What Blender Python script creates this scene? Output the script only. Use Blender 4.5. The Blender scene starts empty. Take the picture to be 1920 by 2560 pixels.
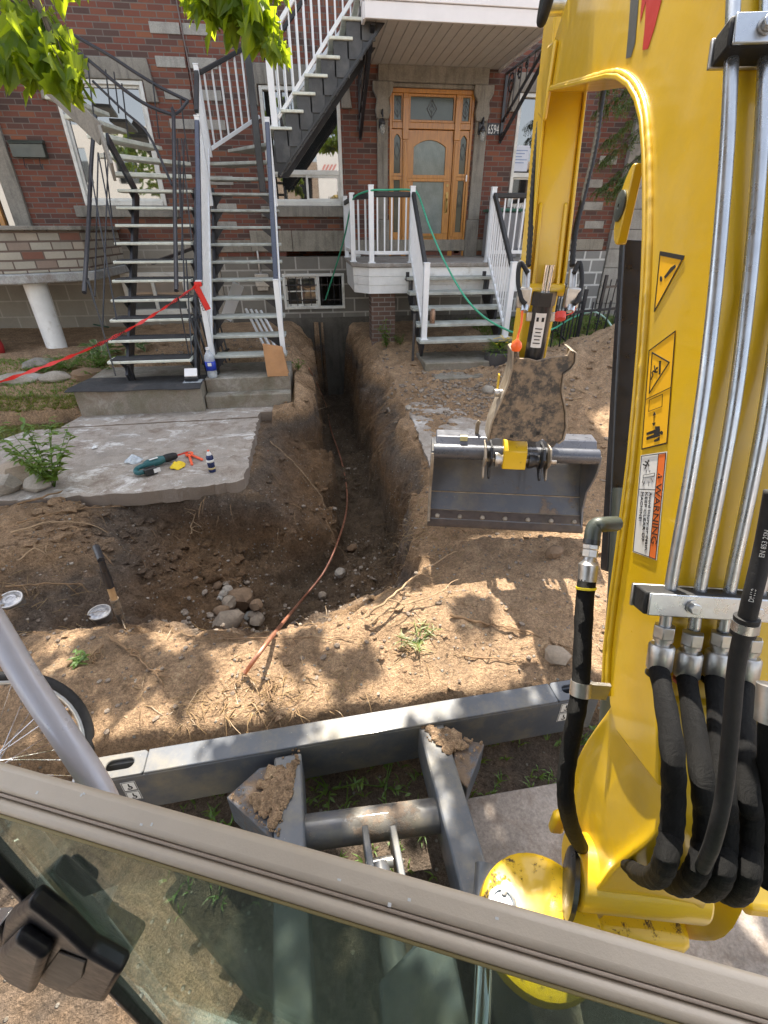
import bpy, bmesh, math, random
import numpy as np
from mathutils import Vector, Matrix, noise as mnoise

# ------------------------------------------------------------------ camera, sky, sun, exposure
SC = bpy.context.scene
COL = SC.collection
CAM_H = 1.95
PITCH = math.radians(31.3)
YAW = math.radians(8.0)
FPX = 1165.0                       # focal length in pixels of a 1920 x 2560 frame
cd = bpy.data.cameras.new('camera')
cam = bpy.data.objects.new('camera', cd)
COL.objects.link(cam)
cam.location = (0, 0, CAM_H)
cam.rotation_euler = (math.pi / 2 - PITCH, 0, -YAW)
cd.sensor_fit = 'VERTICAL'
cd.sensor_height = 36.0
cd.lens = FPX / 2560.0 * 36.0
cd.clip_start = 0.02
cd.clip_end = 2000
SC.camera = cam

SUN_EL = math.radians(57.0)
SUN_AZ = math.radians(6.0)        # clockwise from +Y (the sun stands behind the house)
w = bpy.data.worlds.new('World')
SC.world = w
w.use_nodes = True
wn = w.node_tree
bg = wn.nodes['Background']
sky = wn.nodes.new('ShaderNodeTexSky')
sky.sky_type = 'NISHITA'
sky.sun_disc = False
sky.sun_elevation = SUN_EL
sky.sun_rotation = SUN_AZ
sky.dust_density = 2.0
hs = wn.nodes.new('ShaderNodeHueSaturation'); hs.inputs['Saturation'].default_value = .42
wn.links.new(sky.outputs[0], hs.inputs['Color']); wn.links.new(hs.outputs[0], bg.inputs[0])
bg.inputs[1].default_value = 0.15
sd = bpy.data.lights.new('sun', 'SUN')
sd.energy = 5.0
sd.angle = math.radians(0.53)
sd.color = (1.0, 0.92, 0.79)
sun = bpy.data.objects.new('sun', sd)
COL.objects.link(sun)
sun.location = (0, 30, 40)
sun_dir = Vector((math.sin(SUN_AZ) * math.cos(SUN_EL), math.cos(SUN_AZ) * math.cos(SUN_EL), math.sin(SUN_EL)))
sun.rotation_euler = sun_dir.to_track_quat('Z', 'Y').to_euler()
SC.view_settings.view_transform = 'Standard'
SC.view_settings.look = 'None'
SC.view_settings.gamma = 1
SC.view_settings.exposure = 1.62
SC.cycles.max_bounces = 8
SC.cycles.transparent_max_bounces = 16
SC.cycles.use_denoising = True

# ------------------------------------------------------------------ survey: photo points (1659 wide) to metres
_S = 1920.0 / 1659.0
_fw = (math.sin(YAW) * math.cos(PITCH), math.cos(YAW) * math.cos(PITCH), -math.sin(PITCH))
_up = (math.sin(YAW) * math.sin(PITCH), math.cos(YAW) * math.sin(PITCH), math.cos(PITCH))
_rt = (math.cos(YAW), -math.sin(YAW), 0.0)
def ray(u, v):
    a = (u * _S - 960.0) / FPX; b = -(v * _S - 1280.0) / FPX
    return Vector([_fw[i] + a * _rt[i] + b * _up[i] for i in range(3)])
EYE = Vector((0, 0, CAM_H))
def atY(u, v, y):
    d = ray(u, v); return EYE + d * (y / d.y)
def atZ(u, v, z):
    d = ray(u, v); return EYE + d * ((z - CAM_H) / d.z)
def atT(u, v, t):
    return EYE + ray(u, v) * t
def proj(p):
    q = Vector(p) - EYE
    c = q.dot(Vector(_fw)); a = q.dot(Vector(_rt)); b = q.dot(Vector(_up))
    return ((960 + FPX * a / c) / _S, (1280 - FPX * b / c) / _S)
WALL_Y = 10.2
def FX(u, v): return atY(u, v, WALL_Y).x
def FZ(u, v): return atY(u, v, WALL_Y).z

# ------------------------------------------------------------------ mesh building
ROOTLOC = {}
class MB:
    def __init__(s): s.v = []; s.f = []
    def add(s, vs, fs):
        o = len(s.v); s.v += [tuple(p) for p in vs]; s.f += [tuple(i + o for i in f) for f in fs]; return s
    def hexa(s, c8):
        return s.add(c8, [(0, 3, 2, 1), (4, 5, 6, 7), (0, 1, 5, 4), (1, 2, 6, 5), (2, 3, 7, 6), (3, 0, 4, 7)])
    def box(s, a, b):
        x0, y0, z0 = [min(a[i], b[i]) for i in range(3)]; x1, y1, z1 = [max(a[i], b[i]) for i in range(3)]
        return s.hexa([(x0, y0, z0), (x1, y0, z0), (x1, y1, z0), (x0, y1, z0), (x0, y0, z1), (x1, y0, z1), (x1, y1, z1), (x0, y1, z1)])
    def obox(s, c, ax, ay, az):        # centre and three half vectors
        c = Vector(c); ax, ay, az = Vector(ax), Vector(ay), Vector(az)
        return s.hexa([c - ax - ay - az, c + ax - ay - az, c + ax + ay - az, c - ax + ay - az,
                       c - ax - ay + az, c + ax - ay + az, c + ax + ay + az, c - ax + ay + az])
    def bar(s, p, q, w_, h_, up=(0, 0, 1)):
        p, q = Vector(p), Vector(q); d = (q - p).normalized(); side = d.cross(Vector(up))
        if side.length < 1e-4: side = d.cross(Vector((1, 0, 0)))
        side.normalize(); u2 = side.cross(d).normalized()
        return s.obox((p + q) / 2, side * w_ / 2, d * (q - p).length / 2, u2 * h_ / 2)
    def tube(s, pts, r, n=8, cap=True):
        pts = [Vector(p) for p in pts]; m = len(pts)
        rs = r if isinstance(r, (list, tuple)) else [r] * m
        t0 = (pts[1] - pts[0]).normalized()
        nrm = t0.orthogonal().normalized(); vs = []
        for i, p in enumerate(pts):
            t = (pts[min(i + 1, m - 1)] - pts[max(i - 1, 0)])
            t = t.normalized() if t.length > 1e-9 else t0
            nrm = (nrm - t * nrm.dot(t))
            nrm = nrm.normalized() if nrm.length > 1e-6 else t.orthogonal().normalized()
            bi = t.cross(nrm)
            for k in range(n):
                a = 2 * math.pi * k / n
                vs.append(p + (nrm * math.cos(a) + bi * math.sin(a)) * rs[i])
        fs = [(i * n + k, i * n + (k + 1) % n, (i + 1) * n + (k + 1) % n, (i + 1) * n + k) for i in range(m - 1) for k in range(n)]
        if cap: fs += [tuple(range(n - 1, -1, -1)), tuple((m - 1) * n + k for k in range(n))]
        return s.add(vs, fs)
    def cyl(s, p, q, r, n=16, r2=None): return s.tube([p, q], [r, r if r2 is None else r2], n)
    def prism(s, poly, to3, d0, d1):
        n = len(poly)
        vs = [to3(u, v, d0) for u, v in poly] + [to3(u, v, d1) for u, v in poly]
        return s.add(vs, [tuple(range(n - 1, -1, -1)), tuple(range(n, 2 * n))] + [(i, (i + 1) % n, n + (i + 1) % n, n + i) for i in range(n)])
    def lathe(s, prof, c, axis=(0, 0, 1), n=20):
        ax = Vector(axis).normalized(); e1 = ax.orthogonal().normalized(); e2 = ax.cross(e1); c = Vector(c); vs = []
        for r, h in prof:
            for k in range(n):
                a = 2 * math.pi * k / n
                vs.append(c + ax * h + (e1 * math.cos(a) + e2 * math.sin(a)) * max(r, 1e-4))
        m = len(prof)
        fs = [(i * n + k, i * n + (k + 1) % n, (i + 1) * n + (k + 1) % n, (i + 1) * n + k) for i in range(m - 1) for k in range(n)]
        fs += [tuple(range(n - 1, -1, -1)), tuple((m - 1) * n + k for k in range(n))]
        return s.add(vs, fs)
    def blob(s, c, rad, seed=0, amp=.25, sub=2, freq=1.6, rot=0.0, flat=None):
        bm = bmesh.new(); bmesh.ops.create_icosphere(bm, subdivisions=sub, radius=1.0)
        c = Vector(c); off = Vector((seed * 7.31, seed * 3.7, seed * 1.9)); R = Matrix.Rotation(rot, 3, 'Z')
        vs = []
        for v in bm.verts:
            p = v.co.copy(); k = 1 + amp * mnoise.noise(p * freq + off) + amp * .4 * mnoise.noise(p * freq * 2.7 + off)
            p = R @ Vector((p.x * rad[0] * k, p.y * rad[1] * k, p.z * rad[2] * k))
            vs.append(c + p)
        fs = [tuple(v.index for v in f.verts) for f in bm.faces]
        bm.free(); return s.add(vs, fs)
    def quad(s, *p): return s.add(p, [tuple(range(len(p)))])
    def build(s, name, m, parent=None, smooth=None, bevel=0.0, seg=2):
        me = bpy.data.meshes.new(name)
        o = Vector((0, 0, 0)); q = parent
        while q is not None: o = o + q.location; q = q.parent
        me.from_pydata([tuple(Vector(p) - o) for p in s.v], [], s.f)
        me.validate(); me.update()
        ob = bpy.data.objects.new(name, me); COL.objects.link(ob)
        if parent is not None: ob.parent = parent
        if m is not None: me.materials.append(m)
        if smooth:
            for p in me.polygons: p.use_smooth = True
            if smooth is not True:
                try: me.set_sharp_from_angle(angle=math.radians(smooth))
                except Exception: pass
        if bevel > 0:
            b = ob.modifiers.new('bevel', 'BEVEL'); b.width = bevel; b.segments = seg; b.limit_method = 'ANGLE'; b.angle_limit = math.radians(40)
            b.harden_normals = False
            for p in me.polygons: p.use_smooth = True
            try: me.set_sharp_from_angle(angle=math.radians(35))
            except Exception: pass
        return ob
def tag(o, label=None, cat=None, group=None, kind=None):
    if label: o['label'] = label
    if cat: o['category'] = cat
    if group: o['group'] = group
    if kind: o['kind'] = kind
    return o
def thing(name, label, cat, loc=(0, 0, 0), group=None):
    o = bpy.data.objects.new(name, None); COL.objects.link(o); o.location = loc; o.empty_display_size = .2
    return tag(o, label, cat, group)
def copy_tree(o, parent=None):
    c = o.copy(); COL.objects.link(c); c.parent = parent
    for ch in list(o.children): copy_tree(ch, c)
    return c
def smooth_path(pts, n=8):
    pts = [Vector(p) for p in pts]; out = []
    for i in range(len(pts) - 1):
        p0 = pts[max(i - 1, 0)]; p1 = pts[i]; p2 = pts[i + 1]; p3 = pts[min(i + 2, len(pts) - 1)]
        for k in range(n):
            t = k / n
            out.append(.5 * ((2 * p1) + (p2 - p0) * t + (2 * p0 - 5 * p1 + 4 * p2 - p3) * t * t + (3 * p1 - p0 - 3 * p2 + p3) * t ** 3))
    out.append(pts[-1]); return out
def text_mesh(name, body, size, o, ex, ey, m, parent, depth=.001, align='LEFT', sx=1.0):
    """raised lettering standing on the plane through o with axes ex (reading direction) and ey (up)"""
    cu = bpy.data.curves.new(name, 'FONT'); cu.body = body; cu.size = size; cu.extrude = depth; cu.align_x = align; cu.resolution_u = 2
    tmp = bpy.data.objects.new('tmp', cu); COL.objects.link(tmp)
    bpy.context.view_layer.update()
    me = bpy.data.meshes.new_from_object(tmp.evaluated_get(bpy.context.evaluated_depsgraph_get()))
    bpy.data.objects.remove(tmp); bpy.data.curves.remove(cu)
    ex = Vector(ex).normalized(); ey = Vector(ey); ey = (ey - ex * ey.dot(ex)).normalized(); ez = ex.cross(ey); o = Vector(o)
    mb = MB(); mb.add([o + ex * v.co.x * sx + ey * v.co.y + ez * v.co.z for v in me.vertices], [tuple(p.vertices) for p in me.polygons])
    bpy.data.meshes.remove(me)
    return mb.build(name, m, parent)

# ------------------------------------------------------------------ materials
def nodes(name):
    m = bpy.data.materials.new(name); m.use_nodes = True
    return m, m.node_tree, m.node_tree.nodes['Principled BSDF']
class NT:
    """small helper to wire nodes"""
    def __init__(s, nt): s.nt = nt
    def n(s, t, **k):
        nd = s.nt.nodes.new('ShaderNode' + t)
        for a, b in k.items():
            if a.startswith('i_'): nd.inputs[a[2:].replace('_', ' ')].default_value = b
            else: setattr(nd, a, b)
        return nd
    def l(s, a, b): s.nt.links.new(a, b)
    def coord(s, kind='Object'): return s.n('TexCoord').outputs[kind]
    def geo(s): return s.n('NewGeometry')
    def noise(s, vec, scale, detail=4, rough=.6, dist=0.0):
        nd = s.n('TexNoise'); nd.inputs['Scale'].default_value = scale; nd.inputs['Detail'].default_value = detail
        nd.inputs['Roughness'].default_value = rough; nd.inputs['Distortion'].default_value = dist
        s.l(vec, nd.inputs['Vector']); return nd.outputs['Fac']
    def voro(s, vec, scale, feature='F1', out='Distance'):
        nd = s.n('TexVoronoi', feature=feature); nd.inputs['Scale'].default_value = scale; s.l(vec, nd.inputs['Vector']); return nd.outputs[out]
    def ramp(s, fac, stops, interp='LINEAR'):
        nd = s.n('ValToRGB'); cr = nd.color_ramp; cr.interpolation = interp
        while len(cr.elements) < len(stops): cr.elements.new(.5)
        for e, (p, c) in zip(cr.elements, stops):
            e.position = p; e.color = (c, c, c, 1) if isinstance(c, (int, float)) else (*c, 1)
        s.l(fac, nd.inputs['Fac']); return nd.outputs['Color']
    def mix(s, fac, a, b, mode='MIX'):
        nd = s.n('MixRGB', blend_type=mode)
        for inp, val in ((nd.inputs[0], fac), (nd.inputs[1], a), (nd.inputs[2], b)):
            if isinstance(val, (int, float)): inp.default_value = val
            elif isinstance(val, tuple): inp.default_value = (*val, 1)
            else: s.l(val, inp)
        return nd.outputs[0]
    def math(s, op, a, b=0.0, clamp=False):
        nd = s.n('Math', operation=op, use_clamp=clamp)
        for inp, val in ((nd.inputs[0], a), (nd.inputs[1], b)):
            if isinstance(val, (int, float)): inp.default_value = val
            else: s.l(val, inp)
        return nd.outputs[0]
    def bump(s, h, strength=.4, dist=.01, normal=None):
        nd = s.n('Bump'); nd.inputs['Strength'].default_value = strength; nd.inputs['Distance'].default_value = dist
        s.l(h, nd.inputs['Height'])
        if normal is not None: s.l(normal, nd.inputs['Normal'])
        return nd.outputs['Normal']
def simple(name, col, rough=.6, metal=0.0, var=.12, bump=0.0, scale=9.0, coat=0.0, bscale=60.0, grime=0.0, grime_col=(.12, .09, .06)):
    m, nt, b = nodes(name); k = NT(nt); c = k.coord()
    f = k.noise(c, scale, 5, .65)
    col2 = tuple(x * (1 - var) for x in col); col1 = tuple(min(1, x * (1 + var)) for x in col)
    out = k.ramp(f, [(.3, col2), (.7, col1)])
    if grime > 0:
        g = k.ramp(k.noise(c, scale * .55, 7, .7), [(.62 - grime * .35, 0.0), (.72, 1.0)])
        out = k.mix(k.math('MULTIPLY', g, .85), out, grime_col)
    k.l(out, b.inputs['Base Color'])
    rr = k.ramp(k.noise(c, scale * 2.3, 4), [(.3, max(0, rough - .1)), (.7, min(1, rough + .1))]); k.l(rr, b.inputs['Roughness'])
    b.inputs['Metallic'].default_value = metal
    if coat: b.inputs['Coat Weight'].default_value = coat; b.inputs['Coat Roughness'].default_value = .06
    if bump: k.l(k.bump(k.noise(c, bscale, 4, .7), bump, .004), b.inputs['Normal'])
    return m
def brick_material(name, bw, bh, mort, ramp_stops, mortar_col, msize=.012, bump=.5, weather=.25, rough=.85):
    m, nt, b = nodes(name); k = NT(nt); c = k.coord()
    sp = k.n('SeparateXYZ'); k.l(c, sp.inputs[0])
    cb = k.n('CombineXYZ'); k.l(k.math('ADD', sp.outputs[0], sp.outputs[1]), cb.inputs[0]); k.l(sp.outputs[2], cb.inputs[1])
    br = k.n('TexBrick'); k.l(cb.outputs[0], br.inputs['Vector'])
    br.inputs['Color1'].default_value = (0, 0, 0, 1); br.inputs['Color2'].default_value = (1, 1, 1, 1); br.inputs['Mortar'].default_value = (.5, .5, .5, 1)
    br.inputs['Scale'].default_value = 1.0; br.inputs['Brick Width'].default_value = bw; br.inputs['Row Height'].default_value = bh
    br.inputs['Mortar Size'].default_value = msize; br.inputs['Mortar Smooth'].default_value = .25; br.inputs['Bias'].default_value = 0.0
    br.offset = .5
    colr = k.ramp(br.outputs['Color'], ramp_stops)
    n1 = k.noise(c, 34, 5, .7); n2 = k.noise(c, 1.3, 5, .65)
    colr = k.mix(k.math('MULTIPLY', n1, .55), colr, k.mix(.5, colr, (.03, .025, .022)), 'MIX')
    mc = k.mix(n1, tuple(x * .7 for x in mortar_col), tuple(min(1, x * 1.2) for x in mortar_col))
    colr = k.mix(br.outputs['Fac'], colr, mc)
    st = k.ramp(n2, [(.42, 0.0), (.75, 1.0)])
    colr = k.mix(k.math('MULTIPLY', st, weather), colr, (.09, .075, .065))
    k.l(colr, b.inputs['Base Color']); b.inputs['Roughness'].default_value = rough
    h = k.math('SUBTRACT', k.math('MULTIPLY', n1, .35), br.outputs['Fac'])
    k.l(k.bump(h, bump, .006), b.inputs['Normal'])
    return m
M = {}
M['brick'] = brick_material('brick', .235, .075, .01, [(.0, (.075, .042, .036)), (.18, (.10, .05, .04)), (.35, (.165, .052, .034)), (.7, (.20, .062, .037)), (.9, (.26, .095, .045)), (1., (.155, .055, .04))], (.155, .13, .112), .008)
M['brown_brick'] = brick_material('brown_brick', .2, .07, .01, [(0, (.10, .06, .045)), (1, (.17, .095, .07))], (.22, .2, .18), .009, weather=.2)
M['block_wall'] = brick_material('block_wall', .44, .255, .01, [(0, (.15, .14, .12)), (1, (.26, .245, .21))], (.42, .40, .36), .016, .35, .5)
M['parged_block'] = brick_material('parged_block', .5, .27, .01, [(0, (.30, .275, .23)), (1, (.36, .33, .275))], (.40, .375, .32), .014, .25, .35)
M['white_joint_block'] = brick_material('white_joint_block', .34, .235, .01, [(0, (.22, .22, .21)), (1, (.29, .29, .28))], (.62, .62, .6), .02, .3, .15)
M['veneer_stone'] = brick_material('veneer_stone', .37, .115, .01, [(0, (.20, .085, .055)), (.12, (.22, .10, .07)), (.2, (.36, .33, .27)), (.7, (.44, .41, .34)), (1, (.40, .33, .26))], (.14, .10, .08), .014, .9, .35)
def stone(name, col, stain=.6):
    m, nt, b = nodes(name); k = NT(nt); c = k.coord()
    n1 = k.noise(c, 3.2, 7, .7); n2 = k.noise(c, 60, 3, .6)
    sp = k.n('Mapping'); sp.inputs['Scale'].default_value = (6, 6, .8); k.l(c, sp.inputs[0]); n3 = k.noise(sp.outputs[0], 2.2, 4, .6)
    o = k.ramp(n1, [(.25, tuple(x * .62 for x in col)), (.5, col), (.8, tuple(min(1, x * 1.25) for x in col))])
    o = k.mix(k.math('MULTIPLY', k.ramp(n3, [(.5, 0.), (.75, 1.)]), stain), o, tuple(x * .4 for x in col))
    o = k.mix(.25, o, k.ramp(n2, [(.3, 0.05), (.7, .6)]), 'OVERLAY')
    k.l(o, b.inputs['Base Color']); b.inputs['Roughness'].default_value = .88
    k.l(k.bump(k.math('ADD', n1, k.math('MULTIPLY', n2, .5)), .45, .012), b.inputs['Normal'])
    return m
M['limestone'] = stone('limestone', (.30, .275, .225))
M['grey_stone'] = stone('grey_stone', (.26, .24, .205), .75)
M['pale_stone'] = stone('pale_stone', (.36, .345, .31), .35)
M['fieldstone'] = stone('fieldstone', (.34, .30, .25), .2)
M['brown_stone'] = stone('brown_stone', (.23, .15, .09), .3)
M['dusty_stone'] = stone('dusty_stone', (.30, .24, .18), .2)
def concrete(name, col, white=.5, moss=0.0, soil=.25):
    m, nt, b = nodes(name); k = NT(nt); c = k.coord()
    n1 = k.noise(c, 2.1, 8, .72); n2 = k.noise(c, 90, 3, .7); n3 = k.noise(c, 5.5, 9, .78, .6)
    o = k.ramp(n1, [(.25, tuple(x * .55 for x in col)), (.5, col), (.75, tuple(min(1, x * 1.2) for x in col))])
    o = k.mix(.35, o, k.ramp(n2, [(.3, .1), (.7, .75)]), 'OVERLAY')
    mp = k.n('Mapping'); mp.inputs['Scale'].default_value = (1.0, 1.7, 1); mp.inputs['Rotation'].default_value = (0, 0, .5); k.l(c, mp.inputs[0])
    wf = k.ramp(k.noise(mp.outputs[0], 2.2, 10, .78, .8), [(.53, 0.), (.62, 1.)])
    o = k.mix(k.math('MULTIPLY', wf, white), o, (.68, .66, .63))
    df = k.ramp(k.math('ADD', k.math('MULTIPLY', n3, .6), k.math('MULTIPLY', n1, .4)), [(.49, 0.), (.60, 1.)])
    o = k.mix(k.math('MULTIPLY', df, .75), o, (.15, .105, .075))
    gs = k.n('SeparateXYZ'); k.l(k.geo().outputs['Normal'], gs.inputs[0]); sd_ = k.ramp(gs.outputs[2], [(.3, 1.0), (.8, 0.0)])
    o = k.mix(k.math('MULTIPLY', sd_, soil), o, k.mix(n3, (.10, .07, .048), (.30, .24, .19)))
    if moss: o = k.mix(k.math('MULTIPLY', k.ramp(k.noise(c, 4, 6, .7), [(.45, 0.), (.6, 1.)]), moss), o, (.07, .075, .035))
    k.l(o, b.inputs['Base Color']); b.inputs['Roughness'].default_value = .9
    k.l(k.bump(k.math('ADD', n2, n3), .4, .005), b.inputs['Normal'])
    return m
M['slab'] = concrete('slab', (.36, .315, .27), .85, 0, .8)
M['step'] = concrete('step', (.27, .245, .20), .25, .35)
M['sidewalk'] = concrete('sidewalk', (.30, .26, .23), .1)
M['porch_concrete'] = concrete('porch_concrete', (.36, .34, .31), .2)
def dirt():
    m, nt, b = nodes('dirt'); k = NT(nt); c = k.coord()
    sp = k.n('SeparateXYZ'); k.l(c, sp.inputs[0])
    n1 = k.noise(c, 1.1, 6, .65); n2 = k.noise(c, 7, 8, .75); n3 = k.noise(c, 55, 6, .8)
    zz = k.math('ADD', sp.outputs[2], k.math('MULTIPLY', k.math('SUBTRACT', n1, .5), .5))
    # soil layers: grey top soil, brown subsoil, damp grey clay at the bottom; tan surface band painted to its sunlit tone
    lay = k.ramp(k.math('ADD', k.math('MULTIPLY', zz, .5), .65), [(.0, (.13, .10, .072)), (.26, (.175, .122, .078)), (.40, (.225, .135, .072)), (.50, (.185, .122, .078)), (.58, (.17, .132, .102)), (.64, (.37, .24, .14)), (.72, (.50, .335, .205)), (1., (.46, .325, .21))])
    o = k.mix(.75, lay, k.ramp(n2, [(.2, .15), (.5, .48), (.8, .85)]), 'OVERLAY')
    o = k.mix(.75, o, k.ramp(n3, [(.3, .14), (.7, .95)]), 'OVERLAY'); n4 = k.noise(c, 170, 4, .7); o = k.mix(.55, o, k.ramp(n4, [(.3, .12), (.7, .85)]), 'OVERLAY')
    o = k.mix(k.ramp(k.noise(c, 2.2, 7, .7), [(.54, 0.), (.72, .4)]), o, (.20, .15, .105))
    # small pale pebbles
    v = k.n('TexVoronoi', feature='F1'); v.inputs['Scale'].default_value = 42; k.l(c, v.inputs['Vector'])
    pick = k.n('SeparateXYZ'); k.l(v.outputs['Color'], pick.inputs[0])
    peb = k.math('MULTIPLY', k.ramp(v.outputs['Distance'], [(.22, 1.), (.34, 0.)]), k.ramp(pick.outputs[0], [(.90, 0.), (.92, 1.)]))
    o = k.mix(peb, o, k.mix(pick.outputs[1], (.30, .26, .21), (.45, .42, .37)))
    k.l(o, b.inputs['Base Color']); b.inputs['Roughness'].default_value = .95
    b.inputs['Specular IOR Level'].default_value = .2
    h = k.math('ADD', k.math('MULTIPLY', n2, 1.6), k.math('ADD', k.math('MULTIPLY', n3, .9), k.math('MULTIPLY', peb, .6)))
    k.l(k.bump(h, 1.0, .05), b.inputs['Normal'])
    return m
M['dirt'] = dirt()
def paint(name, col, rough=.3, coat=.5, mud=0.0, mudcol=(.20, .15, .10), chip=0.0, mscale=6.0, specks=0.0, dust=0.0):
    m, nt, b = nodes(name); k = NT(nt); c = k.coord()
    o = k.ramp(k.noise(c, 5, 5, .6), [(.3, tuple(x * .93 for x in col)), (.7, tuple(min(1, x * 1.05) for x in col))])
    r = k.ramp(k.noise(c, 14, 6, .7), [(.3, max(.03, rough - .08)), (.7, rough + .12)])
    if dust:
        f = k.ramp(k.noise(c, 3.3, 9, .75), [(.45, 0.), (.75, dust)]); o = k.mix(f, o, (.42, .33, .16)); r = k.mix(f, r, (.8, .8, .8))
    if chip:
        f = k.ramp(k.noise(c, 26, 8, .8), [(.66, 0.), (.70, chip)]); o = k.mix(f, o, (.05, .045, .04))
    if specks:
        f = k.ramp(k.noise(c, 130, 2, .5), [(.74, 0.), (.78, specks)]); o = k.mix(f, o, (.5, .48, .44))
    if mud:
        g = k.geo(); sz = k.n('SeparateXYZ'); k.l(g.outputs['Normal'], sz.inputs[0])
        n = k.math('ADD', k.noise(c, mscale, 9, .75), k.math('MULTIPLY', sz.outputs[2], .10))
        f = k.ramp(n, [(.66 - .16 * mud, 0.), (.71 - .10 * mud, 1.)])
        o = k.mix(f, o, k.mix(k.noise(c, 40, 5, .7), tuple(x * .55 for x in mudcol), tuple(x * 1.5 for x in mudcol)))
        r = k.mix(f, r, (.9, .9, .9))
        k.l(k.bump(k.math('ADD', f, k.math('MULTIPLY', k.noise(c, 45, 6, .7), k.math('ADD', f, .03))), .35, .006), b.inputs['Normal'])
        k.l(k.math('MULTIPLY', k.math('SUBTRACT', 1.0, f), coat), b.inputs['Coat Weight'])
    else: b.inputs['Coat Weight'].default_value = coat
    b.inputs['Coat Roughness'].default_value = .08
    k.l(o, b.inputs['Base Color']); k.l(r, b.inputs['Roughness'])
    return m
M['yellow'] = paint('yellow_paint', (.68, .43, .004), .34, .45, dust=.34, specks=.35, chip=.25)
M['yellow_worn'] = paint('yellow_worn', (.68, .43, .004), .38, .4, .10, (.10, .06, .025), .6, 22)
M['grey_paint'] = paint('grey_paint', (.072, .082, .10), .5, .1, 0, (.07, .053, .038), .25, 6, .6, .4)
M['grey_muddy'] = paint('grey_muddy', (.072, .082, .10), .48, .1, .85, (.15, .105, .07), 0, 7, .6)
M['bucket_paint'] = paint('bucket_paint', (.082, .087, .10), .38, .35, .10, (.2, .15, .11), .3, 4, .5, .35)
M['muddy_steel'] = paint('muddy_steel', (.05, .048, .045), .55, .05, 1.5, (.25, .19, .13), 0, 17)
M['worn_edge'] = simple('worn_edge', (.32, .27, .21), .5, .35, .3, .3, 14, 0, 60, .4)
M['black_paint'] = simple('black_paint', (.014, .015, .018), .35, 0, .2, .05, 12, .2)
M['black_iron'] = simple('black_iron', (.02, .021, .026), .42, 0, .25, .15, 10, .15)
M['navy_rail'] = simple('navy_rail', (.025, .035, .065), .35, 0, .15, .05, 10, .3)
M['black_vinyl'] = simple('black_vinyl', (.022, .022, .023), .55, 0, .2, .1)
M['rubber'] = simple('rubber', (.010, .010, .011), .7, 0, .25, .3, 20)
M['rubber_mat'] = simple('rubber_mat', (.035, .035, .037), .8, 0, .25, .6, 6, 0, 160, .25, (.12, .1, .085))
def fabric():
    m, nt, b = nodes('hose_sleeve'); k = NT(nt); c = k.coord()
    wv = k.n('TexWave'); wv.inputs['Scale'].default_value = 260; wv.bands_direction = 'DIAGONAL'; wv.inputs['Distortion'].default_value = 1.; k.l(c, wv.inputs[0])
    k.l(k.ramp(k.noise(c, 9, 6, .7), [(.35, (.004, .004, .0045)), (.75, (.011, .0105, .010))]), b.inputs['Base Color'])
    b.inputs['Roughness'].default_value = .75; b.inputs['Specular IOR Level'].default_value = .25
    k.l(k.bump(k.math('ADD', k.math('MULTIPLY', wv.outputs['Fac'], .12), k.noise(c, 34, 4, .6, 1.2)), .9, .016), b.inputs['Normal'])
    return m
M['sleeve'] = fabric()
M['zinc'] = simple('zinc', (.50, .53, .56), .3, .92, .1, .05, 18)
M['zinc_dull'] = simple('zinc_dull', (.50, .49, .47), .38, .9, .18, .15, 22)
M['chrome'] = simple('chrome', (.75, .76, .78), .12, 1.0, .05, .0)
M['aluminium'] = simple('aluminium', (.50, .50, .55), .35, .15, .08, .04, 8, .2)
M['white_paint'] = simple('white_paint', (.74, .75, .74), .45, 0, .08, .08, 6, .1, 60, .12, (.45, .43, .38))
M['white_rail'] = simple('white_rail', (.76, .78, .80), .35, 0, .05, .03, 6, .2)
M['white_frame'] = simple('white_frame', (.66, .66, .62), .45, 0, .1, .08, 5, .1, 60, .22, (.36, .34, .29))
M['tread_paint'] = simple('tread_paint', (.42, .44, .40), .6, 0, .22, .2, 7, 0, 60, .5, (.20, .18, .15))
M['tread_nose'] = simple('tread_nose', (.62, .64, .56), .5, 0, .18, .1, 9, 0, 60, .3, (.36, .34, .28))
M['soffit'] = simple('soffit', (.55, .53, .49), .55, 0, .06, .03, 4)
M['pvc_white'] = simple('pvc_white', (.78, .76, .76), .45, 0, .04, .02, 4)
def wood():
    m, nt, b = nodes('varnished_oak'); k = NT(nt); c = k.coord()
    mp = k.n('Mapping'); mp.inputs['Scale'].default_value = (14, 14, 1.2); k.l(c, mp.inputs[0])
    n = k.noise(mp.outputs[0], 3.0, 6, .65, .7)
    k.l(k.ramp(n, [(.25, (.24, .085, .012)), (.5, (.43, .18, .022)), (.8, (.53, .24, .036))]), b.inputs['Base Color'])
    b.inputs['Roughness'].default_value = .32; b.inputs['Coat Weight'].default_value = .35; b.inputs['Coat Roughness'].default_value = .15
    k.l(k.bump(n, .12, .003), b.inputs['Normal']); return m
M['oak'] = wood()
def shovel_wood():
    return simple('ash_wood', (.42, .27, .14), .55, 0, .25, .2, 14)
M['ash'] = shovel_wood()
def glassy(name, col, ior=2.0, rough=.02, wob=.12):
    m, nt, b = nodes(name); k = NT(nt); c = k.coord()
    k.l(k.ramp(k.noise(c, 1.5, 3), [(.3, tuple(x * .6 for x in col)), (.7, col)]), b.inputs['Base Color'])
    b.inputs['Roughness'].default_value = rough; b.inputs['IOR'].default_value = ior
    if wob: k.l(k.bump(k.noise(c, 1.1, 1), wob, .01), b.inputs['Normal'])
    return m
M['pane'] = glassy('window_pane', (.02, .022, .022), 2.6)
M['pane_dark'] = glassy('dark_pane', (.01, .01, .011), 1.6)
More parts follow.
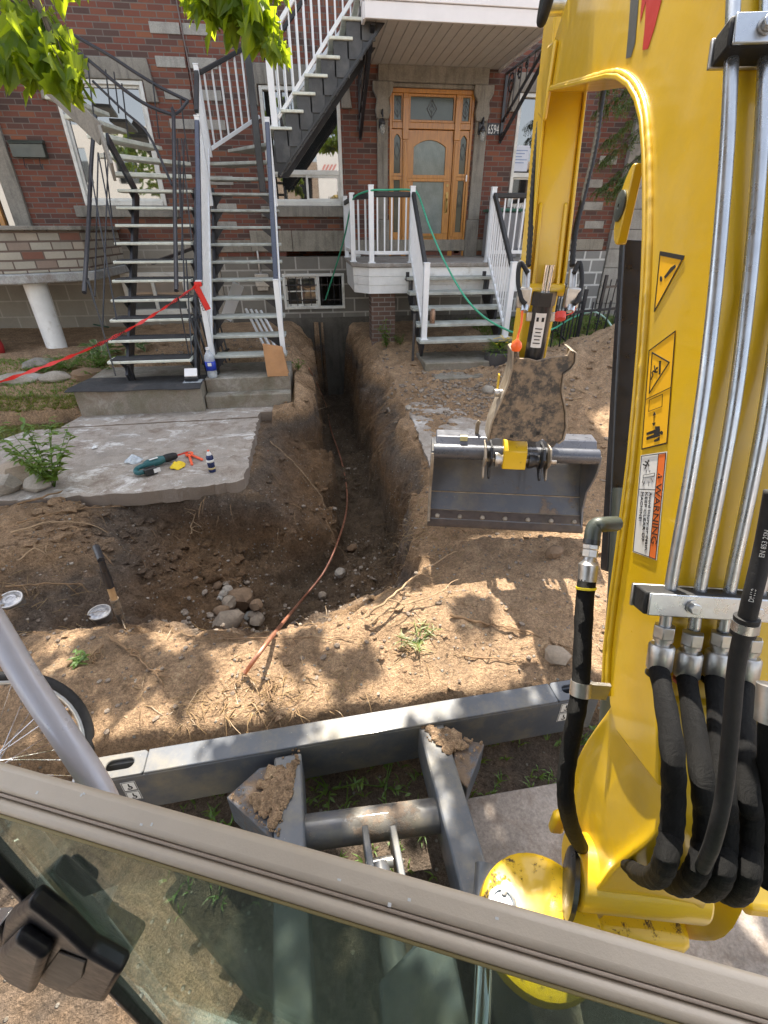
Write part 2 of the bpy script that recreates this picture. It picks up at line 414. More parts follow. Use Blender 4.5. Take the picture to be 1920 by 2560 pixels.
def curtain():
    m, nt, b = nodes('curtained_glass'); k = NT(nt); c = k.coord()
    wv = k.n('TexWave'); wv.bands_direction = 'X'; wv.inputs['Scale'].default_value = 15; wv.inputs['Distortion'].default_value = 2.2; wv.inputs['Detail'].default_value = 3; k.l(c, wv.inputs[0])
    nz = k.noise(c, 6, 5, .7)
    o = k.ramp(wv.outputs['Fac'], [(.1, (.10, .13, .12)), (.9, (.34, .39, .37))])
    o = k.mix(k.ramp(nz, [(.4, 0.), (.7, .6)]), o, (.11, .14, .135))
    k.l(o, b.inputs['Base Color']); b.inputs['Roughness'].default_value = .08; b.inputs['IOR'].default_value = 1.4
    k.l(k.bump(wv.outputs['Fac'], .05, .003), b.inputs['Normal']); return m
M['curtain'] = curtain()
M['lead_glass'] = glassy('leaded_glass', (.075, .09, .065), 1.5, .12, .6)
M['lead_came'] = simple('lead_came', (.03, .03, .03), .5)
M['green_hose'] = simple('green_hose', (.045, .34, .20), .4, 0, .12, 0, 6)
M['pale_hose'] = simple('pale_hose', (.42, .62, .52), .4, 0, .1)
M['dark_hose'] = simple('dark_hose', (.015, .07, .04), .45, 0, .2)
def copper():
    m, nt, b = nodes('copper'); k = NT(nt); c = k.coord()
    n = k.noise(c, 6, 6, .7)
    k.l(k.ramp(n, [(.3, (.30, .115, .065)), (.55, (.62, .29, .19)), (.8, (.78, .42, .31))]), b.inputs['Base Color'])
    k.l(k.ramp(n, [(.3, .55), (.7, .3)]), b.inputs['Roughness']); b.inputs['Metallic'].default_value = .75; return m
M['copper'] = copper()
M['root'] = simple('root', (.22, .135, .07), .85, 0, .3, .4, 14)
M['root_pale'] = simple('root_pale', (.33, .225, .13), .85, 0, .3, .3, 14)
M['paper_bag'] = simple('paper_bag', (.42, .22, .10), .8, 0, .1, .3, 8, 0, 25)
M['red_tape'] = simple('red_tape', (.72, .028, .022), .4, 0, .1)
M['black_ink'] = simple('black_ink', (.012, .012, .012), .6)
M['orange_decal'] = simple('orange_decal', (.78, .17, .03), .45, 0, .05)
M['amber_decal'] = simple('amber_decal', (.85, .46, .012), .4, 0, .05)
M['white_decal'] = simple('white_decal', (.72, .72, .70), .45, 0, .05)
M['red_decal'] = simple('red_decal', (.50, .03, .022), .4, 0, .05)
M['grey_decal'] = simple('grey_decal', (.085, .09, .085), .4, 0, .05)
M['red_plastic'] = simple('red_plastic', (.62, .05, .03), .45)
M['orange_red'] = simple('orange_red', (.82, .12, .045), .4, 0, .1)
M['teal'] = simple('teal_plastic', (.015, .10, .11), .45, 0, .15)
M['yellow_cloth'] = simple('yellow_cloth', (.78, .56, .03), .8, 0, .12, .3)
M['dark_green_metal'] = simple('dark_green_metal', (.05, .06, .05), .42, .1, .15, .1, 10, .2)
M['beige_frame'] = simple('beige_frame', (.62, .53, .42), .42, 0, .05, .12, 12, .1, 400)
M['brown_groove'] = simple('brown_groove', (.40, .32, .25), .5)
M['seal'] = simple('seal', (.30, .24, .10), .6)
M['latch_black'] = simple('latch_black', (.02, .02, .024), .45, 0, .1, .15, 20, .1, 300)
M['pot'] = simple('pot', (.065, .06, .06), .5, 0, .1, .1)
M['red_cover'] = simple('red_cover', (.35, .02, .02), .7)
def leafmat(name, cols, trans=.5):
    m, nt, b = nodes(name); k = NT(nt); g = k.n('ObjectInfo'); geo = k.geo()
    c = k.coord()
    o = k.ramp(k.noise(c, 8.0, 4, .75), [(i / (len(cols) - 1) * .4 + .3, q) for i, q in enumerate(cols)])
    k.l(o, b.inputs['Base Color']); b.inputs['Roughness'].default_value = .45
    tr = k.n('BsdfTranslucent'); k.l(k.mix(.65, o, (.62, .74, .02), 'MIX'), tr.inputs[0])
    mx = k.n('MixShader'); mx.inputs[0].default_value = trans; k.l(b.outputs[0], mx.inputs[1]); k.l(tr.outputs[0], mx.inputs[2])
    k.l(mx.outputs[0], nt.nodes['Material Output'].inputs['Surface']); return m
M['maple'] = leafmat('maple_leaf', [(.045, .105, .014), (.10, .18, .015), (.22, .25, .02)], .6)
M['weed'] = leafmat('weed_leaf', [(.05, .10, .02), (.09, .17, .035), (.14, .22, .06)], .3)
M['hosta'] = leafmat('hosta_leaf', [(.05, .10, .03), (.09, .16, .06), (.14, .2, .09)], .25)
M['hosta_edge'] = leafmat('hosta_edge', [(.34, .38, .22), (.42, .45, .28)], .25)
M['grass'] = leafmat('grass_blade', [(.07, .09, .02), (.14, .15, .04), (.22, .2, .08)], .3)
M['straw'] = leafmat('straw', [(.24, .15, .075), (.36, .24, .12)], .1)
M['spruce'] = leafmat('spruce_needle', [(.03, .055, .02), (.06, .10, .03), (.09, .14, .05)], .2)
M['petal'] = leafmat('petal', [(.8, .5, .02), (.85, .6, .05)], .3)
M['bark'] = simple('bark', (.10, .08, .06), .9, 0, .3, .8, 14)
def cab_glass():
    m = bpy.data.materials.new('cab_glass'); m.use_nodes = True; nt = m.node_tree; k = NT(nt)
    for n in list(nt.nodes):
        if n.type == 'BSDF_PRINCIPLED': nt.nodes.remove(n)
    c = k.coord()
    tr = k.n('BsdfTransparent'); tr.inputs[0].default_value = (.60, .68, .62, 1)
    gl = k.n('BsdfGlossy'); gl.inputs['Roughness'].default_value = .015; gl.inputs[0].default_value = (.9, 1, .95, 1)
    df = k.n('BsdfDiffuse'); df.inputs[0].default_value = (.45, .5, .46, 1)
    lw = k.n('LayerWeight'); lw.inputs['Blend'].default_value = .5
    fr_ = k.math('ADD', k.math('MULTIPLY', k.math('POWER', lw.outputs['Facing'], 5.0), .9), .05)
    m1 = k.n('MixShader'); k.l(fr_, m1.inputs[0]); k.l(tr.outputs[0], m1.inputs[1]); k.l(gl.outputs[0], m1.inputs[2])
    m2 = k.n('MixShader')
    mp = k.n('Mapping'); mp.inputs['Rotation'].default_value = (.3, .9, .2); mp.inputs['Scale'].default_value = (14, 1.5, 1.5); k.l(c, mp.inputs[0])
    sm = k.ramp(k.noise(mp.outputs[0], 3.0, 6, .7), [(.45, .05), (.78, .20)])
    k.l(sm, m2.inputs[0]); k.l(m1.outputs[0], m2.inputs[1]); k.l(df.outputs[0], m2.inputs[2])
    k.l(m2.outputs[0], nt.nodes['Material Output'].inputs['Surface']); return m
M['cab_glass'] = cab_glass()
def clear_plastic(name, tint):
    m = bpy.data.materials.new(name); m.use_nodes = True; nt = m.node_tree; k = NT(nt)
    b = nt.nodes['Principled BSDF']; b.inputs['Base Color'].default_value = (*tint, 1); b.inputs['Roughness'].default_value = .12
    tr = k.n('BsdfTransparent'); tr.inputs[0].default_value = (.9, .93, .95, 1)
    mx = k.n('MixShader'); k.l(k.ramp(k.noise(k.coord(), 18, 4), [(.3, .25), (.7, .6)]), mx.inputs[0]); k.l(tr.outputs[0], mx.inputs[1]); k.l(b.outputs[0], mx.inputs[2])
    k.l(mx.outputs[0], nt.nodes['Material Output'].inputs['Surface']); return m
M['clear'] = clear_plastic('clear_plastic', (.75, .8, .85))
# ------------------------------------------------------------------ ground, pit and trench
def _hash(ix, iy, seed):
    h = (ix.astype(np.int64) * 374761393 + iy.astype(np.int64) * 668265263 + seed * 982451653) & 0x7fffffff
    h = ((h ^ (h >> 13)) * 1274126177) & 0x7fffffff
    return ((h ^ (h >> 16)) & 0xffff) / 65535.0
def vnoise(x, y, seed):
    ix = np.floor(x); iy = np.floor(y); fx = x - ix; fy = y - iy
    fx = fx * fx * (3 - 2 * fx); fy = fy * fy * (3 - 2 * fy)
    a = _hash(ix, iy, seed); b = _hash(ix + 1, iy, seed); c = _hash(ix, iy + 1, seed); d = _hash(ix + 1, iy + 1, seed)
    return (a + (b - a) * fx) * (1 - fy) + (c + (d - c) * fx) * fy - .5
def fbm(x, y, freq, seed, octv=4):
    o = 0; a = 1.0
    for i in range(octv):
        o = o + a * vnoise(x * freq + 17.3 * i, y * freq - 9.1 * i, seed + i); a *= .5; freq *= 2.03
    return o
def ramp1(v, pts): return np.interp(v, [p[0] for p in pts], [p[1] for p in pts])
def sstep(v, a, b):
    t = np.clip((v - a) / (b - a), 0, 1); return t * t * (3 - 2 * t)
def ground(x, y, rough=True):
    x = np.asarray(x, float); y = np.asarray(y, float)
    jx = x + .20 * fbm(x, y, 2.2, 11, 4) + .08 * fbm(x, y, 11, 12, 3)
    jy = y + .14 * fbm(x, y, 2.2, 21, 4) + .08 * fbm(x, y, 11, 22, 3)
    if not rough: jx, jy = x, y
    # ---- yard before the digging
    left = ramp1(y, [(5.2, .0), (5.75, .05), (6.3, .17), (7.2, .33), (20, .37)])
    leftm = ramp1(y, [(5.2, .0), (5.75, .05), (6.05, .22), (6.4, .36), (20, .37)])
    right = ramp1(y, [(3.0, .05), (4.2, .0), (5.7, .02), (7.0, .14), (8.6, .30), (20, .36)])
    t = sstep(x, -.5, .9); base = (left + (leftm - left) * sstep(x, -3.0, -2.7)) * (1 - t) + right * t
    near = ramp1(y, [(-3, -.15), (1.02, -.13), (1.22, -.1), (1.34, .13), (1.7, .15), (2.3, .06), (3.0, .03)])
    near = near + sstep(x, .6, 1.0) * ramp1(y, [(1.7, 0), (2.2, .09), (3.0, .14)])
    base = base + sstep(x, .6, 1.0) * ramp1(y, [(3.0, .12), (3.9, .02), (4.4, 0)])
    base = np.where(y < 3.0, near, base)
    base = base + .10 * np.exp(-((x - .45) / .35) ** 2 - ((y - 1.85) / .22) ** 2)            # clod ridge by the blade
    base = base - .12 * sstep(-x, 1.35, 1.8) * (1 - sstep(y, 1.5, 2.4)) * sstep(y, 1.0, 1.4)
    stepz = (x > -2.92) & (x < -.33) & (y > 5.75) & (y < 6.95)
    base = np.where(stepz, np.minimum(base, .05), base)
    slab = (x < -.6) & (y > 3.75) & (y < 5.95)
    base = np.where(slab, np.minimum(base, -.10), base)
    mnd = np.exp(-((x - 4.2) / 1.7) ** 2 - ((y - 5.7) / 1.5) ** 2); base = base + mnd * (.22 * fbm(x, y, 1.6, 71, 4) + .10 * fbm(x, y, 6.0, 75, 3))
    base = base + 1.05 * np.exp(-((x - 4.9) / 1.45) ** 2 - ((y - 5.7) / 1.35) ** 2) + .28 * np.exp(-((x - 3.0) / .5) ** 2 - ((y - 6.1) / .45) ** 2)
    # ---- trench to the house
    floor = ramp1(jy, [(2.0, -.74), (2.8, -.82), (3.6, -.90), (6, -1.03), (7.5, -1.12), (10.3, -1.16)])
    floor = floor + .10 * np.exp(-((x - .35) / .35) ** 2 - ((y - 3.3) / .35) ** 2) 
    xl = ramp1(jy, [(3.8, -.70), (5.5, -.66), (5.85, -.34), (10.3, -.42)])
    xr = ramp1(jy, [(1.9, .28), (2.2, .46), (2.6, .55), (3.1, .72), (3.6, .9), (4.2, .98), (6, 1.04), (8, .95), (10.3, .85)])
    dl = jx - xl
    zl_far = np.where(stepz, .06, .33) - 1.1 * dl - 9.0 * np.maximum(0, dl - .25)
    zl_near = -.14 - .50 * dl - 7.0 * np.maximum(0, jx - .04)
    kf = sstep(jy, 5.5, 5.95); zl = zl_far * kf + zl_near * (1 - kf)
    dr = xr - jx
    shoulder = ramp1(jy, [(2.5, 3.2), (3.3, 2.4), (3.9, 1.2), (6, 1.3), (7, 1.2), (10.3, 1.2)])
    inner = np.minimum(.74, xr - .12)
    zr = base - shoulder * dr - 7.0 * np.maximum(0, inner - jx)
    # ---- the open pit in front
    jb = y + .45 * (jy - y); zb = -.13 - 5.5 * (3.82 - jb); zb = np.maximum(zb, -.62 - .9 * (3.73 - jb))
    zb = np.where(jx > -.06, -9, zb)
    kk = sstep(jx, -.72, -.40)
    zb = zb * (1 - kk) + kk * (zl_near - 1.9 * np.maximum(0, 3.72 - jy) - 3.0 * np.maximum(0, 3.2 - jy))
    ynear = ramp1(jx, [(-2.4, 2.1), (-1.5, 2.0), (-.9, 1.82), (-.5, 1.70), (0, 1.80), (.3, 2.0), (.6, 2.3)])
    zn = base + .04 - .68 * np.maximum(-.3, jy - ynear) - .35 * np.maximum(0, jy - ynear - .6) 
    zlf = .02 - .50 * (jx + 2.15)
    pit = np.maximum(np.maximum(floor, zn), zlf)
    inpit = jy < 3.86
    z_t = np.maximum(np.maximum(floor, zl), zr)
    z_p = np.maximum(np.maximum(pit, np.where(jx < .3, zb, -9)), zr)
    dig = np.where(inpit, z_p, z_t)
    dig = np.where(jy > 10.19, 9, dig); dig = np.where(jy < 1.6, 9, dig); dig = np.where(jx < -2.6, 9, dig)
    z = np.minimum(base, dig)
    depth = np.clip(base - z, 0, 1)
    if rough:
        a = 1 + 2.2 * np.minimum(depth * 2, 1)
        loose = sstep(y, 1.1, 1.4) * np.where(slab, 0, 1) * (1 - sstep(y, 8.5, 9.6) * .6)
        z = z + loose * (.055 * fbm(x, y, 1.7, 31, 3) + a * .036 * fbm(x, y, 6.5, 41, 4) + a * .019 * fbm(x, y, 25, 51, 3))
        z = z + loose * .05 * np.maximum(0, fbm(x, y, 4.0, 61, 3)) * sstep(x, 1.2, 2.5)
    return z
def gz(x, y): return float(ground(np.array([x]), np.array([y]))[0])
def on_ground(u, v, z0=0.0):
    """point of the terrain seen at photo point (u, v)"""
    d = ray(u, v); lo, hi = .6, 14.0; prev = None
    n = 900
    ts = np.linspace(.6, 12, n); xs = d.x * ts; ys = d.y * ts; zs = CAM_H + d.z * ts
    g = ground(xs, ys); k = np.argmax(zs < g)
    if zs[k] >= g[k]: return atZ(u, v, z0)
    return Vector((xs[k], ys[k], g[k]))
def axis(lo, hi, step, far):
    a = list(np.arange(lo, hi + 1e-6, step)); out = []; s = step; q = lo
    while q > -far: s *= 1.35; q -= s; out.append(q)
    out = out[::-1] + a; s = step; q = a[-1]
    while q < far: s *= 1.35; q += s; out.append(q)
    return np.array(out)
_xs = axis(-3.3, 4.6, .023, 300); _ys = axis(.9, 10.3, .023, 300)
X, Y = np.meshgrid(_xs, _ys); Z = ground(X, Y)
_nx, _ny = len(_xs), len(_ys)
me = bpy.data.meshes.new('ground'); me.vertices.add(_nx * _ny)
me.vertices.foreach_set('co', np.stack([X, Y, Z], -1).astype(np.float32).ravel())
idx = np.arange(_nx * _ny).reshape(_ny, _nx)
quads = np.stack([idx[:-1, :-1], idx[:-1, 1:], idx[1:, 1:], idx[1:, :-1]], -1).reshape(-1, 4)
me.loops.add(len(quads) * 4); me.loops.foreach_set('vertex_index', quads.ravel().astype(np.int32))
me.polygons.add(len(quads)); me.polygons.foreach_set('loop_start', (np.arange(len(quads)) * 4).astype(np.int32))
me.update(calc_edges=True); me.validate()
me.polygons.foreach_set('use_smooth', np.ones(len(quads), bool))
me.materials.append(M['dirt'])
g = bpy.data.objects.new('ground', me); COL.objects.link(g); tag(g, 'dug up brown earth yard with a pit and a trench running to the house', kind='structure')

# concrete path: slab with broken edge on the pit side
def ragged(pts, seg=.07, amp=.012, seed=1, skip=()):
    rnd = random.Random(seed); out = []
    for i in range(len(pts)):
        a = Vector((*pts[i], 0)); b = Vector((*pts[(i + 1) % len(pts)], 0)); n = max(1, int((b - a).length / seg)) if i not in skip else 1
        for k in range(n):
            p = a.lerp(b, k / n)
            if k: p += Vector((rnd.uniform(-amp, amp), rnd.uniform(-amp, amp), 0))
            out.append((p.x, p.y))
    return out
mb = MB()
p1 = ragged([(-4.2, 3.80), (-1.6, 3.79), (-.80, 3.87), (-.735, 3.93), (-.74, 4.6), (-.755, 5.55), (-3.3, 5.5)], .05, .016, 3, (5, 6, 7))
mb.prism(p1, lambda u, v, d: (u + (.02 * mnoise.noise(Vector((u * 9, v * 9, d * 8))) if u > -1.2 else 0), v + (.03 * mnoise.noise(Vector((u * 7, 3, d * 9))) if v < 4 else 0), d), -.125, 0.0)
mb.prism(ragged([(-2.95, 5.51), (-.76, 5.56), (-.74, 5.72), (-.36, 5.74), (-.36, 6.0), (-2.85, 6.0)], .06, .008, 5, (3, 4, 5)), lambda u, v, d: (u, v, d), -.115, .012)
path = mb.build('path', M['slab'], None, 30); tag(path, 'cracked concrete path slab at the stair feet', kind='structure')
# old walkway edge on the far side of the trench
mb = MB(); mb.prism(ragged([(.985, 3.8), (2.3, 3.9), (2.3, 5.75), (1.09, 5.75)], .06, .012, 9, (0, 1)), lambda u, v, d: (u, v, d + .012 * math.sin(v * 7) - .02 * max(0, u - 1.15)), -.085, .034)
o = mb.build('walkway', M['slab'], None, 30); tag(o, 'broken walkway edge across the trench', kind='structure')
# sidewalk behind the blade and the street under the machine
mb = MB()
mb.prism([(.40, -.4), (2.6, -.4), (2.6, 1.03), (.42, .985)], lambda u, v, d: (u, v, d), -.2, -.085)
mb.prism([(-3, -1.2), (.385, -1.2), (.385, -.05), (-3, -.05)], lambda u, v, d: (u, v, d), -.25, -.1)
o = mb.build('sidewalk', M['sidewalk'], None, 30, .006); tag(o, 'grey concrete sidewalk slab beside the blade', kind='structure')
mb = MB(); mb.box((-60, -9, -.3), (60, -1.25, -.22))
o = mb.build('road', simple('asphalt', (.05, .05, .052), .9, 0, .2, .4), None); tag(o, 'asphalt street behind the machine', kind='structure')
# loose pebbles and clods nobody could count
rnd = random.Random(4); mb = MB()
bmI = bmesh.new(); bmesh.ops.create_icosphere(bmI, subdivisions=1, radius=1); _iv = [v.co.copy() for v in bmI.verts]; _if = [tuple(v.index for v in f.verts) for f in bmI.faces]; bmI.free()
px_, py_, ps_ = [], [], []
def scatter(n, fx, fy, smin, smax):
    for _ in range(n): px_.append(fx()); py_.append(fy()); ps_.append(smin + (smax - smin) * rnd.random() ** 3)
scatter(2600, lambda: rnd.uniform(-2.3, 2.4), lambda: rnd.uniform(1.35, 4.2), .003, .016)
scatter(220, lambda: rnd.gauss(-.75, .28), lambda: rnd.gauss(2.75, .3), .005, .03)
scatter(160, lambda: rnd.gauss(.3, .2), lambda: rnd.uniform(2.6, 4.2), .005, .026)
scatter(900, lambda: rnd.gauss(1.9, .5), lambda: rnd.gauss(5.9, .5), .006, .035)
scatter(700, lambda: rnd.uniform(1., 4), lambda: rnd.uniform(4, 8), .005, .03)
scatter(300, lambda: rnd.uniform(-2.6, -.4), lambda: rnd.uniform(6.2, 9), .006, .03)
pz_ = ground(np.array(px_), np.array(py_))
keep = [i for i in range(len(px_)) if not (px_[i] < -.68 and 3.75 < py_[i] < 6.1)]
for i in keep:
    s_ = ps_[i]; R = Matrix.Rotation(rnd.uniform(0, 6), 3, 'Z'); q = (s_ * rnd.uniform(.8, 1.5), s_ * rnd.uniform(.8, 1.2), s_ * rnd.uniform(.5, .9))
    mb.add([Vector((px_[i], py_[i], pz_[i] + q[2] * .35)) + R @ Vector((v.x * q[0] * rnd.uniform(.8, 1.2), v.y * q[1], v.z * q[2])) for v in _iv], _if)
def pebble_mat():
    m, nt, b = nodes('pebbles'); k = NT(nt); c = k.coord()
    k.l(k.ramp(k.noise(c, 22, 3, .6), [(.3, (.12, .092, .07)), (.5, (.21, .165, .125)), (.7, (.34, .30, .25))]), b.inputs['Base Color']); b.inputs['Roughness'].default_value = .9; return m
M['pebbles'] = pebble_mat()
o = mb.build('pebbles', M['pebbles']); tag(o, 'pebbles and clods scattered over the dug earth', 'pebbles', kind='stuff')
# lumps of soil in the colour of the ground, too many to count
rnd = random.Random(14); mb = MB(); cx_, cy_, cs_ = [], [], []
def lumps(n, fx, fy, a, b):
    for _ in range(n): cx_.append(fx()); cy_.append(fy()); cs_.append(a + (b - a) * rnd.random() ** 2.5)
lumps(420, lambda: rnd.uniform(-2.4, 2.6), lambda: rnd.uniform(1.35, 4.0), .006, .028)
lumps(60, lambda: rnd.gauss(.2, .5), lambda: rnd.gauss(1.75, .25), .008, .03)
lumps(250, lambda: rnd.uniform(-.7, 1.0), lambda: rnd.uniform(3.6, 6.0), .01, .04)
lumps(360, lambda: rnd.uniform(1.0, 4.6), lambda: rnd.uniform(3.8, 7.2), .01, .05)
lumps(260, lambda: rnd.uniform(-2.3, -.7), lambda: rnd.uniform(3.0, 3.8), .012, .06)
lumps(260, lambda: rnd.uniform(-2.4, -.4), lambda: rnd.uniform(6.3, 9), .01, .05)
cz_ = ground(np.array(cx_), np.array(cy_))
for x, y, z, s_ in zip(cx_, cy_, cz_, cs_):
    if x < -.66 and 3.75 < y < 5.95: continue
    mb.blob((x, y, z + s_ * .15), (s_ * rnd.uniform(.8, 1.4), s_ * rnd.uniform(.8, 1.2), s_ * rnd.uniform(.4, .7)), rnd.random() * 90, .7, 1, 1.7, rnd.uniform(0, 3))
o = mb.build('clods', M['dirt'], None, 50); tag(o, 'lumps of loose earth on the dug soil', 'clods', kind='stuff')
# ------------------------------------------------------------------ the two brick houses
WY = WALL_Y
ROOF = 11.45
SEAM = -1.68
def wall_panel(mb, x0, x1, z0, z1, holes, y0=WY, y1=WY + .3):
    """wall slab with rectangular openings; holes = [(x0,x1,z0,z1)]"""
    xs = sorted({x0, x1, *[h[0] for h in holes], *[h[1] for h in holes]}); xs = [x for x in xs if x0 <= x <= x1]
    zs = sorted({z0, z1, *[h[2] for h in holes], *[h[3] for h in holes]}); zs = [z for z in zs if z0 <= z <= z1]
    for i in range(len(xs) - 1):
        j = 0
        while j < len(zs) - 1:
            cx = (xs[i] + xs[i + 1]) / 2
            def hole(jj): cz = (zs[jj] + zs[jj + 1]) / 2; return any(h[0] < cx < h[1] and h[2] < cz < h[3] for h in holes)
            if hole(j): j += 1; continue
            k = j
            while k + 1 < len(zs) - 1 and not hole(k + 1): k += 1
            mb.box((xs[i], y0, zs[j]), (xs[i + 1], y1, zs[k + 1])); j = k + 1
DOOR = (1.53, 3.01, 1.47, 3.96)
RWIN = (-.62, .69, 2.30, 3.93)
RW2 = (3.80, 4.78, 2.30, 3.95)
BW = (-.55, .64, .58, 1.21)
LWIN = (-3.74, -2.40, 2.29, 3.93)
LBW = (-3.47, -2.33, .56, 1.26)
LDOOR = (-6.55, -4.95, 1.78, 3.95)
house = thing('brick_house', 'red brick house with orange oak front door and white framed windows', 'house', (1.9, WY, 0))
mb = MB(); up2 = [(x, x + 1.3, z, z + 1.5) for x in (-.6, 1.6, 3.8) for z in (5.2, 8.2) if not (x > 3 and z > 6)]
RLOW = 8.2  # lower unseen roof line, shaped to let sun reach the soil heap
wall_panel(mb, SEAM + .012, 3.6, 1.77, ROOF, [DOOR, RWIN] + [h for h in up2 if h[1] < 3.6]); wall_panel(mb, 3.6, 6.02, 1.77, RLOW, [RW2] + [h for h in up2 if h[0] > 3.6])
mb.box((SEAM + .012, WY + .3, 1.77), (SEAM + .3, WY + 9, ROOF)); mb.box((5.75, WY + .3, 1.77), (6.02, WY + 9, RLOW)); mb.box((SEAM + .3, WY + 8.7, 0), (3.29, WY + 9, ROOF)); mb.box((3.29, WY + 8.7, 0), (5.75, WY + 9, RLOW))
mb.build('wall', M['brick'], house)
def roof_mb(x0, x1):
    mb = MB(); mb.box((x0, WY - .12, ROOF), (x1, WY + 9.1, ROOF + .12)); mb.box((x0, WY - .25, ROOF - .12), (x1, WY - .004, ROOF + .22)); return mb
roof_mb(SEAM + .012, 3.6).build('roof', M['grey_stone'], house); mb = MB(); mb.box((3.602, WY - .2, RLOW + .002), (6.02, WY + 9.1, RLOW + .2)); mb.build('roof', M['grey_stone'], house); mb = MB(); mb.box((3.3, WY + .301, RLOW + .21), (3.6, WY + 9, ROOF)); mb.build('side_wall', M['brick'], house)
# foundation
mb = MB(); wall_panel(mb, SEAM + .012, 6.0, -1.5, 1.495, [BW], WY - .03, WY + .32); mb.build('foundation', M['block_wall'], house)
mb = MB()
for a, b in ((-1.05, -.30), (-.29, .86)): mb.box((a, WY - .045, 1.585), (b, WY + .1, 1.92))
mb.box((.865, WY - .03, 1.58), (SEAM + 7.6, WY + .3, 1.77)); mb.box((SEAM + .012, WY - .03, 1.58), (-1.055, WY + .3, 1.77))
mb.build('water_table', M['limestone'], house, None, .006)
mb = MB(); mb.box((SEAM + .1, WY - .055, -1.6), (6.0, WY - .0305, .42)); mb.build('footing', stone('dark_concrete', (.12, .108, .09), .6), house)  # darker parged concrete below ground level
mb = MB(); mb.box((3.7, WY - .075, .36), (6.0, WY - .031, 1.56)); mb.build('foundation_facing', M['white_joint_block'], house)
# pale accent stones in the brickwork
def accents(lst, parent):
    for x, z, w_ in lst:
        mb = MB(); mb.box((x, WY - .014, z), (x + w_, WY + .05, z + .13)); mb.build('accent_stone', M['pale_stone'], parent, None, .006)
lowb = MB(); lowb.box((SEAM + .012, WY, 1.497), (-.425, WY + .3, 1.768)); lowb.box((.865, WY, 1.497), (6.02, WY + .3, 1.768)); lowb.build('brick_base', M['brick'], house)
accents([(SEAM + .02, 4.86, .5), (SEAM + .02, 4.12 + .36, .44), (SEAM + .02, 4.1, .44), (SEAM + .02, 3.72, .44), (SEAM + .02, 3.35, .44), (SEAM + .02, 2.60, .44), (SEAM + .02, 2.20, .44), (SEAM + .02, 1.93, .4),
         (5.35, 2.62, .3), (5.5, 2.98, .35), (5.35, 2.26, .4), (5.45, 1.95, .4)], house)
mb = MB()
for k in range(22): mb.box((6.022, WY - .10, -.1 + k * .34), (6.75 + .02 * (k % 2), WY + .5, -.1 + k * .34 + .332))
mb.build('stone_pilaster', M['pale_stone'], house, None, .008)

def window_unit(parent, x0, x1, z0, z1, style, pane=None):
    """white frame with panes set in an opening"""
    fr = MB(); t = .055; y0, y1 = WY - .025, WY + .10
    fr.box((x0, y0, z0), (x0 + t, y1, z1)); fr.box((x1 - t, y0, z0), (x1, y1, z1))
    fr.box((x0 + t, y0, z1 - t), (x1 - t, y1, z1)); fr.box((x0 + t, y0 - .03, z0), (x1 - t, y1, z0 + t + .02))
    o = fr.build('window', M['white_frame'], parent, None, .006)
    pn = MB(); pm = pane or M['pane']
    def pane_box(a, b, c, d): pn.box((a, WY + .055, c), (b, WY + .062, d))
    sash = MB()
    def sash_ring(a, b, c, d, s=.035, yy=WY + .02):
        sash.box((a, yy, c), (a + s, yy + .05, d)); sash.box((b - s, yy, c), (b, yy + .05, d)); sash.box((a + s, yy, d - s), (b - s, yy + .05, d)); sash.box((a + s, yy, c), (b - s, yy + .05, c + s))
    if style == 'slider':
        zm = z0 + .30 * (z1 - z0)
        pane_box(x0 + t, x1 - t, zm + .04, z1 - t); sash.box((x0 + t, WY - .01, zm - .03), (x1 - t, WY + .08, zm + .04))
        xm = (x0 + x1) / 2 + .02
        sash_ring(x0 + t, xm + .02, z0 + t + .02, zm - .03, .03, WY + .03); pane_box(x0 + t + .03, xm - .01, z0 + t + .05, zm - .06)
        sash_ring(xm - .02, x1 - t, z0 + t + .02, zm - .03, .04, WY + .0); pn.box((xm + .02, WY + .025, z0 + t + .06), (x1 - t - .04, WY + .031, zm - .07))
    else:
        sash_ring(x0 + t, x1 - t, z0 + t + .02, z1 - t, .035); pane_box(x0 + t + .03, x1 - t - .03, z0 + t + .05, z1 - t - .03)
    pn.build('pane', pm, o); sash.build('sash', M['white_frame'], o, None, .004)
    return o
def surround(parent, x0, x1, z0, z1, sill=True):
    mb = MB(); y0 = WY - .05
    if sill:
        sl = MB(); sl.box((x0 - .17, y0 - .05, z0 - .17), (x1 + .17, WY + .1, z0 - .004)); sl.build('stone_sill', M['grey_stone'], parent, None, .012)
    mb.prism([(x0 - .02, z1 + .005), (x1 + .02, z1 + .005), (x1 + .02, z1 - .26), (x1 + .20, z1 - .26), (x1 + .13, z1 + .26), (x0 - .13, z1 + .26), (x0 - .20, z1 - .26), (x0 - .02, z1 - .26)],
             lambda u, v, d: (u, d, v), y0, WY + .06)
    return mb.build('stone_lintel', M['grey_stone'], parent, None, .012)
window_unit(house, *RWIN, 'slider'); surround(house, *RWIN)
window_unit(house, *RW2, 'slider'); surround(house, *RW2)
for h in up2: window_unit(house, *h, 'plain')
mb = MB(); mb.box((3.84, WY + .028, 2.86), (4.12, WY + .034, 3.24)); o = mb.build('paper_notice', simple('notice_paper', (.62, .66, .74), .6, 0, .06), house)
mb = MB()
for k in range(5): mb.box((3.87, WY + .025, 3.16 - k * .045), (4.09 - .05 * (k % 3), WY + .0275, 3.175 - k * .045))
mb.build('notice_print', simple('notice_print', (.25, .33, .5), .6), o)
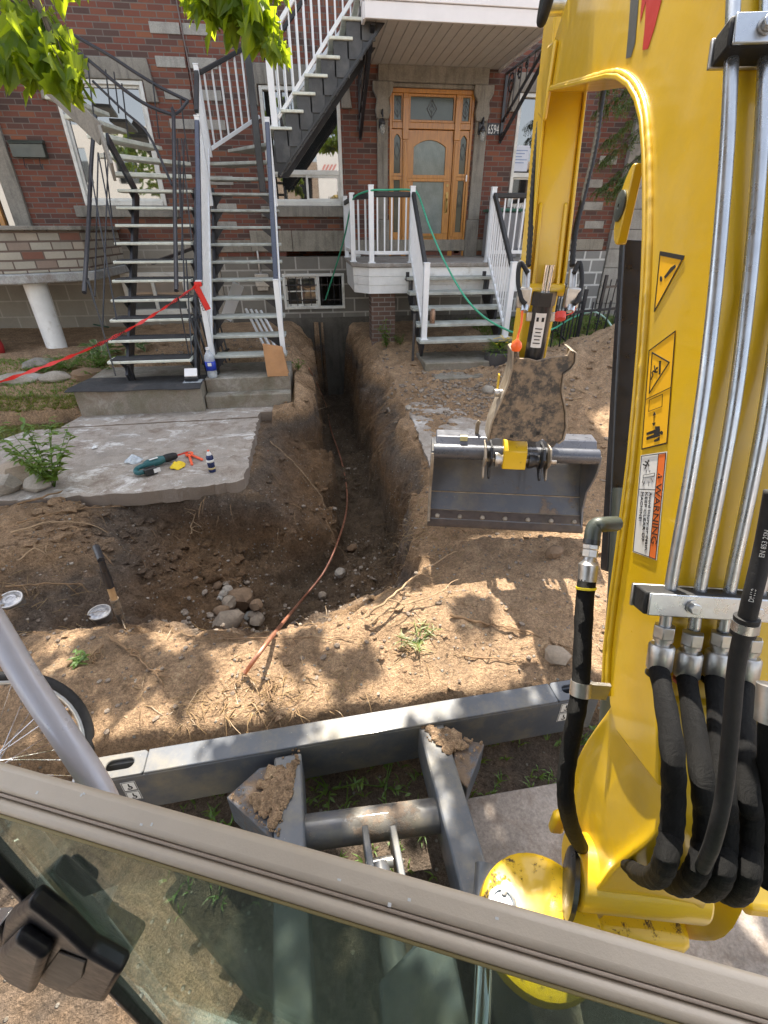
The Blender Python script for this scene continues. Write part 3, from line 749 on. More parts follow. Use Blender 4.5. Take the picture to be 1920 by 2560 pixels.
# rooms behind the glass, so an opening is dark
def room(parent, x0, x1, z0, z1, d=1.6):
    mb = MB(); y0, y1 = WY + .33, WY + d
    mb.quad((x0, y1, z0), (x1, y1, z0), (x1, y1, z1), (x0, y1, z1)); mb.quad((x0, y0, z0), (x0, y1, z0), (x0, y1, z1), (x0, y0, z1)); mb.quad((x1, y0, z0), (x1, y0, z1), (x1, y1, z1), (x1, y1, z0))
    mb.quad((x0, y0, z1), (x0, y1, z1), (x1, y1, z1), (x1, y0, z1)); mb.quad((x0, y0, z0), (x1, y0, z0), (x1, y1, z0), (x0, y1, z0))
    return mb.build('room', simple('room_wall', (.10, .09, .08), .9), parent)
# basement window: left sash closed behind a muntin, right one open; iron bars
x0, x1, z0, z1 = BW
fr = MB(); t = .05; y0, y1 = WY - .06, WY + .06
fr.box((x0, y0, z0), (x0 + t, y1, z1)); fr.box((x1 - t, y0, z0), (x1, y1, z1)); fr.box((x0 + t, y0, z1 - t), (x1 - t, y1, z1)); fr.box((x0 + t, y0, z0), (x1 - t, y1, z0 + t)); fr.box((.10, y0, z0 + t), (.155, y1, z1 - t))
bw = fr.build('basement_window', M['white_frame'], house, None, .006)
sh = MB(); cx = -.2
sh.box((x0 + t, WY, z0 + t), (x0 + t + .03, WY + .04, z1 - t)); sh.box((.07, WY, z0 + t), (.10, WY + .04, z1 - t)); sh.box((x0 + t + .03, WY, z1 - t - .03), (.07, WY + .04, z1 - t)); sh.box((x0 + t + .03, WY, z0 + t), (.07, WY + .04, z0 + t + .04))
sh.box((cx - .01, WY, z0 + .09), (cx + .01, WY + .03, z1 - .08)); sh.box((x0 + .08, WY + .001, .89), (.07, WY + .029, .91))
sh.build('sash', M['white_frame'], bw)
pn = MB(); pn.box((x0 + t + .03, WY + .012, z0 + .08), (.07, WY + .018, z1 - .08)); pn.build('pane', glassy('basement_pane', (.05, .048, .042), 1.8), bw)
br_ = MB()
for k in range(4):
    for s in (0, 1):
        xx = (x0 + .12 + k * .135) if s == 0 else (.20 + k * .115)
        br_.cyl((xx, WY - .03, z0 + .06), (xx, WY - .03, z1 - .06), .007, 6)
for zz in (z0 + .16, z1 - .2): br_.bar((x0 + .05, WY - .035, zz), (x1 - .05, WY - .035, zz), .012, .018)
br_.build('iron_bars', M['black_iron'], bw)
room(bw, x0, x1, z0 - .3, z1 + .1)
mb = MB(); mb.box((.74, WY - .13, 1.16), (.96, WY - .03, 1.50)); mb.box((.74, WY - .14, 1.5), (.97, WY - .03, 1.53)); mb.build('vent_box', M['white_frame'], house, None, .01)
mb = MB(); mb.box((-1.05, WY - .13, 1.0), (-.80, WY - .03, 1.22)); mb.box((-1.03, WY - .10, .93), (-.83, WY - .03, 1.0)); mb.cyl((-.95, WY - .06, 1.22), (-.95, WY - .06, 1.6), .02, 8); mb.build('meter_box', M['zinc_dull'], house, None, .006)
mb = MB(); mb.cyl((-1.26, WY - .05, 1.70), (-1.26, WY, 1.70), .045, 14); mb.build('pipe_cap', M['pale_stone'], house, 30)

# ---- front door set: stone jambs, lintel, oak frame, glass
x0, x1, z0, z1 = DOOR
mb = MB()
for s, xa in ((-1, x0), (1, x1)):
    a, b = (xa - .25, xa - .003) if s < 0 else (xa + .003, xa + .25)
    mb.box((a, WY - .07, z0 - .06), (b, WY + .1, z0 + .62)); mb.box((a + .03, WY - .05, z0 + .62), (b - .03 * (1 - s) / 2 - .0, WY + .1, z1 - .15))
    c = (a + b) / 2
    mb.prism([(c - .10, z1 - .42), (c + .10, z1 - .42), (c + .13, z1 - .30), (c + .10, z1 - .16), (c + .17, z1 - .05), (c + .17, z1 + .06), (c - .17, z1 + .06), (c - .17, z1 - .05), (c - .10, z1 - .16), (c - .13, z1 - .30)], lambda u, v, d: (u, d, v), WY - .11, WY - .02)
mb.box((x0 - .20, WY - .075, z1 + .062), (x1 + .20, WY + .1, z1 + .28)); mb.box((x0 - .02, WY - .045, z1 + .004), (x1 + .02, WY + .1, z1 + .06))
mb.build('door_surround', M['grey_stone'], house, None, .012)
def arch_poly(a, b, c, d, rise, n=10):
    pts = [(a, c), (b, c)]
    for k in range(n + 1):
        t = k / n; x = b + (a - b) * t; pts.append((x, d + rise * (1 - (2 * t - 1) ** 2)))
    return pts
def framed(parent, name, outer, inner, y0, y1, m):
    """flat panel with one opening: strips between two loops of equal length"""
    mb = MB(); n = len(outer)
    v = [(p[0], y0, p[1]) for p in outer] + [(p[0], y0, p[1]) for p in inner] + [(p[0], y1, p[1]) for p in outer] + [(p[0], y1, p[1]) for p in inner]
    f = []
    for i in range(n):
        j = (i + 1) % n
        f += [(i, j, n + j, n + i), (2 * n + i, 3 * n + i, 3 * n + j, 2 * n + j), (n + i, n + j, 3 * n + j, 3 * n + i), (i, 2 * n + i, 2 * n + j, j)]
    mb.add(v, f); return mb
dset = MB()
yd = WY + .02
# casing and mullions
dset.box((x0, yd - .03, z0), (x0 + .045, yd + .1, z1)); dset.box((x1 - .045, yd - .03, z0), (x1, yd + .1, z1)); dset.box((x0 + .045, yd - .03, z1 - .06), (x1 - .045, yd + .1, z1))
ML = (x0 + .235, x0 + .325); MR = (x1 - .325, x1 - .235)
for a, b in (ML, MR):
    dset.box((a, yd - .035, z0), (b, yd + .1, z1 - .062)); dset.box((a + .02, yd - .05, z0 + .35), (b - .02, yd - .036, z1 - .7)); dset.box((a - .008, yd - .055, z1 - .68), (b + .008, yd - .036, z1 - .12))
zt = z1 - .46
for a, b in ((x0 + .046, ML[0] - .001), (ML[1] + .001, MR[0] - .001), (MR[1] + .001, x1 - .046)): dset.box((a, yd - .03, zt - .07), (b, yd + .09, zt + .02))
fd = dset.build('front_door', M['oak'], house, None, .006)
def light(a, b, c, d, w_, name='transom', diamond=True, mat=None):
    mb = framed(None, name, [(a, c), (b, c), (b, d), (a, d)], [(a + w_, c + w_), (b - w_, c + w_), (b - w_, d - w_), (a + w_, d - w_)], yd - .015, yd + .05, None)
    o = mb.build(name, M['oak'], fd, None, .005)
    g_ = MB(); g_.box((a + w_, yd + .02, c + w_), (b - w_, yd + .026, d - w_)); g_.build('glass', mat or M['lead_glass'], o)
    if diamond:
        l = MB(); cx, cz = (a + b) / 2, (c + d) / 2; h = min((d - c) * .36, .12); w2 = h * .72
        P = [(cx, cz - h), (cx + w2, cz), (cx, cz + h), (cx - w2, cz)]
        for i in range(4): l.bar((P[i][0], yd + .016, P[i][1]), (P[(i + 1) % 4][0], yd + .016, P[(i + 1) % 4][1]), .007, .012)
        Q = [(cx, cz - h * .5), (cx + w2 * .5, cz), (cx, cz + h * .5), (cx - w2 * .5, cz)]
        for i in range(4): l.bar((Q[i][0], yd + .015, Q[i][1]), (Q[(i + 1) % 4][0], yd + .015, Q[(i + 1) % 4][1]), .005, .007)
        l.bar((cx, yd + .017, c + w_), (cx, yd + .017, d - w_), .005, .006); l.build('lead_diamond', M['lead_came'], o)
    return o
light(x0 + .047, ML[0] - .002, zt + .022, z1 - .062, .03); light(ML[1] + .002, MR[0] - .002, zt + .022, z1 - .062, .035); light(MR[1] + .002, x1 - .047, zt + .022, z1 - .062, .03)
zd = zt - .075
for a, b in ((x0 + .047, ML[0] - .002), (MR[1] + .002, x1 - .047)):
    # sidelight: arched upper light, tall lower light, panel
    inn = arch_poly(a + .035, b - .035, zd - .62, zd - .14, .07); out = [(a, zd - .66), (b, zd - .66)] + [(b + (a - b) * k / 10, zd) for k in range(11)]
    s_ = framed(None, 's', out, inn, yd - .01, yd + .06, None); s_.box((a, yd - .01, z0), (b, yd + .06, z0 + .42)); s_.box((a, yd - .012, zd - .72), (b, yd + .06, zd - .664))
    s_.box((a, yd - .008, z0 + .421), (a + .035, yd + .06, zd - .721)); s_.box((b - .035, yd - .008, z0 + .421), (b, yd + .06, zd - .721)); s_.box((a + .04, yd - .02, z0 + .06), (b - .04, yd - .0101, z0 + .34))
    so = s_.build('sidelight', M['oak'], fd, None, .004)
    g_ = MB(); g_.box((a + .02, yd + .025, z0 + .40), (b - .02, yd + .031, zd - .70)); g_.box((a + .02, yd + .025, zd - .64), (b - .02, yd + .031, zd - .03)); g_.build('glass', M['lead_glass'], so)
    cx = (a + b) / 2
    for cz, h in ((zd - .30, .12), (zd - 1.0, .13)):
        l = MB(); P = [(cx, cz - h), (cx + .05, cz), (cx, cz + h), (cx - .05, cz)]
        for i in range(4): l.bar((P[i][0], yd + .02, P[i][1]), (P[(i + 1) % 4][0], yd + .02, P[(i + 1) % 4][1]), .006, .009)
        l.build('lead_diamond', M['lead_came'], so)
a, b = ML[1] + .004, MR[0] - .004
inn = arch_poly(a + .11, b - .16 + .03, zd - .64, zd - .24, .10); out = [(a, zd - .69), (b, zd - .69)] + [(b + (a - b) * k / 10, zd - .003) for k in range(11)]
s_ = framed(None, 'leaf', out, inn, yd + .0, yd + .06, None)
s_.box((a, yd, z0 + .004), (b, yd + .06, z0 + .40)); s_.box((a, yd + .001, z0 + .4), (a + .11, yd + .06, zd - .73)); s_.box((b - .13, yd + .001, z0 + .4), (b, yd + .06, zd - .73)); s_.box((a - .0, yd - .012, zd - .74), (b, yd + .059, zd - .691))
s_.box((a + .12, yd - .012, z0 + .08), (b - .14, yd - .0005, z0 + .32))
leaf = s_.build('door_leaf', M['oak'], fd, None, .005)
g_ = MB(); g_.box((a + .1, yd + .025, z0 + .39), (b - .12, yd + .031, zd - .735)); g_.box((a + .1, yd + .025, zd - .65), (b - .12, yd + .031, zd - .1)); g_.build('glass', M['curtain'], leaf)
hd = MB(); hx = b - .065; brass = simple('old_brass', (.38, .27, .10), .35, .9)
hd.box((hx - .022, yd - .012, z0 + .72), (hx + .022, yd, z0 + 1.06)); hd.tube(smooth_path([(hx, yd - .01, z0 + .74), (hx, yd - .06, z0 + .78), (hx, yd - .06, z0 + .92), (hx, yd - .01, z0 + .96)], 5), .011, 8); hd.cyl((hx, yd - .03, z0 + 1.02), (hx, yd, z0 + 1.02), .026, 14)
hd.cyl((hx, yd - .015, z0 + 1.16), (hx, yd, z0 + 1.16), .022, 12)
hd.build('handle', brass, leaf, 35)
ms = MB(); ms.box((a + .28, yd - .016, z0 + .32), (b - .26, yd - .001, z0 + .365)); ms.build('mail_slot', simple('slot', (.2, .12, .04), .4, .6), leaf, None, .004)
bl = MB(); bl.box((x1 - .065, yd - .05, z0 + 1.22), (x1 - .04, yd - .031, z0 + 1.32)); bl.build('door_bell', M['pvc_white'], fd, None, .004)
# house number
text_mesh('house_number', '6594', .185, (3.285, WY - .001, 3.39), (1, 0, 0), (0, 0, 1), simple('number_white', (.72, .72, .7), .5), house, .006, 'LEFT', .56)
mb = MB(); mb.box((3.27, WY - .006, 3.37), (3.535, WY, 3.54)); mb.build('number_plate', M['black_iron'], house)

# ---- left house
lh = thing('brick_house', 'red brick house with grey mailbox and stone faced porch, left of the wall seam', 'house', (-4, WY, 0))
mb = MB(); wall_panel(mb, -9.5, SEAM, 1.77, ROOF, [LWIN, LDOOR, (-3.7, -2.4, 5.2, 6.7)])
mb.box((SEAM - .3, WY + .3, 1.77), (SEAM, WY + 9, ROOF)); mb.box((-9.5, WY + .3, 1.77), (-9.2, WY + 9, ROOF)); mb.box((-9.2, WY + 8.7, 0), (SEAM - .3, WY + 9, ROOF))
mb.build('wall', M['brick'], lh)
roof_mb(-9.5, SEAM).build('roof', M['grey_stone'], lh)
mb = MB(); wall_panel(mb, -9.5, SEAM, -.5, 1.765, [LBW], WY - .03, WY + .3); mb.build('foundation', M['parged_block'], lh)
accents([(SEAM - .52, 4.86, .5), (SEAM - .46, 4.48, .44), (SEAM - .46, 4.1, .44), (SEAM - .42, 3.72, .4), (SEAM - .42, 3.35, .4)], lh)
window_unit(lh, *LWIN, 'plain'); surround(lh, *LWIN); window_unit(lh, -3.7, -2.4, 5.2, 6.7, 'plain')
x0, x1, z0, z1 = LBW
fr = MB(); t = .07
fr.box((x0, WY - .07, z0), (x0 + t, WY + .1, z1)); fr.box((x1 - t, WY - .07, z0), (x1, WY + .1, z1)); fr.box((x0 + t, WY - .07, z1 - t), (x1 - t, WY + .1, z1)); fr.box((x0 + t, WY - .09, z0 - .02), (x1 - t, WY + .1, z0 + t)); fr.box((-2.98, WY - .02, z0 + t), (-2.92, WY + .05, z1 - t))
bw2 = fr.build('basement_window', M['white_frame'], lh, None, .008)
pn = MB(); pn.box((x0 + t, WY + .02, z0 + t), (x1 - t, WY + .026, z1 - t)); pn.build('pane', glassy('grey_pane', (.12, .13, .14), 1.9), bw2)
# left door in its stone opening
x0, x1, z0, z1 = LDOOR
mb = MB(); mb.box((x1 + .004, WY - .06, 1.6), (x1 + .27, WY + .1, z1 + .3)); mb.box((x0 - .2, WY - .06, z1 + .004), (x1, WY + .1, z1 + .3)); mb.build('door_surround', M['grey_stone'], lh, None, .012)
mb = MB(); mb.box((x1 - .25, WY - .0, z0), (x1 - .17, WY + .1, z1)); mb.box((x0, WY, z0), (x0 + .07, WY + .1, z1)); mb.box((x1 - .62, WY - .02, z0), (x1 - .50, WY + .1, z1 - .01)); mb.box((x0 + .07, WY, z1 - .1), (x1 - .63, WY + .09, z1)); mb.box((x0 + .071, WY + .02, z0), (x1 - .621, WY + .08, z0 + .9))
d2 = mb.build('side_door', M['oak'], lh, None, .006)
pn = MB(); pn.box((x0 + .05, WY + .06, z0), (x1, WY + .066, z1)); pn.build('glass', M['pane'], d2)
# mailbox and cable on the wall
mb = MB(); mx, mz = FX(62, 322) + .02, FZ(62, 322)
mb.box((mx - .25, WY - .11, mz - .12), (mx + .25, WY, mz + .06)); mb.prism([(WY - .13, mz + .06), (WY, mz + .06), (WY, mz + .12), (WY - .10, mz + .10)], lambda u, v, d: (d, u, v), mx - .26, mx + .26)
mbx = mb.build('mailbox', M['dark_green_metal'], None, None, .008); tag(mbx, 'dark grey metal mailbox on the brick wall left of the stairs', 'mailbox')
mb = MB()
for s in (-.12, .12): mb.tube(smooth_path([(mx + s, WY - .05, mz - .12), (mx + s, WY - .09, mz - .22), (mx + s + .03, WY - .12, mz - .26), (mx + s + .05, WY - .12, mz - .20)], 5), .006, 6)
mb.build('newspaper_hook', M['black_iron'], mbx)
mb = MB(); mb.tube(smooth_path([(SEAM + .02, WY - .02, 7.3), (SEAM + .0, WY - .02, 5), (SEAM + .04, WY - .025, 3.9), (SEAM - .02, WY - .02, 3.3)], 6), .011, 6)
o = mb.build('wall_cable', simple('cable', (.16, .13, .12), .7)); tag(o, 'thin brown cable running down the brick seam', 'cable')

# wall lanterns
def wall_lamp(x, z, label):
    t = thing('wall_lamp', label, 'lamp', (x, WY - .07, z), 'lanterns beside the front door')
    mb = MB(); mb.box((x - .045, WY - .085, z - .03), (x + .045, WY - .05, z + .2)); mb.tube(smooth_path([(x, WY - .07, z + .12), (x, WY - .17, z + .19), (x, WY - .19, z + .10)], 6), .014, 8); mb.lathe([(.015, .06), (.042, .03), (.052, -.01), (.048, -.018)], (x, WY - .19, z + .02), n=14); mb.build('bracket', M['black_iron'], t, 40)
    mb = MB(); mb.lathe([(.040, 0), (.046, -.05), (.036, -.11), (.015, -.135), (0, -.137)], (x, WY - .19, z), n=14); mb.build('shade', clear_plastic('lamp_glass', (.5, .52, .5)), t, True)
_p = atY(827, 268, 9.98); wall_lamp(_p.x, _p.z, label='black wall lantern left of the oak front door')
_p = atY(1044, 284, 9.98); wall_lamp(_p.x, _p.z, label='black wall lantern between the oak door and the house number')

# ---- balcony over the door with iron brackets
bal = thing('balcony', 'white clad balcony with ribbed soffit over the front door', 'balcony', (2.1, 9.2, 4.2))
BX0, BX1, BY = .90, 3.40, 8.15
mb = MB(); mb.box((BX0, BY, 4.37), (BX1, WY - .004, 4.50)); mb.build('deck', M['porch_concrete'], bal)
mb = MB()
mb.box((BX0, BY - .02, 4.20), (BX1, BY + .02, 4.36)); mb.box((BX0 - .012, BY - .04, 4.365), (BX1 + .012, BY + .02, 4.62)); mb.box((BX0 - .02, BY + .021, 4.20), (BX0 + .02, WY - .01, 4.362)); mb.box((BX0 - .03, BY + .021, 4.365), (BX0 + .02, WY - .01, 4.62)); mb.box((BX1 - .02, BY + .021, 4.20), (BX1 + .02, WY - .01, 4.62))
mb.build('fascia', M['pvc_white'], bal, None, .006)
mb = MB(); n = 17; wd = (BX1 - BX0 - .05) / n
for k in range(n):
    xa = BX0 + .025 + k * wd
    mb.box((xa + .006, BY + .03, 4.235), (xa + wd - .006, WY - .01, 4.245))
    mb.box((xa - .001, BY + .03, 4.246), (xa + wd + .001, WY - .01, 4.256))
mb.build('soffit', M['soffit'], bal)
def iron_bracket(x, scroll):
    mb = MB()
    mb.bar((x, WY - .03, 3.26), (x, WY - .03, 4.20), .05, .022, (0, 1, 0)); mb.bar((x, WY - .05, 4.19), (x, BY + .12, 4.19), .05, .022)
    mb.bar((x, WY - .03, 3.30), (x, BY + .16, 4.17), .05, .03); mb.bar((x, WY - .03, 3.55), (x, BY + .5, 4.17), .04, .02)
    mb.bar((x, WY - .03, 3.26), (x, WY - .10, 3.40), .03, .03)
    for (cy, cz, r) in ((WY - .28, 4.0, .16), (WY - .62, 4.06, .09), (WY - .9, 4.10, .06)):
        pts = []
        for k in range(26):
            a = k / 25 * 4.2 * math.pi / 1.5; rr = r * (1 - .75 * k / 25); pts.append((x, cy + rr * math.cos(a), cz + rr * math.sin(a)))
        mb.tube(pts, .011, 6)
    for k in range(6): mb.bar((x, WY - .2 - k * .25, 4.18), (x, WY - .16 - k * .25, 3.52 + k * .125), .014, .014)
    return mb.build('iron_bracket', M['black_iron'], bal)
iron_bracket(BX0 + .12, 1); iron_bracket(BX1 + .13, 1)
# balcony over the left porch: only its bracket and underside edge come into view
lb = thing('balcony', 'dark underside and iron bracket of a balcony over the left door', 'balcony', (-6, 9.3, 4.3))
mb = MB(); mb.box((-7.6, 8.3, 4.35), (-4.45, WY - .004, 4.5)); mb.build('deck', M['grey_stone'], lb)
mb = MB(); bx = -4.75
mb.bar((bx, WY - .03, 3.45), (bx, WY - .03, 4.34), .06, .03, (0, 1, 0)); mb.bar((bx, WY - .04, 3.45), (bx, 8.7, 4.34), .07, .05); mb.bar((bx - .05, WY - .03, 3.42), (bx + .05, WY - .03, 3.42), .1, .1); mb.build('iron_bracket', M['black_iron'], lb)
# neighbour further right so the row goes on behind the boom
nb = thing('brick_house', 'neighbouring brick house beyond the pale stone pilaster', 'house', (9, WY, 0))
mb = MB(); mb.box((6.78, WY + .02, .4), (13, WY + 9, 8.0)); mb.build('wall', M['brick'], nb)
mb = MB(); mb.box((6.78, WY - .02, -.4), (13, WY + .015, .395)); mb.build('foundation', M['block_wall'], nb)

# ---- across the street: what the windows mirror
op = thing('apartment_building', 'sunlit pale brick building across the street behind the machine', 'building', (0, -17, 0))
mb = MB(); wall_panel(mb, -22, -3.2, -.2, 7.2, [(x, x + 1.3, z, z + 1.7) for x in (-20, -17, -14.2, -11.4, -8.6, -5.8) for z in (1.2, 4.4)], -17.3, -17.0)
mb.build('white_wall', simple('stucco', (.78, .76, .72), .8, 0, .08, .2), op)
mb = MB(); wall_panel(mb, -3.19, .9, -.2, 5.6, [(-2.6, -1.4, 1.2, 3.0), (-.6, .5, 1.2, 3.0), (-.3, .5, 3.6, 5.0)], -17.3, -17.0); wall_panel(mb, 4.2, 20, -.2, 5.8, [(x, x + 1.3, z, z + 1.6) for x in (5, 8, 11, 14) for z in (1.2, 3.8)], -17.3, -17.0)
mb.build('wall', brick_material('pale_brick', .22, .075, .01, [(0, (.32, .22, .15)), (1, (.46, .34, .25))], (.45, .42, .38), .01), op)
mb = MB(); mb.box((-22, -17.9, 0), (20, -17.8, 5.5)); mb.build('window', M['pane'], op)
mb = MB(); mb.box((.91, -17.05, -.2), (4.19, -16.9, 6.6)); tp = mb.build('white_tarp', simple('tarp', (.80, .79, .78), .6, 0, .05, .4, 2, 0, 3), op)
for j in range(3):
    for i in range(2):
        mb = MB()
        for q in range(4): mb.add([(1.2 + i * 1.5 + q * .22 + dx, -16.89, 1.4 + j * 1.9 + dz) for dx, dz in ((0, 0), (.12, 0), (.32, .3), (.2, .3))], [(0, 1, 2, 3)])
        mb.build('red_print', simple('faded_red', (.62, .22, .2), .6), tp)
st_ = thing('street_tree', 'leafy street tree across the road', 'tree', (-7.2, -11, 0))
MB().tube([(-7.2, -11, -.2), (-7.1, -11, 2.5), (-7.3, -11, 5.5)], [.2, .15, .05], 10).build('trunk', M['bark'], st_, True)
rnd = random.Random(31); mb = MB()
for k in range(900):
    c = rnd.choice(((-7.6, -11, 4.4, 1.3), (-6.4, -11.4, 5.2, 1.2), (-8.6, -10.8, 5.4, 1.0), (-6.2, -10.8, 3.3, .7), (-1.8, -14, 5.3, .9))); q = Vector((rnd.gauss(0, .5), rnd.gauss(0, .5), rnd.gauss(0, .45))) * c[3]; p = Vector(c[:3]) + q; a = Vector((rnd.gauss(0, 1), rnd.gauss(0, 1), rnd.gauss(0, 1))).normalized() * .2; b = a.orthogonal().normalized() * .12; mb.add([p - a, p + b, p + a, p - b], [(0, 1, 2, 3)])
mb.build('crown', M['weed'], st_)
# ------------------------------------------------------------------ concrete steps at the foot of the stairs
def step_block(x0, x1, y0, y1, z0, z1, seed):
    mb = MB(); nx = 14; rnd = random.Random(seed)
    front = [(x0 + (x1 - x0) * k / nx, y0 + rnd.uniform(-.006, .006)) for k in range(nx + 1)]
    mb.prism(front + [(x1, y1), (x0, y1)], lambda u, v, d: (u, v, d), z0, z1); return mb
csp = thing('concrete_steps', 'weathered concrete steps under the two outdoor staircases', 'steps', (-1.5, 5.9, 0))
step_block(-2.86, -1.42, 5.86, 6.9, -.1, .335, 1).build('landing', M['step'], csp, 30, .012)
step_block(-1.41, -.36, 5.93, 6.10, -.1, .175, 2).build('step', M['step'], csp, 30, .012)
step_block(-1.41, -.36, 6.102, 6.9, -.1, .345, 3).build('step', M['step'], csp, 30, .012)

M['weathered_black'] = simple('weathered_black', (.05, .052, .055), .55, 0, .35, .1, 5, 0, 60, .4, (.12, .12, .115))
# ------------------------------------------------------------------ helpers for treads and railings
def tread_mb(xl, xr, y, z, run=.25, th=.034, over=0.0):
    mb = MB(); r = .016
    mb.prism([(y + run, z), (y + r, z), (y, z - r * .5), (y, z - th + r * .4), (y + r, z - th), (y + run, z - th)], lambda u, v, d: (d, u, v), xl, xr); return mb
def balusters(parent, a, b, n, h0, h1, r, m, name='baluster', sq=True):
    """each baluster a mesh of its own; a,b = rail foot points"""
    a, b = Vector(a), Vector(b)
    for k in range(n):
        p = a.lerp(b, (k + .5) / n); mb = MB()
        if sq: mb.bar(p + Vector((0, 0, h0)), p + Vector((0, 0, h1)), r * 2, r * 2, (b - a).cross(Vector((0, 0, 1))))
        else: mb.tube([p + Vector((0, 0, h0)), p + Vector((0, 0, h1))], r, 6)
        mb.build(name, m, parent)

# ------------------------------------------------------------------ black staircase, left
ls = thing('outdoor_staircase', 'black iron staircase with rubber covered white edged treads, left one', 'staircase', (-2, 6.1, .34))
RIS, RUN_L, Y0L, Z0L = .2, .21, 6.05, .60
XL0, XL1 = -2.47, -1.52
for k in range(10):
    y, z = Y0L + RUN_L * k, Z0L + RIS * k
    t = tread_mb(XL0, XL1, y, z).build('tread', M['tread_nose'], ls)
    if k < 6:
        mb = MB(); mb.box((XL0 + .03, y + .015, z + .001), (XL1 - .01, y + .26, z + .012)); mb.build('rubber_cover', M['rubber_mat'], t, None, .004)
# turning treads: they swing left, up towards the wall of the left house
for k, (ua, va, ub, vb) in enumerate(((240, 370, 414, 377), (230, 329, 412, 350), (222, 287, 350, 316), (178, 246, 276, 280), (138, 203, 236, 243), (92, 160, 190, 205), (40, 118, 140, 162))):
    z = Z0L + RIS * (10 + k); p0 = atZ(ua, va, z); p1 = atZ(ub, vb, z); d = (p1 - p0).normalized(); n_ = Vector((-d.y, d.x, 0))
    q = [p0, p1, p1 + n_ * .30, p0 + n_ * .26]
    mb = MB(); mb.prism([(v.x, v.y) for v in q], lambda u, v, dd: (u, v, dd), z - .05, z); mb.build('tread', M['tread_nose'], ls, None, .008)
# stringers: plate under the middle-left and right with saw-tooth brackets
def stringer(x, w_, y0, z0, y1, z1, h, m, parent, name='stringer'):
    mb = MB(); mb.bar((x, y0, z0), (x, y1, z1), w_, h, (0, 0, 1)); return mb.build(name, m, parent)
for x in (XL0 + .18, XL1 + .03):
    stringer(x, .03, Y0L + .05, Z0L - .22, Y0L + RUN_L * 10, Z0L + RIS * 10 - .22, .16, M['black_iron'], ls)
    for k in range(10):
        y, z = Y0L + RUN_L * k, Z0L + RIS * k - .036
        mb = MB(); mb.prism([(y + .02, z), (y + .24, z), (y + .24, z - .15), (y + .16, z - .11)], lambda u, v, d: (d, u, v), x - .045, x - .015); mb.build('tread_bracket', M['black_iron'], ls)
mb = MB(); mb.bar((XL0 + .18, Y0L + .12, .33), (XL0 + .18, Y0L + .12, .56), .07, .07); mb.bar((XL0 + .18, Y0L + RUN_L * 10, Z0L + RIS * 10 - .22), atZ(232, 300, 2.85), .03, .14); mb.build('carriage', M['black_iron'], ls)
mb = MB(); mb.bar((XL0 + .35, Y0L + 1.5, 1.55), (-1.78, WY - .06, 1.74), .04, .04); mb.box((-1.88, WY - .065, 1.64), (-1.68, WY - .05, 1.84)); mb.build('wall_stay', M['black_iron'], ls)
mb = MB(); mb.bar(atZ(245, 372, 2.5), atZ(218, 290, 2.9), .03, .2); mb.bar(atZ(219, 292, 2.9), atZ(36, 118, 3.72), .03, .22); mb.build('stringer', M['grey_stone'], ls)
# railings: thick handrail tubes and thin pickets, plainly crossing like in old ironwork
def P(u, v, y): return atY(u, v, y)
hl = MB(); hl.tube(smooth_path([P(182, 632, 5.95), P(186, 570, 6.3), P(192, 470, 7.0), P(198, 340, 7.85), P(206, 250, 8.2)], 6), .024, 10); hl.build('handrail', M['black_iron'], ls, 40)
hl = MB(); hl.tube(smooth_path([P(381, 628, 5.95), P(379, 520, 6.6), P(377, 400, 7.3), P(375, 260, 8.1), P(372, 235, 8.3)], 6), .024, 10); hl.build('handrail', M['black_iron'], ls, 40)
for (u0, v0, u1, v1, ya, yb) in ((188, 605, 222, 708, 6.05, 6.0), (205, 640, 212, 330, 6.35, 7.9), (222, 705, 234, 320, 6.0, 8.1), (212, 330, 250, 530, 7.7, 6.9), (196, 370, 252, 690, 7.4, 6.05), (225, 330, 242, 470, 8.0, 7.3), (250, 812, 190, 600, 6.0, 6.15)):
    mb = MB(); mb.tube([P(u0, v0, ya), P(u1, v1, yb)], .009, 6); mb.build('picket', M['black_iron'], ls)
for (u0, v0, u1, v1, ya, yb) in ((384, 640, 409, 770, 6.0, 6.02), (388, 330, 399, 640, 7.8, 6.3), (398, 300, 392, 560, 8.1, 6.8), (392, 300, 414, 520, 8.2, 7.0), (383, 300, 390, 470, 8.0, 7.2), (402, 560, 414, 765, 6.6, 6.03)):
    mb = MB(); mb.tube([P(u0, v0, ya), P(u1, v1, yb)], .009, 6); mb.build('picket', M['black_iron'], ls)
# upper railing sweeping up left
for pts, r in (([(406, 218, 8.45), (345, 188, 8.6), (290, 155, 8.7), (240, 122, 8.8), (180, 88, 8.9), (130, 60, 8.95)], .021), ([(372, 248, 8.2), (320, 228, 8.3), (270, 195, 8.35), (215, 150, 8.4), (165, 108, 8.5)], .021), ([(406, 218, 8.45), (388, 240, 8.3), (372, 248, 8.2)], .019), ([(372, 400, 7.6), (320, 290, 8.2), (268, 240, 8.4), (200, 175, 8.45)], .016)):
    mb = MB(); mb.tube(smooth_path([P(*q) for q in pts], 6), r, 8); mb.build('handrail', M['black_iron'], ls, 40)
for u, va, vb, y in ((188, 128, 250, 8.42), (246, 155, 245, 8.75), (263, 180, 300, 8.4), (330, 180, 300, 8.6), (390, 212, 350, 8.45), (228, 150, 230, 8.42)):
    mb = MB(); mb.tube([P(u, va, y), P(u + (vb - va) * .12, vb, y)], .010, 6); mb.build('picket', M['black_iron'], ls)

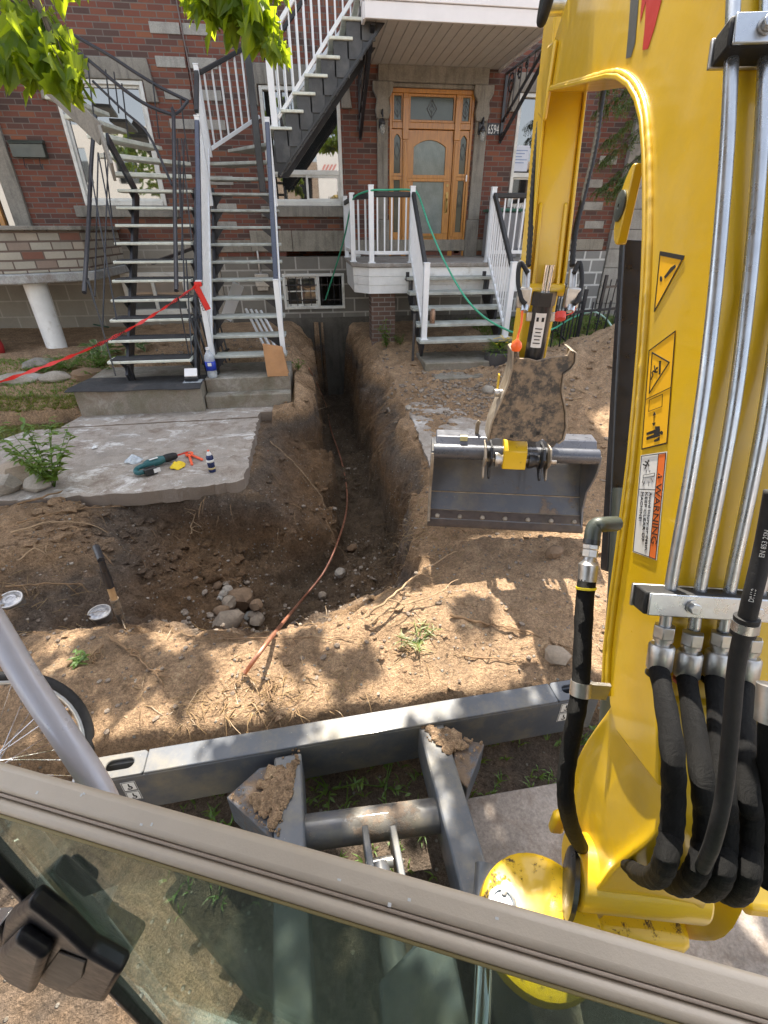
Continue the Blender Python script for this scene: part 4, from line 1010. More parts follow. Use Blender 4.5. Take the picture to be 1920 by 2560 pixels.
# ------------------------------------------------------------------ white railed staircase, right
rs = thing('outdoor_staircase', 'staircase with white metal railings turning up to the balcony, right one', 'staircase', (-.85, 6.3, .34))
RUN_R, Y0R, Z0R = .203, 6.26, .58
XR0, XR1 = -1.30, -.38
for k in range(10):
    y, z = Y0R + RUN_R * k, Z0R + RIS * k
    tread_mb(XR0, XR1 if k < 9 else -.45, y, z, .24).build('tread', M['tread_paint'], rs)
for x in (XR0 + .02, XR1 - .05):
    stringer(x, .03, Y0R + .0, Z0R - .22, Y0R + RUN_R * 10, Z0R + RIS * 10 - .2, .18, M['black_iron'], rs)
    for k in range(10):
        y, z = Y0R + RUN_R * k, Z0R + RIS * k - .036; s = .03 if x < -1 else -.045
        mb = MB(); mb.prism([(x + s * .3, z), (x + s * 4.5, z), (x + s * .3, z - .15)], lambda u, v, d: (u, d, v), y + .05, y + .075); mb.build('tread_bracket', M['black_iron'], rs)
# winders swinging to the right
c = Vector((-.42, 8.38))
for j, (a0, a1) in enumerate(((180, 158), (158, 132), (132, 104))):
    z = Z0R + RIS * (10 + j); A, B = math.radians(a0), math.radians(a1)
    rr = .93 + .12 * math.sin((A + B) / 2)
    q = [c, c + Vector((math.cos(A), math.sin(A))) * rr, c + Vector((math.cos(B), math.sin(B))) * rr]
    q = [c + Vector((-.05, 0)), q[1], q[2], c + Vector((.0, .06))]
    mb = MB(); mb.prism([(v.x, v.y) for v in q], lambda u, v, d: (u, v, d), z - .04, z); mb.build('tread', M['tread_paint'], rs, None, .008)
# upper flight along the wall to the balcony
UY0, UY1 = 8.42, 9.35
nU = 8; x0u, z0u = -.36, 3.15
for j in range(nU):
    z = z0u + .20 * j * .93; x = x0u + .175 * j
    mb = MB(); mb.box((x - .06, UY0 - .08, z - .035), (x + .25, UY1, z)); mb.build('tread', M['tread_nose'], rs, None, .008)
    mb = MB(); mb.box((x + .185, UY0 + .0, z - .04), (x + .20, UY1 - .02, z + .148)); mb.build('riser', M['black_iron'], rs)
    mb = MB(); mb.box((x - .005, UY0 - .05, z - .40), (x + .20, UY0 - .02, z - .036)); mb.build('riser_end', M['weathered_black'], rs, None, .006)
for yy in (UY0 - .02, UY1 + .02):
    mb = MB(); mb.prism([(x0u - .05, z0u - .5), (x0u + .12, z0u - .5), (x0u + 1.55, z0u + 1.08), (x0u + 1.55, z0u + 1.36), (x0u + 1.40, z0u + 1.36)] + [(x0u + .175 * j + o, z0u + .186 * j - .04 + p_) for j in range(7, -1, -1) for o, p_ in ((.19, 0), (-.0, 0))], lambda u, v, d: (u, d, v), yy - .012, yy + .012)
    mb.build('stringer', M['black_iron'], rs)
mb = MB(); mb.bar((x0u + .02, UY0 + .02, z0u - .54), (x0u + 1.5, UY0 + .02, z0u + 1.06), .18, .03, (0, 0, 1)); mb.bar((x0u + .1, UY1, z0u - .22), (x0u + 1.5, UY1, z0u + 1.30), .05, .08, (0, 0, 1)); mb.build('carriage', M['black_iron'], rs)
# steel post at the turn
pp = P(551, 260, 8.36)
mb = MB(); mb.box((pp.x - .045, pp.y - .045, 2.4), (pp.x + .045, pp.y + .045, 5.2)); mb.build('steel_post', M['black_iron'], rs, None, .006)
# railings of the lower flight
def newel(x, y, z0, z1, w_, m=None, cap=True):
    mb = MB(); mb.box((x - w_ / 2, y - w_ / 2, z0), (x + w_ / 2, y + w_ / 2, z1))
    if cap: mb.box((x - w_ / 2 - .004, y - w_ / 2 - .004, z1), (x + w_ / 2 + .004, y + w_ / 2 + .004, z1 + .015))
    return mb.build('newel_post', m or M['white_rail'], rs, None, .004)
RL = .84
for x, off in ((XR0 - .005, 0), (XR1 - .04, 0)):
    ya, za = Y0R + .06, Z0R; yb, zb_ = Y0R + RUN_R * 8.7, Z0R + RIS * 8.7
    newel(x, ya, za, za + RL, .062); newel(x, yb, zb_ - .1, zb_ + RL + .02, .062)
    mb = MB(); mb.bar((x, ya + .035, za + RL - .03), (x, yb - .035, zb_ + RL - .03), .058, .045); mb.build('handrail', M['navy_rail'], rs, None, .008)
    mb = MB(); mb.bar((x, ya + .035, za + .10), (x, yb - .035, zb_ + .10), .034, .045); mb.build('bottom_rail', M['white_rail'], rs, None, .004)
    balusters(rs, (x, ya + .05, za), (x, yb - .05, zb_), 15, .11, RL - .05, .0095, M['white_rail'])
# outer guard of the turn and the upper flight
g1 = Vector((XR0 - .005, Y0R + RUN_R * 8.7, Z0R + RIS * 8.7)); g2 = Vector((-1.30, 8.55, 2.82)); g3 = Vector((-.60, 9.32, 3.30)); 
def guard(a, b, n, newel_b=True, mh=None, h=.9):
    a, b = Vector(a), Vector(b)
    mb = MB(); mb.bar(a + Vector((0, 0, h)), b + Vector((0, 0, h)), .055, .05); mb.build('handrail', mh or M['black_vinyl'], rs, None, .008)
    mb = MB(); mb.bar(a + Vector((0, 0, .10)), b + Vector((0, 0, .10)), .034, .045); mb.build('bottom_rail', M['white_rail'], rs, None, .004)
    balusters(rs, a, b, n, .11, h - .02, .0095, M['white_rail'])
guard(g1 + Vector((0, .04, .02)), g2, 6); newel(g2.x, g2.y + .02, g2.z, g2.z + .97, .062); guard(g2 + Vector((.03, .04, .0)), g3, 7)
# near side guard of the upper flight
q0 = Vector((x0u + .02, UY0 - .0, z0u)); q1 = Vector((x0u + 1.36, UY0 - .0, z0u + .186 / .175 * 1.36))
newel(q0.x, q0.y, q0.z, q0.z + 1.1, .085)
guard(q0 + Vector((.05, 0, .0)), q1, 13, mh=M['white_rail'])
r0 = Vector((x0u - .10, UY1 - .02, z0u)); r1 = Vector((x0u + 1.36, UY1 - .02, z0u + 1.44)); guard(r0, r1, 13)
# ------------------------------------------------------------------ front porch with its stairs
po = thing('porch', 'white clad front porch with brick pier and white railings before the oak door', 'porch', (1.9, 9, 0))
PX0, PX1, PY0 = .66, 3.95, 8.2
PZ = 1.485
mb = MB(); mb.prism([(PX0, PY0 + .3), (PX0 + .25, PY0), (PX1, PY0), (PX1, WY - .04), (PX0, WY - .04)], lambda u, v, d: (u, v, d), PZ - .06, PZ); mb.build('deck', M['porch_concrete'], po, None, .012)
mb = MB()
for k in range(3):
    z1 = PZ - .065 - .125 * k; z0 = z1 - .122; o = .03 + .006 * k
    mb.prism([(PX0 + o, PY0 + .32), (PX0 + .26, PY0 + o), (PX1 - .02, PY0 + o), (PX1 - .02, PY0 + o + .03), (PX0 + .28, PY0 + o + .03), (PX0 + o + .03, PY0 + .335), (PX0 + o + .03, WY - .05), (PX0 + o, WY - .05)], lambda u, v, d: (u, v, d), z0, z1)
mb.build('skirting', M['white_paint'], po)
mb = MB(); mb.box((PX0 + .3, PY0 + .12, -.2), (PX0 + .70, PY0 + .5, PZ - .445)); mb.build('brick_pier', M['brown_brick'], po, None, .006)
mb = MB(); mb.box((PX0 + .9, PY0 + .2, PZ - .2), (PX1 - .1, WY - .05, PZ - .07)); mb.build('floor_beam', M['grey_stone'], po)
mb = MB(); mb.box((1.95, 9.75, PZ + .001), (2.9, 10.1, PZ + .012)); mb.build('door_mat', simple('doormat', (.22, .15, .11), .95, 0, .2, .6), po)
def rail_post(x, y, z0, z1, w_=.075):
    mb = MB(); mb.box((x - w_ / 2, y - w_ / 2, z0), (x + w_ / 2, y + w_ / 2, z1)); mb.box((x - w_ / 2 - .004, y - w_ / 2 - .004, z1), (x + w_ / 2 + .004, y + w_ / 2 + .004, z1 + .018)); mb.box((x - w_ * .75, y - w_ * .75, z0), (x + w_ * .75, y + w_ * .75, z0 + .015))
    return mb.build('post', M['white_rail'], po, None, .004)
def porch_rail(a, b, n, h=.90):
    a, b = Vector(a), Vector(b)
    mb = MB(); mb.bar(a + Vector((0, 0, h)), b + Vector((0, 0, h)), .06, .07); mb.build('handrail', M['black_vinyl'], po, None, .012)
    mb = MB(); mb.bar(a + Vector((0, 0, .14)), b + Vector((0, 0, .14)), .034, .05); mb.build('bottom_rail', M['white_rail'], po, None, .004)
    balusters(po, a, b, n, .15, h - .03, .0105, M['white_rail'])
RX0, RX1 = 1.60, 2.86
yP = PY0 + .10
rail_post(PX0 + .31, yP, PZ, PZ + 1.0); rail_post(RX0, yP, PZ, PZ + .99); rail_post(RX1, yP, PZ, PZ + .99); rail_post(PX0 + .05, PY0 + .45, PZ, PZ + .92); rail_post(PX0 + .05, WY - .09, PZ, PZ + .95); rail_post(PX1 - .06, yP, PZ, PZ + .99)
porch_rail((PX0 + .35, yP, PZ), (RX0 - .04, yP, PZ), 5); porch_rail((PX0 + .06, PY0 + .49, PZ), (PX0 + .05, WY - .13, PZ), 12, .86); porch_rail((PX0 + .09, PY0 + .42, PZ), (PX0 + .28, yP + .02, PZ), 2, .88)
porch_rail((RX1 + .04, yP, PZ), (PX1 - .1, yP, PZ), 9); porch_rail((PX1 - .06, yP + .04, PZ), (PX1 - .06, WY - .1, PZ), 14)
# stairs down to the yard
pr, prun = .19, .255
ST = []
for k in range(5):
    z = PZ - pr * (k + 1); y = PY0 - .12 - prun * k
    tread_mb(RX0 - .10 + .006 * k, RX1 + .10, y - .04, z, .30, .045).build('stair_tread', M['tread_paint'], po); ST.append((y, z))
for x in (RX0 - .02, RX1 - .02):
    mb = MB(); pts = []
    for k, (y, z) in enumerate(ST): pts += [(y + .26, z - .046), (y - .01, z - .046)]
    lo = ST[-1]; pts += [(lo[0] - .01, lo[1] - .06), (lo[0] + .10, lo[1] - .25), (PY0 + .06, PZ - .52), (PY0 + .06, PZ - .24)]
    mb.prism(pts, lambda u, v, d: (d, u, v), x - .02, x + .02); mb.build('stair_stringer', M['black_iron'], po)
    mb = MB(); mb.bar((x - .06, ST[0][0] + .05, PZ - .12), (x - .06, ST[0][0] + .05, PZ - .25), .04, .05); mb.bar((x - .06, ST[0][0] + .22, PZ - .23), (x - .06, ST[0][0] - .0, PZ - .23), .05, .02); mb.build('stair_hanger', M['black_iron'], po)
mb = MB(); p = atY(907, 700, ST[3][0] + .02); mb.bar((RX0 - .12, ST[3][0] + .0, gz(RX0 - .12, ST[3][0]) - .05), (RX0 - .10, ST[3][0] + .05, ST[2][1] - .05), .035, .035); mb.build('support_leg', M['black_iron'], po)
def stair_rail(x, y1, z1):
    a = Vector((x, yP - .04, PZ - .02)); b = Vector((x, y1, z1))
    mb = MB(); mb.bar(a + Vector((0, -.02, .93)), b + Vector((0, 0, .93)), .055, .07); mb.build('handrail', M['black_vinyl'], po, None, .012)
    mb = MB(); mb.bar(a + Vector((0, -.0, .10)), b + Vector((0, 0, .10)), .034, .045); mb.build('bottom_rail', M['white_rail'], po, None, .004)
    balusters(po, a, b, 11, .11, .90, .0105, M['white_rail']); rail_post(x, y1 - .03, z1, z1 + 1.0, .078)
stair_rail(RX0, ST[4][0] + .10, ST[4][1]); stair_rail(RX1, ST[4][0] + .10, ST[4][1])
# brown lantern-like bottle standing on a tread
o = MB().lathe([(.04, 0), (.042, .02), (.042, .16), (.03, .19), (.03, .2)], (RX0 + .17, ST[3][0] + .03, ST[3][1]), n=14).build('candle_lantern', simple('bronze', (.30, .19, .13), .35, .6), None, 40)
tag(o, 'small bronze canister on the porch stair tread behind the newel post', 'canister')
# concrete steps at the foot
cs2 = thing('concrete_steps', 'two low dusty concrete steps below the porch stairs', 'steps', (2.2, 6.9, 0))
yb, zb2 = ST[4]
step_block(RX0 - .02, RX1 + .3, yb - .22, yb + .5, -.1, .255, 5).build('step', M['step'], cs2, 30, .014)
step_block(RX0 + .06, RX1 + .35, yb - .56, yb - .222, -.1, .125, 6).build('step', M['step'], cs2, 30, .014)

# ------------------------------------------------------------------ stone faced porch of the left house
lp = thing('porch', 'porch of pale and brown veneer stone on a white pillar, far left', 'porch', (-4.5, 8.6, .3))
c0 = atY(176, 497, 8.55)
qx = [(-7, 8.0), (-4.15, 8.0), (-3.32, 8.55), (-3.32, WY - .04), (-7, WY - .04)]
mb = MB(); mb.prism([(x + (.06 if x > -6 else 0), y - .06 if y < 9 else y) for x, y in qx], lambda u, v, d: (u, v, d), 1.27, 1.40); mb.build('slab', concrete('flaking_slab', (.42, .44, .44), .5), lp, None, .02)
mb = MB(); mb.prism(qx, lambda u, v, d: (u, v, d), 1.402, 1.93); mb.build('parapet', M['veneer_stone'], lp, None, .01)
mb = MB(); mb.prism([(x + (.05 if x > -6 else 0), y - .05 if y < 9 else y) for x, y in qx], lambda u, v, d: (u, v, d), 1.932, 1.985); mb.build('coping', M['grey_stone'], lp, None, .008)
pb = Vector((-4.08, 8.35, .25))
mb = MB(); mb.lathe([(.16, 0), (.16, .02), (.145, .06), (.15, .6), (.155, 1.02)], pb, n=24); mb.build('pillar', M['white_paint'], lp, 40)
mb = MB(); mb.lathe([(.15, 0), (.15, 1.05)], (-5.15, 8.3, .22), n=20); mb.build('pillar', M['white_paint'], lp, 40)
# ------------------------------------------------------------------ things lying about
def gp(u, v, z0=0.0, dz=0.0):
    p = on_ground(u, v, z0); return Vector((p.x, p.y, p.z + dz))
STEPZ = .335
# mat, takeaway box, bottle, bag
p0 = Vector((-2.83, 5.42, STEPZ)); mb = MB(); nx, ny = 16, 6; vs = []
rnd = random.Random(2)
for j in range(ny + 1):
    for i in range(nx + 1):
        x = -2.94 + 1.53 * i / nx + .10 * (j / ny) * (1 - i / nx); y = 5.82 + .50 * j / ny - (.02 * i / nx); dr = -.02 * max(0, 5.86 - y) / .04
        vs.append((x, y, STEPZ + .012 + .006 * math.sin(i * .8) * (1 if j == 0 else .3) + dr))
top = len(vs); vs += [(a, b, c - .012) for a, b, c in vs]
fs = [(j * (nx + 1) + i, j * (nx + 1) + i + 1, (j + 1) * (nx + 1) + i + 1, (j + 1) * (nx + 1) + i) for j in range(ny) for i in range(nx)]
fs += [tuple(top + q for q in reversed(f)) for f in fs]
loop = [i for i in range(nx + 1)] + [(j) * (nx + 1) + nx for j in range(1, ny + 1)] + [ny * (nx + 1) + i for i in range(nx - 1, -1, -1)] + [j * (nx + 1) for j in range(ny - 1, 0, -1)]
fs += [(loop[k], loop[k] + top, loop[(k + 1) % len(loop)] + top, loop[(k + 1) % len(loop)]) for k in range(len(loop))]
mb.add(vs, fs); o = mb.build('rubber_mat', M['rubber_mat'], None, 40); tag(o, 'black rubber mat on the concrete landing below the black staircase', 'mat')
t = thing('food_container', 'black takeaway box with white lid open on the rubber mat', 'container', (-1.53, 6.0, STEPZ + .016))
x, y, z = t.location
mb = MB(); mb.prism([(-.075, -.055), (.075, -.055), (.075, .055), (-.075, .055)], lambda u, v, d: (x + u * (1 + d * 2), y + v * (1 + d * 2), z + d), .012, .055); mb.build('tray', M['black_paint'], t, None, .008)
mb = MB(); mb.prism([(-.115, -.075), (.10, -.075), (.10, .065), (-.115, .065)], lambda u, v, d: (x + u + .015, y + v - .015, z + d), 0, .008); mb.build('clear_lid', M['clear'], t, None, .003)
mb = MB(); mb.obox((x - .005, y + .01, z + .10), (.075, 0, 0), (0, .035, .04), (0, -.008, .008)); mb.build('white_lid', M['pvc_white'], t, None, .007)
def bottle(x, y, z):
    t = thing('water_bottle', 'clear plastic water bottle with blue label on the concrete step', 'bottle', (x, y, z))
    R = .062
    prof = [(.02, 0), (.055, .0), (R, .012), (R * .95, .03), (R, .05), (R * .95, .07), (R, .09), (R, .20), (R * .96, .215), (R, .23), (R * .9, .265), (R * .55, .30), (.022, .32), (.02, .335)]
    MB().lathe(prof, (x, y, z), n=20).build('body', M['clear'], t, 50)
    MB().lathe([(R + .001, .09), (R + .001, .20)], (x, y, z), n=20).build('label', simple('blue_label', (.02, .05, .42), .4, 0, .3), t, True)
    MB().box((x - .02, y - R - .004, z + .15), (x + .025, y - R - .002, z + .19)).build('label_patch', M['white_decal'], t)
    MB().lathe([(.023, .335), (.023, .36), (.02, .362)], (x, y, z), n=14).build('cap', M['pvc_white'], t, 40)
bottle(-1.32, 6.17, .346)
def paper_bag(x, y, z):
    mb = MB(); n = 8; h = .37; rings = []; rnd = random.Random(5)
    for j in range(n + 1):
        t = j / n; wl, wr, d_ = .125 + .02 * t, .135 - .05 * t, .085 * (1 - .72 * t); cr = .007 * math.sin(j * 2.3)
        ring = [(-wl, -d_), (-wl * .3, -d_ - cr), (wr * .4, -d_ + cr), (wr, -d_), (wr - .022 * (1 - t), 0), (wr, d_), (0, d_ + cr), (-wl, d_), (-wl + .02 * (1 - t), 0)]
        rings.append([(x + a + rnd.uniform(-.003, .003), y + b + .012 * t + rnd.uniform(-.003, .003), z + h * t - (.03 * (a + .1) / .2 if j == n else 0) + (rnd.uniform(-.008, .008) if j == n else 0)) for a, b in ring])
    m_ = 9; vs = [p for r in rings for p in r]
    fs = [(j * m_ + i, j * m_ + (i + 1) % m_, (j + 1) * m_ + (i + 1) % m_, (j + 1) * m_ + i) for j in range(n) for i in range(m_)] + [tuple(range(m_ - 1, -1, -1)), tuple(n * m_ + i for i in range(m_))]
    mb.add(vs, fs); o = mb.build('paper_bag', M['paper_bag'], None, 25); tag(o, 'crumpled brown paper bag on the concrete step by the white newel', 'bag'); return o
paper_bag(-.51, 6.175, .346)

# caution tape from the newel to the left
nw = Vector((XR0 - .02, Y0R + .05, Z0R + RL - .03))
tend = atY(-30, 835, 4.1)
t = thing('caution_tape', 'twisted red danger tape strung from the white newel to the left', 'tape', tuple(nw))
mb = MB(); n = 70; vs = []
for i in range(n + 1):
    s = i / n; p = nw.lerp(tend, s) + Vector((0, 0, -.10 * math.sin(math.pi * s))); a = s * 30 * math.sin(s * 2 + .5); wv = .028
    d = Vector((.35 * math.cos(a), .3 * math.sin(a * 1.3), 1.0 if i % 9 else .6)).normalized() * wv * .62 * (.7 + .3 * math.sin(i * 1.3))
    vs += [p - d, p + d]
mb.add(vs + [(Vector(v) + Vector((0, .0012, 0))) for v in vs], [(2 * i, 2 * i + 1, 2 * i + 3, 2 * i + 2) for i in range(n)] + [(2 * (n + 1) + 2 * i, 2 * (n + 1) + 2 * i + 2, 2 * (n + 1) + 2 * i + 3, 2 * (n + 1) + 2 * i + 1) for i in range(n)])
mb.build('ribbon', M['red_tape'], t, True)
mb = MB(); mb.box((nw.x - .036, nw.y - .037, nw.z - .02), (nw.x + .046, nw.y + .037, nw.z + .03)); mb.build('knot', M['red_tape'], t, None, .006)
mb = MB(); e0, e1 = nw + Vector((-.02, -.045, .0)), nw + Vector((.075, -.05, -.27)); sd_ = Vector((.034, -.008, .012))
mb.hexa([e0 - sd_, e0 + sd_, e1 + sd_, e1 - sd_, e0 - sd_ - Vector((0, .002, 0)), e0 + sd_ - Vector((0, .002, 0)), e1 + sd_ - Vector((0, .002, 0)), e1 - sd_ - Vector((0, .002, 0))]); mb.build('loose_end', M['red_tape'], t)
text_mesh('lettering', 'DANGER', .055, e1.lerp(e0, .02) - sd_ * .75 + Vector((0, -.004, 0)), e0 - e1, Vector((-1, 0, -.35)), M['black_ink'], t, .0006)
for s in (.12, .2, .52, .60):
    a_ = nw.lerp(tend, s) + Vector((0, -.034, -.10 * math.sin(math.pi * s) - .02)); text_mesh('lettering', 'DANGER', .05, a_, nw - tend, (0, 0, 1), M['black_ink'], t, .0006)

# tools on the slab
def saw(o, ang):
    t = thing('reciprocating_saw', 'teal and black cordless reciprocating saw lying on the slab edge', 'power saw', tuple(o))
    R = Matrix.Rotation(ang, 3, 'Z')
    def L(x, y, z): return o + R @ Vector((x, y, z))
    MB().tube([L(-.10, 0, .045), L(-.06, 0, .048), L(.04, 0, .05), L(.09, 0, .05)], [.03, .042, .042, .034], 12).build('body', M['teal'], t, 50)
    mb = MB(); mb.tube(smooth_path([L(-.09, 0, .045), L(-.16, .0, .04), L(-.20, -.05, .035), (L(-.19, -.10, .035)), L(-.12, -.105, .036)], 5), [.024] * 4 + [.022] * 17, 10); mb.build('grip', M['teal'], t, 50)
    MB().tube([L(.09, 0, .05), L(.12, 0, .05), L(.19, 0, .048), L(.215, 0, .047)], [.036, .04, .036, .026], 12).build('boot', M['rubber'], t, 50)
    b = MB().obox(L(-.10, -.13, .036), R @ Vector((.055, 0, 0)), R @ Vector((0, .032, 0)), (0, 0, .034)).build('battery', M['black_paint'], t, None, .008)
    MB().obox(L(-.05, -.163, .036), R @ Vector((.03, 0, 0)), R @ Vector((0, .001, 0)), (0, 0, .02)).build('battery_label', M['white_decal'], b)
    MB().obox(L(.27, 0, .046), R @ Vector((.06, 0, 0)), R @ Vector((0, .001, 0)), (0, 0, .008)).build('blade', M['red_plastic'], t)
    MB().obox(L(-.01, -.02, .093), R @ Vector((.04, 0, 0)), R @ Vector((0, .012, 0)), (0, 0, .0015)).build('badge', M['white_decal'], t)
saw(atZ(337, 1008, .004), math.radians(38))
def cloth(c, r, m, name, label, cat, seed, h=.05, el=1.0):
    mb = MB(); n = 26; k = 9; vs = [Vector(c) + Vector((0, 0, h))]; 
    for j in range(1, k + 1):
        for i in range(n):
            a = 2 * math.pi * i / n; rr = r * j / k * (1 + .35 * mnoise.noise(Vector((math.cos(a) * 1.3, math.sin(a) * 1.3, seed))))
            q = Vector((rr * math.cos(a) * el, rr * math.sin(a), 0)); hh = h * (1 - (j / k) ** 1.5) + .5 * h * mnoise.noise(Vector((q.x * 26, q.y * 26, seed * 3.1))) 
            vs.append(Vector(c) + q + Vector((0, 0, max(.003, hh + .008))))
    fs = [(0, 1 + i, 1 + (i + 1) % n) for i in range(n)] + [(1 + (j - 1) * n + i, 1 + j * n + i, 1 + j * n + (i + 1) % n, 1 + (j - 1) * n + (i + 1) % n) for j in range(1, k) for i in range(n)]
    mb.add(vs, fs); o = mb.build(name, m, None, 60); so = o.modifiers.new('thickness', 'SOLIDIFY'); so.thickness = .002; return tag(o, label, cat)
cloth(atZ(384, 1008, .003), .075, M['yellow_cloth'], 'rag', 'crumpled yellow rag between the saw and the pipe wrench', 'rag', 3.3, .045)
cloth(atZ(290, 996, .003), .075, M['clear'], 'plastic_bag', 'crumpled clear plastic bag left of the teal saw', 'plastic bag', 5.1, .05, 1.2)
def cutter(o, ang):
    t = thing('pipe_cutter', 'orange red pipe cutter with open handles on the slab', 'pipe cutter', tuple(o)); R = Matrix.Rotation(ang, 3, 'Z')
    def L(x, y, z): return o + R @ Vector((x, y, z))
    mb = MB(); mb.bar(L(-.17, .03, .016), L(.07, .0, .02), .024, .02); mb.build('handle', M['orange_red'], t, None, .006)
    mb = MB(); mb.bar(L(-.11, -.085, .016), L(.07, -.012, .02), .022, .02); mb.build('handle', M['orange_red'], t, None, .006)
    mb = MB(); mb.prism([(.05, -.035), (.10, -.05), (.13, -.02), (.10, .035), (.05, .03)], lambda u, v, d: L(u, v, d), .008, .034); mb.build('jaw', M['orange_red'], t, None, .006)
    mb = MB(); mb.cyl(L(.07, -.005, .0), L(.07, -.005, .04), .012, 12); mb.build('pivot_bolt', M['zinc_dull'], t, 40)
cutter(atZ(413, 992, .003), math.radians(115))
def can(o):
    t = thing('spray_can', 'blue and black spray can standing near the slab corner', 'spray can', tuple(o)); o = Vector(o)
    MB().lathe([(.030, 0), (.033, .004), (.033, .15), (.031, .156), (.02, .17)], o, n=20).build('body', simple('can_blue', (.018, .03, .10), .3, .2, .6, .05, 25), t, 40)
    MB().lathe([(.0336, .10), (.0336, .125)], o, n=20).build('label', M['white_decal'], t, True)
    MB().lathe([(.0336, .03), (.0336, .048)], o, n=20).build('label', simple('label_gold', (.5, .4, .2), .4), t, True)
    MB().lathe([(.022, .168), (.022, .178), (.012, .2), (.010, .205)], o, n=16).build('nozzle', M['pvc_white'], t, 40)
    MB().lathe([(.0115, .2055), (.010, .215), (.0, .217)], o, n=12).build('tip', M['orange_red'], t, 40)
can(atZ(459, 1018, .002))
mb = MB(); c = atZ(491, 1040, -.03); mb.obox(c + Vector((0, -.005, 0)), (.035, 0, 0), (0, .01, 0), (0, 0, .022)); o = mb.build('drain_hole', M['black_ink'], None, None, .006); tag(o, 'dark socket in the broken slab edge by the spray can', 'hole')
p = atZ(205, 968, .004); o = cloth((p.x, p.y, .003), .03, M['white_decal'], 'paper_scrap', 'small white and blue paper scrap on the slab', 'litter', 8.2, .02)

# shovel stuck in the pit slope
def shovel(pt, pb):
    t = thing('shovel', 'spade with wooden shaft and black grip stuck in the pit slope', 'shovel', tuple(pb)); d = (pb - pt).normalized(); L_ = (pb - pt).length
    side = Vector((pt.x, pt.y, 0)).normalized(); side = (side - d * side.dot(d)).normalized()
    a = pt + d * .20
    MB().tube([a, pt + d * (L_ - .12)], [.018, .019], 12).build('shaft', M['ash'], t, 50)
    mb = MB(); mb.tube([pt + d * .23, pt + d * .17, pt + d * .10], [.022, .023, .018], 12); mb.tube(smooth_path([pt + d * .11, pt + d * .07 - side * .05, pt + d * .0 - side * .058], 4), .015, 10); mb.tube(smooth_path([pt + d * .11, pt + d * .07 + side * .05, pt + side * .058], 4), .015, 10); mb.tube([pt - side * .066, pt + side * .066], .018, 12); mb.build('grip', M['latch_black'], t, 50)
    mb = MB(); mb.tube([pt + d * (L_ - .20), pt + d * (L_ - .02)], [.024, .02], 12); nrm = d.cross(side)
    e = pt + d * (L_ - .05); mb.hexa([e - side * .10, e + side * .10, e + side * .09 + d * .25, e - side * .09 + d * .25, e - side * .10 + nrm * .006, e + side * .10 + nrm * .006, e + side * .09 + d * .25 + nrm * .006, e - side * .09 + d * .25 + nrm * .006]); mb.build('blade', M['muddy_steel'], t, 40)
pbot = gp(266, 1350); pdn = atT(213, 1196, 1); dd = (pdn - EYE)
ptop = EYE + dd * ((pbot.y - .02) / dd.y)
shovel(ptop, pbot)
# valve box lids
def lid(u, v, label, tilt):
    p = gp(u, v, 0, .035); t = thing('curb_box_lid', label, 'lid', tuple(p), 'tin lids by the pit')
    ax = Vector((.05, -.25 * tilt, 1)).normalized()
    MB().lathe([(.068, -.05), (.070, 0), (.073, .006), (.070, .012), (.062, .012), (.060, .006)], p, ax, 26).build('can', M['zinc_dull'], t, 40)
    MB().lathe([(.0605, .0065), (.04, .009), (.036, .013), (.02, .013), (.018, .009), (0, .009)], p, ax, 26).build('cover', simple('tin_lid', (.40, .40, .41), .4, .7, .35, .1, 40), t, 40)
lid(219, 1333, 'shiny tin can lid beside the shovel', .3); lid(28, 1308, 'shiny tin can lid among roots at the left edge', .6)
# copper water pipe along the trench
cp = [(530, 1461, .02), (590, 1395, .06), (655, 1320, .12), (700, 1265, .14), (728, 1195, .05), (748, 1110, .025), (748, 1050, .025), (735, 990, .025), (715, 930, .02), (705, 880, .02), (690, 845, .02), (668, 800, .03)]
mb = MB(); mb.tube(smooth_path([gp(u, v, -.8, dz) for u, v, dz in cp], 8), .0105, 10); o = mb.build('copper_pipe', M['copper'], None, 60); tag(o, 'bare copper water pipe running along the trench floor', 'pipe')
# stones in the pit, each its own
def rock(u, v, r, label, m, seed, flat=.75, dz=.3, at=None, group='stones on the pit floor'):
    p = at or gp(u, v, -.7)
    o = MB().blob((p.x, p.y, p.z + r * dz), (r, r * .85, r * flat), seed, .35, 2, 1.3, seed * 1.3).build('stone', m, None, 32); return tag(o, label, 'stone', group)
RK = [(497, 1308, .075, 'pale upright stone at the middle of the pit pile', 'dusty_stone'), (523, 1300, .12, 'large brown boulder behind the pile in the pit', 'brown_stone'), (495, 1352, .105, 'tan block stone lowest in the pit pile', 'dusty_stone'),
      (492, 1283, .055, 'grey angular stone at the top of the pit pile', 'fieldstone'), (541, 1336, .05, 'white grey stone right of the tan block', 'pale_stone'), (557, 1347, .065, 'tan stone at the right end of the pit pile', 'dusty_stone'),
      (480, 1325, .065, 'dark brown stone left of the pale upright one', 'brown_stone'), (470, 1268, .04, 'dark stone near the pit wall', 'brown_stone'), (554, 1315, .06, 'brown stone right of the boulder', 'brown_stone'), (483, 1290, .035, 'small grey stone in the pit pile', 'fieldstone'),
      (478, 1297, .03, 'small pale pebble stone left in the pit pile', 'pale_stone'), (548, 1333, .05, 'rounded tan stone above the right end stone', 'dusty_stone'), (736, 1245, .06, 'grey stone on the trench floor left of the pipe bend', 'fieldstone'), (697, 1290, .045, 'stone resting against the copper pipe', 'dusty_stone'),
      (762, 1190, .055, 'brown stone on the trench floor right of the pipe', 'brown_stone')]
for k, (u, v, r, lab, m) in enumerate(RK): rock(u, v, r, lab, M[m], k + 1)
